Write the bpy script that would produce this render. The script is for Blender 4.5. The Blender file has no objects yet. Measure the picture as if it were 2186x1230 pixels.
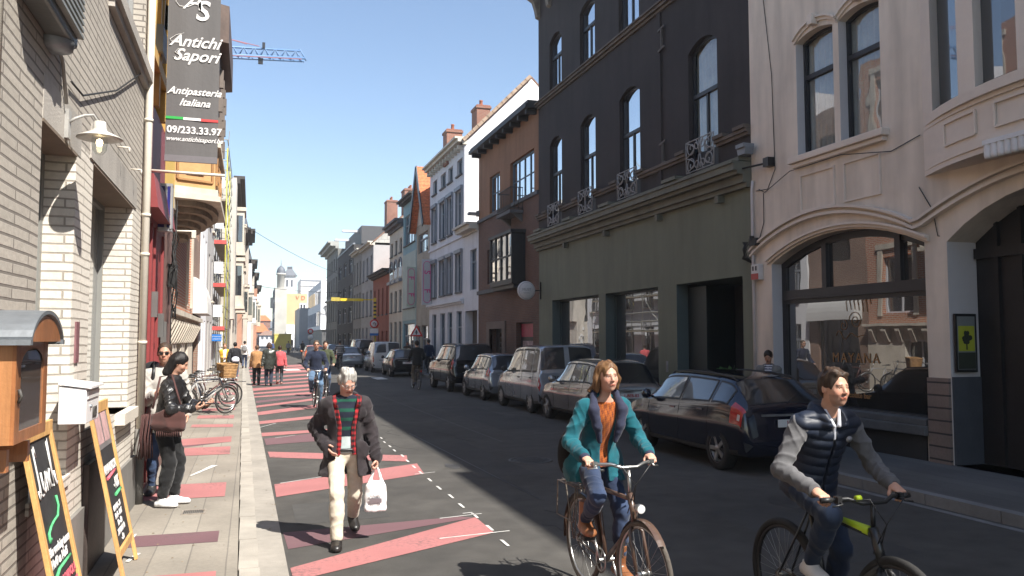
import bpy, bmesh, math, random
import numpy as np
from mathutils import Vector, Matrix
random.seed(7)
S = bpy.context.scene
COL = S.collection
R = math.radians
# ---------------------------------------------------------------- camera
FPX, CX, CY, HOR, VPX, CAMH = 1740.0, 1093.0, 615.0, 725.0, 535.0, 1.95
PITCH = math.atan((HOR - CY) / FPX)
YAW = math.atan((CX - VPX) / (FPX / math.cos(PITCH)))
cd = bpy.data.cameras.new('camera'); cam = bpy.data.objects.new('camera', cd); COL.objects.link(cam)
cam.location = (0, 0, CAMH)
cam.rotation_euler = (math.pi / 2 + PITCH, 0, -YAW)
cd.sensor_width = 36.0; cd.lens = FPX / 2186 * 36; cd.clip_start = 0.05; cd.clip_end = 3000
S.camera = cam
# ---------------------------------------------------------------- light
SUN_EL = R(50); SUN_D = Vector((-0.53, 0.85, 0)).normalized()
sd = bpy.data.lights.new('sun', 'SUN'); sd.energy = 5.0; sd.angle = R(0.53); sd.color = (1, 0.95, 0.87)
sun = bpy.data.objects.new('sun', sd); COL.objects.link(sun)
ld = Vector((SUN_D.x * math.cos(SUN_EL), SUN_D.y * math.cos(SUN_EL), -math.sin(SUN_EL)))
sun.rotation_euler = ld.to_track_quat('-Z', 'Y').to_euler()
wd = bpy.data.worlds.new('World'); S.world = wd; wd.use_nodes = True
nt = wd.node_tree; bgn = nt.nodes['Background']
sky = nt.nodes.new('ShaderNodeTexSky'); sky.sky_type = 'NISHITA'; sky.sun_disc = False
sky.sun_elevation = SUN_EL; sky.sun_rotation = math.atan2(-SUN_D.x, -SUN_D.y)
sky.air_density = 1.0; sky.dust_density = 0.7; sky.ozone_density = 0.7
nt.links.new(sky.outputs[0], bgn.inputs['Color']); bgn.inputs['Strength'].default_value = 0.10
S.view_settings.view_transform = 'Standard'; S.view_settings.look = 'None'
S.view_settings.exposure = 1.1; S.view_settings.gamma = 1.0
S.cycles.max_bounces = 7; S.cycles.diffuse_bounces = 3; S.cycles.glossy_bounces = 3; S.cycles.transparent_max_bounces = 8
S.cycles.use_denoising = True; S.cycles.caustics_reflective = False; S.cycles.caustics_refractive = False
# ---------------------------------------------------------------- picture ray -> place in the street
def ray(px, py):
    a = (px - CX) / FPX; b = -(py - CY) / FPX
    f = math.cos(PITCH) - b * math.sin(PITCH); u = math.sin(PITCH) + b * math.cos(PITCH)
    return (a * math.cos(YAW) + f * math.sin(YAW), -a * math.sin(YAW) + f * math.cos(YAW), u)
def G(px, py, z=0.0):
    r = ray(px, py); t = (z - CAMH) / r[2]; return (r[0] * t, r[1] * t)
def PX(px, py, X):
    r = ray(px, py); t = X / r[0]; return (r[1] * t, CAMH + r[2] * t)
def PY(px, py, Y):
    r = ray(px, py); t = Y / r[1]; return (r[0] * t, CAMH + r[2] * t)
# ---------------------------------------------------------------- materials
MATS = {}
def N(nt, typ, **kw):
    n = nt.nodes.new(typ)
    for k, v in kw.items():
        if k.startswith('i_'): n.inputs[k[2:].replace('_', ' ')].default_value = v
        else: setattr(n, k, v)
    return n
def lin(c):
    if isinstance(c, str):
        c = [int(c[i:i + 2], 16) / 255 for i in (0, 2, 4)]
        return tuple(((v + .055) / 1.055) ** 2.4 if v > .04 else v / 12.92 for v in c)
    return tuple(c)
def pos_noise(nt, scale, detail=3, stretch=None, coord='Object'):
    tc = N(nt, 'ShaderNodeTexCoord'); mp = N(nt, 'ShaderNodeMapping')
    if stretch: mp.inputs['Scale'].default_value = stretch
    nt.links.new(tc.outputs[coord], mp.inputs['Vector'])
    n = N(nt, 'ShaderNodeTexNoise'); n.inputs['Scale'].default_value = scale; n.inputs['Detail'].default_value = detail
    nt.links.new(mp.outputs[0], n.inputs['Vector'])
    return n
def ramp(nt, src, stops):
    r = N(nt, 'ShaderNodeValToRGB'); e = r.color_ramp.elements
    e[0].position, e[0].color = stops[0][0], (*stops[0][1], 1); e[1].position, e[1].color = stops[1][0], (*stops[1][1], 1)
    for p, c in stops[2:]:
        x = e.new(p); x.color = (*c, 1)
    nt.links.new(src, r.inputs[0]); return r
def mixc(nt, fac, a, b, mode='MIX'):
    m = N(nt, 'ShaderNodeMix', data_type='RGBA', blend_type=mode)
    for s, v in ((0, fac), (6, a), (7, b)):
        if isinstance(v, (int, float)): m.inputs[s].default_value = v
        elif isinstance(v, tuple): m.inputs[s].default_value = (*v[:3], 1)
        else: nt.links.new(v, m.inputs[s])
    return m.outputs[2]
def base(name):
    m = bpy.data.materials.new(name); m.use_nodes = True
    return m, m.node_tree, m.node_tree.nodes['Principled BSDF']
def mat(name, col, rough=.8, var=.18, vs=1.3, bump=.15, bs=60, metal=0, spec=.5, coat=0, stretch=None, dirt=0, sheen=0):
    if name in MATS: return MATS[name]
    m, nt, b = base(name); c = lin(col)
    n1 = pos_noise(nt, vs, 5, stretch); n2 = pos_noise(nt, vs * 9, 3, stretch)
    dk = tuple(v * (1 - var) for v in c); lt = tuple(min(1, v * (1 + var * .7)) for v in c)
    r1 = ramp(nt, n1.outputs[0], [(.3, dk), (.7, lt)]); r2 = ramp(nt, n2.outputs[0], [(.3, tuple([1 - var * .6] * 3)), (.7, (1, 1, 1))])
    o = mixc(nt, 1.0, r1.outputs[0], r2.outputs[0], 'MULTIPLY')
    if dirt:
        n3 = pos_noise(nt, 1.1, 6, (2.5, 2.5, .35)); r3 = ramp(nt, n3.outputs[0], [(.42, (1, 1, 1)), (.72, tuple([1 - dirt] * 3))])
        o = mixc(nt, 1.0, o, r3.outputs[0], 'MULTIPLY')
    nt.links.new(o, b.inputs['Base Color'])
    b.inputs['Roughness'].default_value = rough; b.inputs['Metallic'].default_value = metal
    b.inputs['Specular IOR Level'].default_value = spec; b.inputs['Coat Weight'].default_value = coat; b.inputs['Coat Roughness'].default_value = .04
    if sheen: b.inputs['Sheen Weight'].default_value = sheen
    if bump:
        nb = pos_noise(nt, bs, 4); bp = N(nt, 'ShaderNodeBump'); bp.inputs['Strength'].default_value = bump; bp.inputs['Distance'].default_value = .02
        nt.links.new(nb.outputs[0], bp.inputs['Height']); nt.links.new(bp.outputs[0], b.inputs['Normal'])
    MATS[name] = m; return m
def wall_uv(nt):
    g = N(nt, 'ShaderNodeNewGeometry'); sp = N(nt, 'ShaderNodeSeparateXYZ'); sn = N(nt, 'ShaderNodeSeparateXYZ')
    nt.links.new(g.outputs['Position'], sp.inputs[0]); nt.links.new(g.outputs['True Normal'], sn.inputs[0])
    ab = N(nt, 'ShaderNodeMath', operation='ABSOLUTE'); nt.links.new(sn.outputs[0], ab.inputs[0])
    gt = N(nt, 'ShaderNodeMath', operation='GREATER_THAN'); gt.inputs[1].default_value = .6; nt.links.new(ab.outputs[0], gt.inputs[0])
    mx = N(nt, 'ShaderNodeMix', data_type='FLOAT'); nt.links.new(gt.outputs[0], mx.inputs[0]); nt.links.new(sp.outputs[0], mx.inputs[2]); nt.links.new(sp.outputs[1], mx.inputs[3])
    cb = N(nt, 'ShaderNodeCombineXYZ'); nt.links.new(mx.outputs[0], cb.inputs[0]); nt.links.new(sp.outputs[2], cb.inputs[1])
    return cb.outputs[0]
def brick(name, c1, c2, mortar, bw=.22, bh=.065, ms=.01, bump=.6, rough=.85, dirt=.25, bdist=.01, msm=.1):
    if name in MATS: return MATS[name]
    m, nt, b = base(name); uv = wall_uv(nt)
    wn = pos_noise(nt, 1.3, 3); wn2 = N(nt, 'ShaderNodeVectorMath', operation='MULTIPLY_ADD')
    nt.links.new(wn.outputs['Color'], wn2.inputs[0]); wn2.inputs[1].default_value = (.012, .03, 0); nt.links.new(uv, wn2.inputs[2])
    t = N(nt, 'ShaderNodeTexBrick'); nt.links.new(wn2.outputs[0], t.inputs['Vector'])
    t.inputs['Color1'].default_value = (*lin(c1), 1); t.inputs['Color2'].default_value = (*lin(c2), 1); t.inputs['Mortar'].default_value = (*lin(mortar), 1)
    t.inputs['Scale'].default_value = 1; t.inputs['Mortar Size'].default_value = ms; t.inputs['Brick Width'].default_value = bw; t.inputs['Row Height'].default_value = bh
    t.inputs['Mortar Smooth'].default_value = msm
    n = pos_noise(nt, .8, 6); r = ramp(nt, n.outputs[0], [(.35, tuple([1 - dirt] * 3)), (.65, (1, 1, 1))])
    n2 = pos_noise(nt, 30, 4); r2 = ramp(nt, n2.outputs[0], [(.3, (.86, .86, .86)), (.7, (1, 1, 1))])
    o = mixc(nt, 1.0, mixc(nt, 1.0, t.outputs['Color'], r.outputs[0], 'MULTIPLY'), r2.outputs[0], 'MULTIPLY')
    nt.links.new(o, b.inputs['Base Color']); b.inputs['Roughness'].default_value = rough
    bp = N(nt, 'ShaderNodeBump', invert=True); bp.inputs['Strength'].default_value = bump; bp.inputs['Distance'].default_value = bdist
    ad = N(nt, 'ShaderNodeMath', operation='MULTIPLY_ADD'); nt.links.new(n2.outputs[0], ad.inputs[0]); ad.inputs[1].default_value = -.25; nt.links.new(t.outputs['Fac'], ad.inputs[2])
    nt.links.new(ad.outputs[0], bp.inputs['Height']); nt.links.new(bp.outputs[0], b.inputs['Normal'])
    MATS[name] = m; return m
def glass(name, fac=.3, tint=(.02, .025, .03), wave=.02, rough=.0, see=0.0):
    if name in MATS: return MATS[name]
    m, nt, b = base(name); out = nt.nodes['Material Output']
    b.inputs['Base Color'].default_value = (*tint, 1); b.inputs['Roughness'].default_value = .3
    g = N(nt, 'ShaderNodeBsdfGlossy'); g.inputs['Roughness'].default_value = rough; g.inputs['Color'].default_value = (.95, .97, 1, 1)
    f = N(nt, 'ShaderNodeLayerWeight'); p5 = N(nt, 'ShaderNodeMath', operation='POWER'); nt.links.new(f.outputs['Facing'], p5.inputs[0]); p5.inputs[1].default_value = 4.5
    a = N(nt, 'ShaderNodeMath', operation='ADD', use_clamp=True); nt.links.new(p5.outputs[0], a.inputs[0]); a.inputs[1].default_value = fac
    mx = N(nt, 'ShaderNodeMixShader'); nt.links.new(a.outputs[0], mx.inputs[0]); nt.links.new(g.outputs[0], mx.inputs[2])
    if see:
        tr = N(nt, 'ShaderNodeBsdfTransparent'); tr.inputs['Color'].default_value = (see, see * 1.02, see, 1); nt.links.new(tr.outputs[0], mx.inputs[1])
    else: nt.links.new(b.outputs[0], mx.inputs[1])
    nt.links.new(mx.outputs[0], out.inputs['Surface'])
    if wave:
        n = pos_noise(nt, 1.7, 1); bp = N(nt, 'ShaderNodeBump'); bp.inputs['Strength'].default_value = wave; bp.inputs['Distance'].default_value = .3
        nt.links.new(n.outputs[0], bp.inputs['Height']); nt.links.new(bp.outputs[0], g.inputs['Normal'])
    MATS[name] = m; return m
def attr_mat(name, rough=.6, bump=.1, bs=150, sss=0, sheen=0, coat=0, spec=.4):
    if name in MATS: return MATS[name]
    m, nt, b = base(name); a = N(nt, 'ShaderNodeAttribute', attribute_name='Col')
    n2 = pos_noise(nt, 14, 4); r2 = ramp(nt, n2.outputs[0], [(.3, (.86, .86, .86)), (.7, (1, 1, 1))])
    nt.links.new(mixc(nt, 1.0, a.outputs['Color'], r2.outputs[0], 'MULTIPLY'), b.inputs['Base Color'])
    b.inputs['Roughness'].default_value = rough; b.inputs['Sheen Weight'].default_value = sheen; b.inputs['Specular IOR Level'].default_value = spec
    if sss:
        b.inputs['Subsurface Weight'].default_value = sss; b.inputs['Subsurface Radius'].default_value = (.012, .005, .003); b.inputs['Subsurface Scale'].default_value = 1
    if bump:
        nb = pos_noise(nt, bs, 3); bp = N(nt, 'ShaderNodeBump'); bp.inputs['Strength'].default_value = bump; bp.inputs['Distance'].default_value = .004
        nt.links.new(nb.outputs[0], bp.inputs['Height']); nt.links.new(bp.outputs[0], b.inputs['Normal'])
    MATS[name] = m; return m
def emis(name, col, st):
    m, nt, b = base(name); b.inputs['Base Color'].default_value = (*lin(col), 1); b.inputs['Emission Color'].default_value = (*lin(col), 1); b.inputs['Emission Strength'].default_value = st
    MATS[name] = m; return m
# ---------------------------------------------------------------- mesh collecting
class MB:
    def __init__(s): s.v = []; s.f = []; s.m = []; s.sm = []
    def add(s, vs, fs, mi=0, smooth=False):
        o = len(s.v); s.v += [tuple(v) for v in vs]
        for f in fs: s.f.append([i + o for i in f]); s.m.append(mi); s.sm.append(smooth)
        return s
    def box(s, x0, x1, y0, y1, z0, z1, mi=0):
        if x0 > x1: x0, x1 = x1, x0
        if y0 > y1: y0, y1 = y1, y0
        if z0 > z1: z0, z1 = z1, z0
        v = [(x, y, z) for z in (z0, z1) for y in (y0, y1) for x in (x0, x1)]
        return s.add(v, [(0, 2, 3, 1), (4, 5, 7, 6), (0, 1, 5, 4), (2, 6, 7, 3), (0, 4, 6, 2), (1, 3, 7, 5)], mi)
    def quad(s, a, b, c, d, mi=0): return s.add([a, b, c, d], [(0, 1, 2, 3)], mi)
    def bar(s, p, q, w, h, mi=0, up=(0, 0, 1)):
        p, q = Vector(p), Vector(q); d = (q - p).normalized(); u = Vector(up)
        if abs(d.dot(u)) > .98: u = Vector((0, 1, 0))
        r = d.cross(u).normalized() * w / 2; u = r.cross(d).normalized() * h / 2
        v = [a + b * r + c * u for a in (p, q) for b, c in ((-1, -1), (1, -1), (1, 1), (-1, 1))]
        return s.add(v, [(3, 2, 1, 0), (4, 5, 6, 7), (0, 1, 5, 4), (1, 2, 6, 5), (2, 3, 7, 6), (3, 0, 4, 7)], mi)
    def tube(s, pts, r, n=8, mi=0, cap=True, closed=False, flat=1.0):
        pts = [Vector(p) for p in pts]; m = len(pts); rs = r if isinstance(r, (list, tuple)) else [r] * m
        prev = None; vs = []
        for i, p in enumerate(pts):
            if closed: d = pts[(i + 1) % m] - pts[i - 1]
            else: d = pts[min(i + 1, m - 1)] - pts[max(i - 1, 0)]
            if d.length < 1e-9: d = Vector((0, 0, 1))
            d.normalize()
            if prev is None:
                a = Vector((0, 0, 1)) if abs(d.z) < .9 else Vector((1, 0, 0)); u = d.cross(a).normalized()
            else: u = (prev - d * prev.dot(d)).normalized()
            prev = u; w = d.cross(u)
            vs += [p + (u * math.cos(2 * math.pi * k / n) + w * math.sin(2 * math.pi * k / n) * flat) * rs[i] for k in range(n)]
        fs = []
        for i in range(m if closed else m - 1):
            j = (i + 1) % m
            fs += [(i * n + k, i * n + (k + 1) % n, j * n + (k + 1) % n, j * n + k) for k in range(n)]
        s.add(vs, fs, mi, True)
        if cap and not closed:
            o = len(s.v) - m * n
            s.f.append([o + k for k in range(n)][::-1]); s.m.append(mi); s.sm.append(False)
            s.f.append([o + (m - 1) * n + k for k in range(n)]); s.m.append(mi); s.sm.append(False)
        return s
    def lathe(s, prof, c=(0, 0, 0), axis=(0, 0, 1), n=20, mi=0, smooth=True):
        ax = Vector(axis).normalized(); a = Vector((1, 0, 0)) if abs(ax.x) < .9 else Vector((0, 1, 0))
        u = ax.cross(a).normalized(); w = ax.cross(u); c = Vector(c); vs = []
        for r, h in prof: vs += [c + ax * h + (u * math.cos(2 * math.pi * k / n) + w * math.sin(2 * math.pi * k / n)) * r for k in range(n)]
        fs = [(i * n + k, i * n + (k + 1) % n, (i + 1) * n + (k + 1) % n, (i + 1) * n + k) for i in range(len(prof) - 1) for k in range(n)]
        return s.add(vs, fs, mi, smooth)
    def prism(s, poly, axis, a0, a1, mi=0):
        """poly: 2-D outline; axis 'x': (y,z) 'y': (x,z) 'z': (x,y)"""
        def P(p, a): return {'x': (a, p[0], p[1]), 'y': (p[0], a, p[1]), 'z': (p[0], p[1], a)}[axis]
        n = len(poly); v = [P(p, a0) for p in poly] + [P(p, a1) for p in poly]
        return s.add(v, [tuple(range(n))[::-1], tuple(range(n, 2 * n))] + [(i, (i + 1) % n, n + (i + 1) % n, n + i) for i in range(n)], mi)
    def build(s, name, mats, parent=None, smooth=None, recalc=True, bevel=0):
        if not isinstance(mats, (list, tuple)): mats = [mats]
        me = bpy.data.meshes.new(name); me.from_pydata(s.v, [], s.f)
        for m in mats: me.materials.append(m)
        for p, mi, sm in zip(me.polygons, s.m, s.sm): p.material_index = mi; p.use_smooth = sm if smooth is None else smooth
        if recalc:
            bm = bmesh.new(); bm.from_mesh(me); bmesh.ops.recalc_face_normals(bm, faces=bm.faces); bm.to_mesh(me); bm.free()
        me.update(); o = bpy.data.objects.new(name, me); COL.objects.link(o)
        if parent: o.parent = parent
        if bevel:
            b = o.modifiers.new('bevel', 'BEVEL'); b.width = bevel; b.segments = 2; b.limit_method = 'ANGLE'
        return o
def tag(o, label=None, cat=None, group=None, kind=None):
    if label: o['label'] = label
    if cat: o['category'] = cat
    if group: o['group'] = group
    if kind: o['kind'] = kind
    return o
def empty(name, loc=(0, 0, 0), rz=0, label=None, cat=None, group=None):
    o = bpy.data.objects.new(name, None); COL.objects.link(o); o.location = loc; o.rotation_euler = (0, 0, rz); o.empty_display_size = .2
    return tag(o, label, cat, group)
def copy_tree(o, parent=None):
    c = o.copy(); COL.objects.link(c); c.parent = parent
    for ch in list(o.children): copy_tree(ch, c)
    return c
def text_part(txt, size, m, parent, loc, rot, shear=0, name='lettering', align='CENTER', ext=.002, bold=0, sx=1.0, space=1.0):
    cu = bpy.data.curves.new(name, 'FONT'); cu.body = txt; cu.size = size; cu.align_x = align; cu.align_y = 'CENTER'; cu.extrude = ext; cu.shear = shear; cu.offset = bold; cu.space_character = space
    cu.resolution_u = 3
    t = bpy.data.objects.new(name, cu); COL.objects.link(t)
    me = bpy.data.meshes.new_from_object(t.evaluated_get(bpy.context.evaluated_depsgraph_get())); bpy.data.objects.remove(t)
    me.materials.clear(); me.materials.append(m)
    o = bpy.data.objects.new(name, me); COL.objects.link(o); o.parent = parent; o.location = loc; o.rotation_euler = rot; o.scale = (sx, 1, 1)
    return o
# ---------------------------------------------------------------- palette
def worn(name, col, rough, var, vs, bump, bs, **k):
    m, nt, b = base(name); n = pos_noise(nt, 1.1, 6); n2 = pos_noise(nt, 26, 5); n3 = pos_noise(nt, 150, 2); c = lin(col)
    r = ramp(nt, n.outputs[0], [(.3, tuple(v * .82 for v in c)), (.7, tuple(v * 1.12 for v in c))])
    s = N(nt, 'ShaderNodeMath', operation='MULTIPLY_ADD'); nt.links.new(n2.outputs[0], s.inputs[0]); s.inputs[1].default_value = .62; nt.links.new(n.outputs[0], s.inputs[2])
    s2 = N(nt, 'ShaderNodeMath', operation='MULTIPLY_ADD'); nt.links.new(n3.outputs[0], s2.inputs[0]); s2.inputs[1].default_value = .5; nt.links.new(s.outputs[0], s2.inputs[2])
    s3 = N(nt, 'ShaderNodeMath', operation='MULTIPLY'); nt.links.new(s2.outputs[0], s3.inputs[0]); s3.inputs[1].default_value = .5; f = ramp(nt, s3.outputs[0], [(.56, (.10, .10, .10)), (.68, (.8, .8, .8))])
    nt.links.new(mixc(nt, f.outputs[0], r.outputs[0], (.07, .06, .056)), b.inputs['Base Color']); b.inputs['Roughness'].default_value = rough
    bp = N(nt, 'ShaderNodeBump'); bp.inputs['Strength'].default_value = bump; bp.inputs['Distance'].default_value = .01; nt.links.new(n3.outputs[0], bp.inputs['Height']); nt.links.new(bp.outputs[0], b.inputs['Normal']); MATS[name] = m; return m
asphalt = mat('asphalt', (.078, .073, .066), .88, .34, .45, .6, 190, dirt=.22)
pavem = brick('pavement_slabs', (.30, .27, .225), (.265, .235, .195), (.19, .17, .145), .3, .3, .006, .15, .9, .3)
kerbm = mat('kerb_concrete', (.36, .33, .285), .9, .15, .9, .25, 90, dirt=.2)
gutterm = mat('gutter_stone', (.3, .275, .24), .9, .2, 1.2, .3, 90)
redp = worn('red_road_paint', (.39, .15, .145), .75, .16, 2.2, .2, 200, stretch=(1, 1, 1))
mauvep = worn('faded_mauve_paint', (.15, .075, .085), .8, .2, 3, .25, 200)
whitep = mat('white_road_paint', (.62, .61, .58), .8, .3, 5, .2, 150)
greyw = mat('grey_line_paint', (.2, .2, .2), .85, .3, 4, .2, 150)
iron = mat('cast_iron', (.06, .055, .05), .6, .3, 8, .3, 50)
def flat(name, polys, z, m, kind='structure', label=None, cat=None):
    b = MB()
    for p in polys: b.add([(x, y, z) for x, y in p], [tuple(range(len(p)))])
    o = b.build(name, m); return tag(o, label, cat, kind=kind)
def strip(name, ys, xa, xb, z0, z1, m):
    b = MB()
    for y0, y1 in zip(ys, ys[1:]):
        v = [(f(y), y, z) for y in (y0, y1) for f in (xa, xb) for z in (z0, z1)]
        b.add(v, [(1, 3, 7, 5), (0, 1, 5, 4), (2, 6, 7, 3)])
    y0, y1 = ys[0], ys[-1]
    o = b.build(name, m); return tag(o, kind='structure')
# one road sheet with fine subdivisions is not needed: the street is level
flat('ground', [[(-700, -60), (700, -60), (700, 1500), (-700, 1500)]], -.06, mat('far_ground', (.13, .12, .1), .95, .2, .05, 0))
flat('road', [[(-.2, -30), (9.2, -30), (9.2, 420), (-1.5, 420)]], 0, asphalt)
kx = lambda y: .40 - .0085 * min(y, 60) + .018 * max(0, y - 60)      # outer edge of the left gutter
YS = [-20, 0, 12, 24, 36, 50, 60, 75, 95, 120, 150, 200]
strip('gutter', YS, lambda y: kx(y) - .24, lambda y: kx(y), -.01, .012, gutterm)
# kerb stones, each a metre long, the joints left open by a few millimetres
b = MB(); y = -4.0
while y < 110:
    b.box(kx(y) - .40, kx(y) - .245, y + .004, y + .996, -.02, .122 + random.uniform(-.003, .003)); y += 1.0
tag(b.build('left_kerb', kerbm), kind='structure')
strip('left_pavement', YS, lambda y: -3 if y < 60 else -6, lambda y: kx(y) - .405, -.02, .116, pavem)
# right hand kerb: parking bay from y=10.3, wide pavement before it
b = MB()
b.add([(7.72, -20, .12), (7.72, 9.9, .12), (8.3, 10.6, .12), (8.75, 10.9, .12), (8.75, 200, .12), (10.6, 200, .12), (10.6, -20, .12)], [(0, 1, 2, 3, 4, 5, 6)])
b.add([(7.72, -20, -.02), (7.72, 9.9, -.02), (7.72, 9.9, .12), (7.72, -20, .12)], [(0, 1, 2, 3)])
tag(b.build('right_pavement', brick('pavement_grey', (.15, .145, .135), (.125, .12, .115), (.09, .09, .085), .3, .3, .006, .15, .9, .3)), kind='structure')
b = MB()
kp = [(7.72, -20), (7.72, 9.9), (8.3, 10.6), (8.75, 10.9), (8.75, 160)]
for (x0, y0), (x1, y1) in zip(kp, kp[1:]):
    n = max(1, int(math.hypot(x1 - x0, y1 - y0)));
    for i in range(n):
        a, c = (i + .006) / n, (i + .994) / n
        p = Vector((x0 + (x1 - x0) * a, y0 + (y1 - y0) * a, .052)); q = Vector((x0 + (x1 - x0) * c, y0 + (y1 - y0) * c, .052)); b.bar(p, q, .15, .15)
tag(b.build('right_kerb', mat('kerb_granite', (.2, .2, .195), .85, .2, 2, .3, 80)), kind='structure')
flat('edge_line', [[(7.46, -10), (7.58, -10), (7.56, 10.2), (7.46, 10.2)]], .005, greyw)
# red cycle street stripes; left edge on the gutter, right edge on the dash line
def dash_x(y): return 2.36 + (.012 * (y - 8) if y < 22 else .17 + .028 * (y - 22))
st = [((.37, 6.93), (.36, 7.33), (2.39, 8.78), (2.38, 8.03)), ((.34, 10.63), (.34, 11.56), (2.53, 12.82), (2.44, 11.81)), ((.34, 14.2), (.32, 14.93), (2.54, 13.74), (2.43, 13.06)),
      ((.3, 4.6), (.3, 5.3), (2.3, 6.3), (2.35, 5.4))]
for a, c, d, e in [(17.3, 17.95, 18.5, 18.2), (19.8, 20.5, 22.3, 21.6), (22.1, 23.1, 26.2, 25.0), (24.6, 25.3, 28.9, 28.0), (28.9, 29.5, 32.0, 30.6), (30.6, 31.4, 34.2, 33.0), (32.6, 34.3, 37.2, 35.6), (36.2, 37.0, 40, 38.8), (38.6, 39.8, 43.5, 42), (42.5, 44, 48, 46), (47.5, 49.5, 54, 50.5), (52, 54.5, 60, 56), (58, 60, 66, 61)]:
    st.append(((kx(a) + .005, a), (kx(c) + .005, c), (dash_x(d), d), (dash_x(e), e)))
flat('red_road_stripes', st, .005, redp)
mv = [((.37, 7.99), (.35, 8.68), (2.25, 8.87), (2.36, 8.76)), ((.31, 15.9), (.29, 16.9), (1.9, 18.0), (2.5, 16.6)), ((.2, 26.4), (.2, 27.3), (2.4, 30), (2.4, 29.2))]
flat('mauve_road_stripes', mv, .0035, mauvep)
sw = []; kxl = lambda y: kx(y) - .405
for a, c, w in [(10.24, 11.24, 0), (13.95, 14.95, 0), (4.9, 6.99, 0), (15.6, 16.5, .35), (18.2, 18.85, -.2), (20.2, 21.1, -.2), (22.6, 23.4, .25), (24.8, 25.9, 0), (28.7, 30, 0), (31.9, 33, .2), (35, 36.4, 0), (38.6, 40, 0), (43, 45, 0), (49, 51.5, 0)]:
    sw.append(((-1.16, a - w), (-1.16, c - w * .6), (kxl(c) - .16, c), (kxl(a) - .16, a)))
flat('red_pavement_stripes', sw, .1205, redp)
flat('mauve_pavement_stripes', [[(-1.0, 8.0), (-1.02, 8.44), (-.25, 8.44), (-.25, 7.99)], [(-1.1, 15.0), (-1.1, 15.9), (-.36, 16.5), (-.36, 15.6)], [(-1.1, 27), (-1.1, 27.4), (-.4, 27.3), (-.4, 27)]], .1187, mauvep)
wl = []
for i in range(26):                                   # hand painted dashes at the stripe ends
    y = 7.45 + i * .62 + random.uniform(-.05, .05); x = dash_x(y) + random.uniform(-.02, .02) + .02
    wl.append([(x - .014, y), (x + .014, y), (x + .02, y + .24), (x - .012, y + .26)])
for x0, y0, x1, y1 in [(2.0, 8.83, 2.5, 8.93), (1.8, 7.95, 2.55, 8.05), (.42, 11.62, 1.0, 11.98), (.5, 16.95, .9, 17.3), (2.3, 9.0, 2.42, 9.02), (.2, 19.0, .6, 19.9), (-.05, 20.6, .2, 21.3), (2.3, 11.8, 2.62, 11.9), (-.6, 12.1, -.32, 12.9)]:
    d = Vector((y1 - y0, x0 - x1, 0)).normalized() * .012; z = .12 if x0 < 0 else 0
    wl.append([(x0 - d.x, y0 - d.y), (x0 + d.x, y0 + d.y), (x1 + d.x, y1 + d.y), (x1 - d.x, y1 - d.y)])
flat('white_paint_marks', [w for w in wl if w[0][0] > .1], .007, whitep)
flat('pavement_paint_marks', [[(-1.02, 8.38), (-.99, 8.38), (-.985, 8.52), (-1.0, 8.52)], [(-.95, 7.5), (-.92, 7.48), (-.86, 7.75), (-.9, 7.77)], [(-.75, 11.9), (-.72, 11.88), (-.42, 12.75), (-.5, 12.8)]], .1222, whitep)
flat('far_white_lines', [[(2.9, 45), (3.5, 45.2), (3.3, 49), (3.2, 49)], [(2.2, 53), (3.1, 53.5), (3.0, 56), (2.0, 56)], [(2.65, 36), (2.72, 36), (2.9, 43), (2.83, 43)], [(5.9, 40), (6.5, 40.2), (6.5, 42.5), (5.9, 42.3)]], .007, whitep)
flat('road_patches', [[(4.6, 15), (4.62, 15), (4.3, 30), (4.28, 30)], [(3.4, 9.5), (3.42, 9.5), (3.2, 17), (3.18, 17)]], .004, mat('tar_seam', (.02, .02, .02), .5, .2, 3, 0))
for (x0, x1, y0, y1), lb in [((-.66, -.42, 9.3, 9.52), 'iron drain grate in the pavement near the chalk boards'), ((-.62, -.45, 20.9, 21.3), 'small iron drain grate in the pavement past the two standing people')]:
    g = empty('drain_grate', ((x0 + x1) / 2, (y0 + y1) / 2, .118), label=lb, cat='drain grate', group='drain grates in the left pavement')
    w, h = (x1 - x0) / 2, (y1 - y0) / 2; f = MB()
    f.box(-w, w, -h, -h + .02, -.01, .008).box(-w, w, h - .02, h, -.01, .008).box(-w, -w + .015, -h + .02, h - .02, -.01, .008).box(w - .015, w, -h + .02, h - .02, -.01, .008)
    f.build('grate_frame', mat('worn_steel', (.28, .24, .2), .6, .3, 9, .2, 60), g)
    f = MB(); k = 11
    for i in range(k): f.box(-w + .018 + (2 * w - .036) * i / k, -w + .018 + (2 * w - .036) * (i + .55) / k, -h + .022, h - .022, -.008, .006)
    f.box(-w + .015, w - .015, -h + .02, h - .02, -.02, -.009)
    f.build('bars', iron, g)

random.seed(21)
def blob(cx, cy, rx, ry, n=14, j=.25): return [(cx + rx * (1 + random.uniform(-j, j)) * math.cos(2 * math.pi * i / n), cy + ry * (1 + random.uniform(-j, j)) * math.sin(2 * math.pi * i / n)) for i in range(n)]
flat('repair_patches', [[(4.9, 6.0), (5.9, 6.1), (5.85, 8.3), (4.95, 8.25)], [(3.1, 11.2), (4.0, 11.3), (3.9, 16.0), (3.05, 15.9)], [(5.2, 17), (6.3, 17.1), (6.2, 23), (5.15, 22.8)], [(.5, 9.0), (1.5, 9.1), (1.45, 10.2), (.5, 10.1)]], .002, mat('asphalt_patch', (.056, .054, .051), .9, .3, .8, .4, 200))
flat('oil_stains', [blob(3.6, 7.2, .22, .4), blob(4.6, 10.4, .16, .3), blob(5.6, 13.0, .2, .45), blob(1.3, 9.7, .12, .2), blob(3.0, 12.4, .1, .25), blob(6.2, 8.4, .25, .35)], .0027, mat('oil_stain', (.045, .043, .041), .6, .4, 6, .1, 100))
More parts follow.
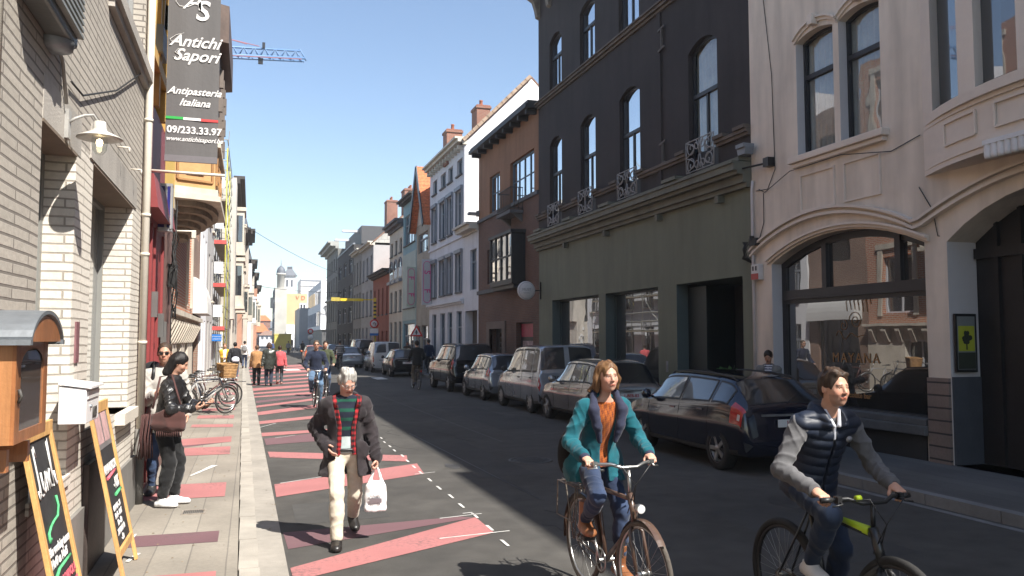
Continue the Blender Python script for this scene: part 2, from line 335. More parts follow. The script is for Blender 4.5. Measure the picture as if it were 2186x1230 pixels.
b = MB()
for k in range(6):
    x, y = random.uniform(2.7, 6.5), random.uniform(5.5, 20); pts = []
    for i in range(14): pts.append((x, y, .001)); x += random.uniform(-.12, .12) + .03 * math.sin(k); y += random.uniform(.08, .28)
    b.tube(pts, .0018, 3)
tag(b.build('road_cracks', mat('crack_black', (.012, .012, .012), .9, .2, 3, 0)), kind='structure')
mh = empty('manhole_cover', (4.35, 12.6, .0), label='round iron manhole cover in the shaded half of the road', cat='manhole cover'); b = MB(); b.lathe([(.36, -.01), (.36, .006), (.31, .006), (.31, .002)], n=32); b.build('rim', mat('iron_worn', (.07, .065, .06), .5, .3, 9, .2, 60, metal=.4), mh); b = MB(); b.lathe([(.305, .003), (0, .004)], n=32)
for i in range(-4, 5):
    for j in range(-4, 5):
        if i * i + j * j < 17: b.box(i * .065 - .022, i * .065 + .022, j * .065 - .022, j * .065 + .022, .003, .008)
b.build('lid', MATS['iron_worn'], mh)
b = MB(); random.seed(2)
for k in range(170):
    x, y = (random.uniform(-1.15, -.15), random.uniform(5.5, 20)) if k % 3 else (kx(10) - random.uniform(0, .1), random.uniform(5, 25)); s_ = random.uniform(.004, .011); z = .119 if x < 0 else .013; a = random.uniform(0, 3)
    b.add([(x + s_ * 2 * math.cos(a), y + s_ * 2 * math.sin(a), z), (x - s_ * math.sin(a), y + s_ * math.cos(a), z + s_ * .6), (x - s_ * 1.6 * math.cos(a), y - s_ * math.sin(a), z)], [(0, 1, 2)])
tag(b.build('pavement_litter', mat('dry_leaf_bits', (.2, .15, .09), .9, .4, 30, 0), recalc=False), 'tiny dry leaf bits and grit along the gutter and pavement', 'litter', kind='stuff')
# ---------------------------------------------------------------- facade tools
RX, LX = 9.8, -1.22
pane_dk = glass('window_glass', .16, (.012, .014, .017), .006)
pane_sky = glass('window_glass_bright', .62, (.02, .024, .028), .005)
pane_mir = glass('shop_glass', .22, (.01, .011, .012), .003)
pane_see = glass('clear_glass', .14, see=.9, wave=.008)
dark_in = mat('dark_interior', (.012, .011, .010), .9, .3, 2, 0)
curtain = mat('net_curtain', (.42, .40, .36), .9, .2, 3, 0)
wood_dk = mat('dark_window_wood', (.018, .018, .022), .45, .2, 4, .1, 60)
def op(xl, xr, yt, yb, X=RX, near='r', arch=0, **k):
    a, _ = PX(xl, yt, X); c, _ = PX(xr, yt, X); xn = xr if near == 'r' else xl
    z1 = PX(xn, yt, X)[1]; z0 = PX(xn, yb, X)[1]
    d = dict(y0=min(a, c), y1=max(a, c), z0=z0, z1=z1, arch=arch); d.update(k); return d
def arch_pts(o, n=10):
    w = (o['y1'] - o['y0']) / 2; h = o['arch']; cy = (o['y0'] + o['y1']) / 2; zt = o['z1']
    if h >= w * .98: return [(cy - w * math.cos(math.pi * i / n), zt - h + h * math.sin(math.pi * i / n)) for i in range(n + 1)]
    rr = (w * w + h * h) / (2 * h); th = math.asin(min(1, w / rr))
    return [(cy + rr * math.sin(-th + 2 * th * i / n), zt - rr + rr * math.cos(-th + 2 * th * i / n)) for i in range(n + 1)]
def wall(parent, X, s, y0, y1, z0, z1, opens, m, depth=.18, back=9.0, name='wall', hull=True, mats=None):
    """front sheet at X with real openings and reveals, s=+1: the building lies on +x"""
    b = MB(); ys = sorted({y0, y1, *[o[k] for o in opens for k in ('y0', 'y1')]}); zs = sorted({z0, z1, *[o[k] for o in opens for k in ('z0', 'z1')]})
    ys = [v for v in ys if y0 - 1e-6 <= v <= y1 + 1e-6]; zs = [v for v in zs if z0 - 1e-6 <= v <= z1 + 1e-6]
    def inside(y, z): return any(o['y0'] < y < o['y1'] and o['z0'] < z < o['z1'] for o in opens)
    for a, c in zip(ys, ys[1:]):
        for e, f in zip(zs, zs[1:]):
            if not inside((a + c) / 2, (e + f) / 2): b.quad((X, a, e), (X, c, e), (X, c, f), (X, a, f))
    for o in opens:
        d = o.get('d', depth); xi = X + s * d; a, c, e, f = o['y0'], o['y1'], o['z0'], o['z1']; ft = f - o['arch']
        b.quad((X, a, e), (X, a, ft), (xi, a, ft), (xi, a, e), 1 if mats else 0); b.quad((X, c, e), (xi, c, e), (xi, c, ft), (X, c, ft), 1 if mats else 0)
        b.quad((X, a, e), (xi, a, e), (xi, c, e), (X, c, e), 1 if mats else 0)
        if o['arch']:
            p = arch_pts(o)
            for (ya, za), (yb, zb) in zip(p, p[1:]):
                b.quad((X, ya, za), (X, yb, zb), (xi, yb, zb), (xi, ya, za)); b.quad((X, ya, za), (X, ya, f), (X, yb, f), (X, yb, zb))
                b.quad((xi, ya, za), (xi, ya, f), (xi, yb, f), (xi, yb, zb))
        else: b.quad((X, a, f), (X, c, f), (xi, c, f), (xi, a, f), 1 if mats else 0)
    dm = max([depth] + [o.get('d', depth) for o in opens]) + .16; xb = X + s * dm; xe = X + s * back
    for y in (y0, y1): b.quad((X, y, z0), (xb, y, z0), (xb, y, z1), (X, y, z1))
    b.quad((X, y0, z1), (xb, y0, z1), (xb, y1, z1), (X, y1, z1)); b.quad((X, y0, z0), (X, y1, z0), (xb, y1, z0), (xb, y0, z0))
    if hull:
        b.quad((xb, y0, z0), (xb, y1, z0), (xb, y1, z1), (xb, y0, z1), 2 if mats else 1)
        for y in (y0, y1): b.quad((xb, y, z0), (xe, y, z0), (xe, y, z1), (xb, y, z1))
        b.quad((xe, y0, z0), (xe, y1, z0), (xe, y1, z1), (xe, y0, z1)); b.quad((xb, y0, z1), (xe, y0, z1), (xe, y1, z1), (xb, y1, z1))
    o = b.build(name, [m] + ([mats[0], dark_in] if mats else [dark_in]), parent, recalc=False)
    return o
def window(parent, X, s, o, frame=wood_dk, pane=pane_dk, fw=.06, cols=1, transom=None, rows=1, sill=None, sill_out=.1, depth=.18, name='window', curt=False, sill_h=.07, sill_w=.06, tcols=None):
    d = o.get('d', depth); a, c, e, f = o['y0'], o['y1'], o['z0'], o['z1']; ft = f - o['arch'] * .0
    xf0, xf1 = X + s * (d - .07), X + s * (d - .005); b = MB()
    b.box(xf0, xf1, a, a + fw, e, ft); b.box(xf0, xf1, c - fw, c, e, ft); b.box(xf0, xf1, a + fw, c - fw, e, e + fw)
    if not o['arch']: b.box(xf0, xf1, a + fw, c - fw, ft - fw, ft)
    else:
        p = arch_pts(o)
        for (ya, za), (yb, zb) in zip(p, p[1:]): b.bar((X + s * (d - .04), ya, za - fw * .45), (X + s * (d - .04), yb, zb - fw * .45), .066, fw)
    zt = ft
    if transom:
        zt = e + (f - e) * transom; b.box(X + s * (d - .085), xf1, a + fw, c - fw, zt - .05, zt + .04)
    w = (c - a - 2 * fw) / cols
    for i in range(1, cols):
        y = a + fw + w * i; b.box(xf0 + s * .01, xf1 - s * .01, y - .035, y + .035, e + fw, zt - .05 if transom else ft - fw)
    if tcols and transom:
        w2 = (c - a - 2 * fw) / tcols
        for i in range(1, tcols): b.box(xf0 + s * .012, xf1 - s * .012, a + fw + w2 * i - .025, a + fw + w2 * i + .025, zt + .04, ft - fw)
    for i in range(1, rows):
        z = e + fw + (zt - e - fw) * i / rows; b.box(xf0 + s * .015, xf1 - s * .015, a + fw, c - fw, z - .018, z + .018)
    fr = b.build(name, frame, parent)
    g = MB(); xg = X + s * (d - .03); g.quad((xg, a + .02, e + .02), (xg, c - .02, e + .02), (xg, c - .02, f - .01), (xg, a + .02, f - .01)); g.build('pane', pane, fr, recalc=False)
    if sill is not None:
        q = MB(); q.box(X - s * sill_out, X + s * (d - .072), a - sill_w, c + sill_w, e - sill_h, e + .002); q.build('sill', sill, fr)
    if curt:
        q = MB(); xc = X + s * (d + .06); n = int((c - a) / .03); zz = f - .02
        for i in range(n):
            y = a + (c - a) * i / n; y2 = a + (c - a) * (i + 1) / n; k = .018 * math.sin(i * 1.3) ; k2 = .018 * math.sin((i + 1) * 1.3)
            if curt == 2 and .3 < (i / n) < .68: continue
            q.quad((xc + k, y, e), (xc + k2, y2, e), (xc + k2, y2, zz), (xc + k, y, zz))
        q.build('curtain', curtain, fr, recalc=False)
    return fr
def cornice(parent, X, s, y0, y1, z, steps, m, name='cornice'):
    """steps: (height, projection) from the bottom up"""
    b = MB()
    for h, p in steps: b.box(X - s * p, X + s * .12, y0, y1, z, z + h - .001); z += h
    return b.build(name, m, parent)
def gable_roof(parent, X, s, y0, y1, z, h, deep, m, wallm, over=.25, name='roof', t=.12):
    """ridge along the street; two tiled slopes and the gable walls under them"""
    xa, xm, xe = X - s * over, X + s * deep / 2, X + s * (deep + over); b = MB()
    for x0, x1 in ((xa, xm), (xe, xm)):
        zz = z - over * h / (deep / 2)
        v = [(x0, y0, zz), (x0, y1, zz), (x1, y1, z + h), (x1, y0, z + h)]; v += [(p[0], p[1], p[2] + t) for p in v]
        b.add(v, [(0, 1, 2, 3), (4, 5, 6, 7), (0, 1, 5, 4), (1, 2, 6, 5), (2, 3, 7, 6), (3, 0, 4, 7)])
    r = b.build(name, m, parent)
    g = MB()
    for y in (y0 + .03, y1 - .03): g.add([(X, y, z), (X + s * deep, y, z), (xm, y, z + h - .01)], [(0, 1, 2)])
    g.build('gable_wall', wallm, parent, recalc=False); return r
def chimney(parent, x, y, z0, z1, wx, wy, m, pots=2, cap=None):
    b = MB(); b.box(x - wx, x + wx, y - wy, y + wy, z0, z1 - .18); b.box(x - wx - .05, x + wx + .05, y - wy - .05, y + wy + .05, z1 - .18, z1 - .06)
    b.box(x - wx, x + wx, y - wy, y + wy, z1 - .06, z1)
    o = b.build('chimney', m, parent)
    if pots:
        b = MB()
        for i in range(pots):
            yy = y + (i - (pots - 1) / 2) * wy * 1.6 / max(1, pots) ; b.lathe([(.1, 0), (.085, .3), (.11, .34), (.09, .36), (0, .36)], (x, yy, z1), n=8)
        b.build('chimney_pot', cap or mat('terracotta', (.35, .13, .07), .8, .2, 5, .1, 40), o)
    return o
tiles_mat_cache = {}
def tiles(name, col, row=.33, w=.24):
    if name in MATS: return MATS[name]
    m, nt, b = base(name); tc = N(nt, 'ShaderNodeTexCoord'); sp = N(nt, 'ShaderNodeSeparateXYZ'); nt.links.new(tc.outputs['Object'], sp.inputs[0])
    ad = N(nt, 'ShaderNodeMath', operation='MULTIPLY_ADD'); nt.links.new(sp.outputs[0], ad.inputs[0]); ad.inputs[1].default_value = .0; nt.links.new(sp.outputs[2], ad.inputs[2])
    def saw(src, per):
        d = N(nt, 'ShaderNodeMath', operation='DIVIDE'); nt.links.new(src, d.inputs[0]); d.inputs[1].default_value = per
        f = N(nt, 'ShaderNodeMath', operation='FRACT'); nt.links.new(d.outputs[0], f.inputs[0]); return f.outputs[0]
    hz = saw(sp.outputs[2], row * .75); n = pos_noise(nt, 9, 4)
    hy = saw(sp.outputs[1], w); hx = saw(sp.outputs[0], w)
    sm = N(nt, 'ShaderNodeMath', operation='ADD'); nt.links.new(hz, sm.inputs[0]); nt.links.new(hy, sm.inputs[1])
    c = lin(col); r = ramp(nt, n.outputs[0], [(.3, tuple(v * .65 for v in c)), (.7, tuple(min(1, v * 1.2) for v in c))])
    rz = ramp(nt, hz, [(0.0, (.45, .45, .45)), (.16, (1, 1, 1))])
    nt.links.new(mixc(nt, 1.0, r.outputs[0], rz.outputs[0], 'MULTIPLY'), b.inputs['Base Color']); b.inputs['Roughness'].default_value = .75
    bp = N(nt, 'ShaderNodeBump'); bp.inputs['Strength'].default_value = .8; bp.inputs['Distance'].default_value = .05; nt.links.new(sm.outputs[0], bp.inputs['Height']); nt.links.new(bp.outputs[0], b.inputs['Normal'])
    MATS[name] = m; return m
def building(name, label, group=None): return empty(name, (0, 0, 0), label=label, cat='building', group=group)
def pipe(parent, x, y, z0, z1, r, m, name='drainpipe', clips=True):
    b = MB(); b.tube([(x, y, z0), (x, y, z1)], r, 10)
    if clips:
        z = z0 + .5
        while z < z1: b.tube([(x, y, z - .02), (x, y, z + .02)], r * 1.18, 10); z += 1.4
    return b.build(name, m, parent)
def wire(name, p, q, sag, r, label, grp='thin wires strung over the street'):
    b = MB(); p, q = Vector(p), Vector(q); b.tube([p.lerp(q, i / 16) - Vector((0, 0, sag * 4 * (i / 16) * (1 - i / 16))) for i in range(17)], r, 5)
    return tag(b.build(name, mat('wire_black', (.03, .03, .035), .6, .1, 3, 0)), label, 'wire', grp)
# ---------------------------------------------------------------- right hand side of the street
pinkm = mat('pink_render', (.72, .62, .515), .85, .09, .5, .16, 120, dirt=.26)
pinktrim = mat('pink_trim', (.70, .61, .52), .8, .06, 1, .1, 80)
stone_pl = brick('plinth_stone', (.27, .20, .165), (.23, .175, .145), (.06, .05, .045), 3.0, .19, .014, .5, .8, .3)
blue_lit_rv = mat('blue_lit_reveal', (.56, .53, .52), .7, .05, 1, .1, 80)  # bluish light on the pink house's reveals, put into a cooler wall colour
darkr = mat('dark_brown_render', (.036, .028, .027), .85, .22, .5, .35, 60, dirt=.3)
darktrim = mat('dark_trim', (.06, .05, .044), .8, .2, 1.5, .2, 50)
sillst = mat('weathered_string_course', (.13, .105, .085), .85, .3, 2, .3, 40)
greenr = mat('olive_green_render', (.17, .18, .13), .8, .08, .4, .2, 140, dirt=.15)
greentrim = mat('olive_green_cornice', (.15, .15, .115), .7, .12, 1.5, .2, 60, dirt=.25)
stone_g = mat('blue_stone', (.12, .12, .12), .8, .2, 2, .3, 60)
railm = mat('grey_painted_iron', (.30, .29, .28), .6, .2, 5, .1, 60)
whit = mat('white_render', (.74, .74, .75), .75, .05, .5, .08, 80, dirt=.08)
whit2 = mat('white_painted_wall', (.62, .63, .66), .75, .07, .8, .1, 80, dirt=.12)
cream = mat('cream_render', (.56, .53, .45), .8, .08, .8, .1, 80, dirt=.15)
bluewin = mat('blue_grey_window_wood', (.085, .13, .17), .5, .15, 4, .1, 60)
greywin = mat('grey_window_wood', (.22, .24, .27), .5, .15, 4, .1, 60)
tile_or = tiles('orange_roof_tiles', (.62, .17, .06)); tile_br = tiles('brown_roof_tiles', (.28, .17, .12))
brk_br = brick('brown_brick', (.18, .085, .055), (.14, .066, .045), (.14, .115, .095))
brk_rd = brick('red_brick', (.34, .13, .08), (.28, .10, .065), (.30, .26, .22))
zinc = mat('zinc', (.24, .26, .28), .5, .2, 3, .1, 40, metal=.6)
goldp = mat('gold_window_paint', (.34, .17, .06), .6, .1, 5, 0)
rotR = (math.pi / 2, 0, -math.pi / 2)    # text on a wall that faces the road from the right (-x)

# ---- pink house -------------------------------------------------------------
pk = building('pink_house', 'pale pink rendered house with arched shop window and round bay over a gateway')
shop = dict(y0=9.9, y1=13.75, z0=.62, z1=3.86, arch=.42, d=.3)
gate = dict(y0=5.9, y1=9.48, z0=.12, z1=4.02, arch=.62, d=.55)
w1 = dict(y0=11.83, y1=12.86, z0=5.4, z1=7.68, arch=.1, d=.24); w2 = dict(y0=10.7, y1=11.68, z0=5.4, z1=7.68, arch=.1, d=.24)
w3 = dict(y0=11.83, y1=12.86, z0=9.2, z1=11.2, arch=.1, d=.24); w4 = dict(y0=10.7, y1=11.68, z0=9.2, z1=11.2, arch=.1, d=.24)
wall(pk, RX, 1, 1.2, 14.37, .1, 13.6, [shop, gate, w1, w2, w3, w4, dict(y0=1.7, y1=5.0, z0=.7, z1=3.6, arch=0, d=.24)], pinkm, .24, 9, mats=[blue_lit_rv])
fr = window(pk, RX, 1, shop, wood_dk, pane_mir, .13, 1, .64, pane_mir and 1, None, name='shop_window', tcols=1)
b = MB(); d = .27
for y in (12.45, 10.66): b.box(RX + .19, RX + .28, y - .06, y + .06, 2.75, 3.72)
b.box(RX + .17, RX + .262, 10.03, 13.62, 2.72, 2.9)
b.build('mullion', wood_dk, fr)
b = MB(); b.box(RX - .12, RX + .2, 9.9, 13.75, .50, .64); b.box(RX - .04, RX + .25, 9.94, 13.7, .64, .74); b.build('sill', stone_g, fr, bevel=.01)
def strokes(name, paths, m, parent, r=.008):
    b = MB()
    for p in paths: b.tube(p, r, 4)
    return b.build(name, m, parent)
xs = RX + .262
text_part('MAYANA', .245, goldp, fr, (xs, 11.78, 1.62), rotR, name='gold_lettering', space=1.25)
text_part('chocolate bar', .13, goldp, fr, (xs, 11.78, .98), rotR, name='small_gold_lettering', bold=.003)
sp_ = lambda cy, cz, r0, t, a0=0: [(xs, cy + (r0 * (1 - i / 26)) * math.cos(a0 + i / 26 * t), cz + (r0 * (1 - i / 26)) * math.sin(a0 + i / 26 * t)) for i in range(25)]
strokes('window_emblem', [sp_(11.75, 2.28, .17, 13), sp_(12.05, 2.2, .1, 10, 2), [(xs, 12.25 - .03 * i, 2.02 + .1 * math.sin(i * .6) * (1 - i / 24)) for i in range(24)]] +
        [[(xs, 11.95 - .1 * k, 2.45 + .03 * math.sin(k)), (xs, 11.98 - .1 * k, 2.62), (xs, 11.90 - .1 * k, 2.68), (xs, 11.86 - .1 * k, 2.55)] for k in range(6)], goldp, fr, .006)
for o in (w1, w2, w3, w4): window(pk, RX, 1, o, wood_dk, pane_see, .06, 1, .66, sill=None, curt=1)
window(pk, RX, 1, dict(y0=1.7, y1=5.0, z0=.7, z1=3.6, arch=0, d=.24), wood_dk, pane_mir, .1, 3, .7)
for a in ((5.4, 10.55, 12.98), (9.2, 10.55, 12.98)):
    b = MB(); b.box(RX - .16, RX + .02, a[1], a[2], a[0] - .14, a[0] - .02); b.box(RX - .1, RX + .02, a[1] + .05, a[2] - .05, a[0] - .22, a[0] - .141); b.build('window_ledge', pinktrim, pk, bevel=.015)
def curve_mould(name, pts, prof, m, parent):
    b = MB()
    for (ya, za), (yb, zb) in zip(pts, pts[1:]):
        for off, out, h in prof:
            b.add([(RX - o_, y, z + q) for (y, z) in ((ya, za), (yb, zb)) for o_, q in ((-.02, off), (out, off), (out, off + h), (-.02, off + h))], [(0, 1, 5, 4), (1, 2, 6, 5), (2, 3, 7, 6), (0, 4, 7, 3), (0, 3, 2, 1), (4, 5, 6, 7)])
    return b.build(name, m, parent, smooth=False)
for o in (w1, w2, w3, w4):
    p = arch_pts(dict(y0=o['y0'] - .16, y1=o['y1'] + .02, z1=o['z1'] + .16, arch=.22), 8); curve_mould('hood_mould', p, [(-.06, .035, .06), (0, .08, .04)], pinktrim, pk)
    b = MB(); cy = (o['y0'] + o['y1']) / 2 - .07; b.box(RX - .15, RX, cy - .07, cy + .07, o['z1'] + .04, o['z1'] + .24); b.build('keystone', pinktrim, pk, bevel=.02)
def mz(y):   # drip moulding that rides over the shop arch and then the gate arch
    if y > 10: return 3.62 + .56 * math.sin(math.pi * max(0, min(1, (14.37 - y) / 4.37))) ** .8
    return 3.62 + .58 * math.sin(math.pi * max(0, min(1, (10 - y) / 4.6))) ** .9 if y > 5.4 else 3.62
pts = [(14.36 - i * .16, mz(14.36 - i * .16)) for i in range(62)]
curve_mould('drip_moulding', pts, [(0, .1, .05), (.05, .05, .05), (.1, .13, .045)], pinktrim, pk)
p = arch_pts(dict(y0=9.8, y1=13.85, z1=3.96, arch=.45), 16); curve_mould('shop_arch_mould', p, [(-.07, .05, .05), (-.02, .09, .04)], pinktrim, pk)
b = MB()
for y0, y1 in ((13.75, 14.36), (9.49, 9.89), (5.0, 5.89)): b.box(RX - .045, RX + .02, y0, y1, .12, 1.38)
b.build('plinth', stone_pl, pk)
b = MB(); b.box(RX - .03, RX + .02, 9.95, 13.7, .12, .5); b.build('stall_riser', mat('dark_stall_riser', (.03, .027, .025), .6, .2, 3, .2, 40), pk)
b = MB()   # recessed wall panels below the ledge
for y0, y1 in ((11.85, 12.8), (10.75, 11.62)):
    for a in ((y0, y1, 5.0, 5.03), (y0, y1, 4.33, 4.36), (y0, y0 + .03, 4.36, 5.0), (y1 - .03, y1, 4.36, 5.0)): b.box(RX - .03, RX + .01, *a)
b.build('panel_mould', pinktrim, pk)
# round bay above the gate
def bay_arc(r_out, n=14): # from (9.8, 9.85) to (9.8, 4.9)
    c = 7.37; hw = 2.48; h = .62 + r_out; rr = (hw * hw + h * h) / (2 * h); th = math.asin(hw / rr)
    return [(RX - (rr * math.cos(-th + 2 * th * i / n) - rr + h), c + rr * math.sin(-th + 2 * th * i / n) * 1.0) for i in range(n + 1)]
b = MB()
def bay_band(b, r0, z0, z1, mi=0):
    p = bay_arc(r0); q = [(RX + .03, y) for x, y in p]
    for (a, c), (d, e) in zip(p, p[1:]):
        b.quad((a, c, z0), (d, e, z0), (d, e, z1), (a, c, z1), mi)
        for z in (z0, z1): b.quad((a, c, z), (d, e, z), (RX + .03, e, z), (RX + .03, c, z), mi)
bay_band(b, -.04, 4.62, 5.2); bay_band(b, .03, 4.52, 4.62); bay_band(b, .0, 4.44, 4.52); bay_band(b, .07, 5.2, 5.34); bay_band(b, .0, 5.14, 5.2); bay_band(b, 0, 7.9, 9.2); bay_band(b, .1, 9.2, 9.35)
b.build('bay_balcony_wall', pinktrim, pk)
p = bay_arc(-.04, 14); fr = MB(); gl = MB(); rv = MB()
for i, ((a, c), (d, e)) in enumerate(zip(p, p[1:])):
    pier = i in (0, 3, 4, 7, 10, 13, 14) or i == 13
    if pier: rv.add([(a, c, 5.34), (d, e, 5.34), (d, e, 7.9), (a, c, 7.9), (a + .2, c, 5.34), (d + .2, e, 5.34), (d + .2, e, 7.9), (a + .2, c, 7.9)], [(0, 1, 2, 3), (0, 3, 7, 4), (1, 5, 6, 2), (4, 5, 6, 7)])
    else:
        gl.quad((a + .15, c, 5.4), (d + .15, e, 5.4), (d + .15, e, 7.9), (a + .15, c, 7.9))
        fr.bar((a + .12, c, 5.37), (d + .12, e, 5.37), .08, .1); fr.bar((a + .12, c, 7.2), (d + .12, e, 7.2), .08, .08); fr.bar((a + .12, c, 7.85), (d + .12, e, 7.85), .08, .1); 
rv.build('bay_pier', pinktrim, pk); f_ = fr.build('bay_window', wood_dk, pk); gl.build('pane', pane_dk, f_, recalc=False)
b = MB()
for i in range(1, 13, 3):   # raised panels on the bay
    q = bay_arc(-.015, 14)
    for j, k in ((i, i + 1), (i + 1, i + 2)):
        (a, c), (d, e) = q[j], q[k]
        for z in (4.74, 5.06): b.bar((a, c, z), (d, e, z), .03, .03)
    for j in (i, i + 2): b.bar((q[j][0], q[j][1], 4.74), (q[j][0], q[j][1], 5.06), .03, .03)
b.build('bay_panel_mould', pinktrim, pk)
b = MB()   # scalloped awning rolled under the bay
for i in range(26):
    y = 8.15 - i * .1; b.lathe([(0, -.05), (.055, -.04), (.06, 0), (.06, .18)], (RX - .62, y, 4.36), n=8)
b.box(RX - .68, RX - .05, 5.55, 8.2, 4.5, 4.56); b.build('scalloped_valance', mat('white_canvas', (.7, .7, .7), .9, .1, 3, .1, 60), pk)
b = MB(); b.box(RX + .56, RX + .62, 5.9, 9.48, .12, 4.1)
for i in range(9): b.box(RX + .50, RX + .56, 5.95 + i * .39, 6.0 + i * .39, .15, 4.2)
b.box(RX + .48, RX + .57, 5.92, 9.46, 3.15, 3.3); b.build('gate_door', mat('black_gate_wood', (.012, .011, .012), .6, .3, 3, .2, 30), pk)
b = MB(); b.box(RX + .01, RX + .54, 9.452, 9.478, .12, 1.4); b.build('gate_plinth', mat('slate_blue_plinth', (.07, .075, .085), .6, .15, 3, .1, 60), pk)
cornice(pk, RX, 1, 1.2, 14.37, 13.6, [(.15, .1), (.2, .3), (.12, .45)], pinktrim)
# ---- things on the pink wall
po = empty('poster_case', (RX + .24, 9.448, 1.9), label='black framed poster case with a yellow and dark poster beside the gateway', cat='poster')
b = MB(); b.box(-.2, .2, -.03, 0, -.43, .43); b.build('case_frame', mat('black_metal', (.012, .012, .013), .4, .1, 5, 0), po)
b = MB(); b.box(-.165, .165, -.034, -.03, -.39, .39); b.build('poster_paper', mat('grey_poster', (.2, .21, .2), .7, .1, 6, 0), po)
b = MB(); b.box(-.15, .15, -.037, -.034, -.12, .25); b.build('yellow_panel', mat('yellow_green_print', (.42, .44, .03), .7, .1, 8, 0), po)
b = MB(); random.seed(5)
for i in range(26):
    a = random.uniform(0, 6.28); r_ = random.uniform(0, .085); b.lathe([(.034, 0), (0, .002)], (r_ * math.cos(a), -.0385 - i * 1e-5, .08 + r_ * .85 * math.sin(a)), (0, -1, 0), 7)
b.box(-.012, .012, -.0395, -.037, -.1, .08); b.build('tree_print', mat('dark_print', (.03, .035, .02), .8, .1, 5, 0), po)
b = MB(); b.box(-.16, .16, -.036, -.034, -.38, -.14); b.build('dark_panel', MATS['dark_print'], po)
al = empty('alarm_box', (RX, 14.15, 3.3), label='small white and red alarm box on the pink wall at the green shop corner', cat='alarm box')
b = MB(); b.box(-.12, 0, -.13, .13, -.15, .17); b.build('case', mat('white_plastic', (.6, .57, .54), .5, .1, 5, 0), al, bevel=.015)
b = MB(); b.box(-.124, -.118, -.12, .12, -.14, -.02); b.build('red_label', mat('red_plastic', (.4, .05, .04), .5, .1, 5, 0), al)
b = MB(); b.box(-.124, -.118, -.07, -.02, .04, .13); b.box(-.124, -.118, .03, .08, .04, .13); b.build('grille', iron, al)
b = MB(); b.tube([(RX - .05, 14.3, .3), (RX - .05, 14.3, 5.0), (RX - .06, 14.25, 5.2)], .03, 8)
tag(b.build('downpipe', mat('white_pipe', (.6, .56, .55), .6, .1, 4, 0)), 'thin white downpipe at the corner between the pink house and the green shop', 'pipe')
b = MB(); random.seed(3)
for k in range(5):
    b.tube([(RX - .08 - .03 * k, 14.35 + .02 * k, 3.95), (RX - .16 - .05 * math.sin(k), 14.42, 3.8), (RX - .12, 14.38 + .05 * k, 3.62), (RX - .05, 14.3, 3.5)], .012, 6)
b.box(RX - .16, RX - .02, 14.05, 14.28, 3.85, 4.0); b.lathe([(.05, -.05), (.05, .05)], (RX - .14, 14.2, 4.0), n=8)
tag(b.build('cable_bundle', mat('black_cable', (.015, .015, .015), .6, .1, 3, 0)), 'tangle of black cables and a junction box on the pink wall corner', 'cables')
b = MB()
b.tube([(RX - .02, 13.9, 9.4), (RX - .02, 13.6, 7.2), (RX - .02, 13.55, 5.3), (RX - .02, 13.8, 4.95), (RX - .02, 14.2, 4.98)], .008, 5)
b.tube([(RX - .02, 14.1, 5.0), (RX - .02, 13.9, 4.9), (RX - .17, 12.9, 5.12), (RX - .17, 11.5, 5.13), (RX - .02, 10.5, 4.98), (RX - .02, 9.9, 5.1)], .008, 5)
b.tube([(RX - .02, 9.95, 4.3), (RX - .02, 9.7, 3.9), (RX - .02, 9.62, 3.5), (RX + .3, 9.44, 3.45)], .008, 5)
b.tube([(RX - .02, 13.95, 4.9), (RX - .02, 13.95, 4.3), (RX - .02, 14.1, 4.0)], .008, 5)
tag(b.build('wall_cable', MATS['black_cable']), 'thin cables pinned along the pink facade', 'cable')
fl = empty('floodlight', (RX - .1, 14.3, 5.75), label='grey box floodlight on a pipe bracket at the end of the green cornice', cat='lamp')
b = MB(); b.box(-.24, .02, -.16, .12, .12, .2); b.prism([(-.14, -.02), (.1, -.02), (.14, .12), (-.18, .12)], 'x', -.2, 0); b.build('lamp_head', mat('grey_lamp', (.2, .22, .24), .5, .1, 5, 0), fl)
b = MB(); b.tube([(0, -.6, -.3), (-.1, .1, -.28), (-.16, .75, -.16)], .022, 8); b.tube([(-.1, .75, -.25), (-.1, 0, .08)], .012, 6); b.box(-.06, .1, -.72, -.55, -.38, -.2); b.build('bracket', MATS['black_metal'], fl)
# ---- dark house with green shop front ---------------------------------------
dk = building('dark_house', 'tall dark brown rendered house over an olive green shop front with curly iron window guards')
DY = (14.38, 27.45)
s1 = dict(y0=22.2, y1=26.1, z0=.55, z1=3.28, arch=0, d=.35); s2 = dict(y0=18.5, y1=21.7, z0=.6, z1=3.28, arch=0, d=.35); po_ = dict(y0=14.76, y1=17.55, z0=.12, z1=3.28, arch=0, d=1.6)
wall(dk, RX, 1, *DY, .1, 5.1, [s1, s2, po_], greenr, .35, 9, name='shop_wall', mats=[mat('teal_reveal', (.08, .105, .10), .7, .1, 1, .1, 60)])
for o in (s1, s2): window(dk, RX, 1, o, mat('green_window_frame', (.05, .07, .065), .5, .1, 4, 0), pane_mir, .05, 1, name='shop_window', sill=stone_g, sill_out=.05)
b = MB(); b.box(RX + 1.58, RX + 1.6, 14.8, 17.5, .12, 3.28); b.build('hall_wall', mat('hall_plaster', (.11, .1, .1), .8, .2, 1, .1, 50), dk)
b = MB(); b.box(RX + .3, RX + 1.55, 17.45, 17.53, .12, 3.26); b.box(RX + .3, RX + .36, 16.7, 17.44, .12, 3.2); b.build('open_door', mat('black_green_door', (.015, .022, .022), .5, .1, 3, .1, 40), dk)
b = MB(); b.box(RX + 1.5, RX + 1.57, 16.2, 16.26, .3, 3.2); b.box(RX + 1.5, RX + 1.57, 14.9, 17.0, .9, .98); b.box(RX + 1.45, RX + 1.56, 15.2, 15.3, .9, 1.15); b.box(RX + 1.4, RX + 1.57, 15.5, 16.1, 1.9, 2.4)
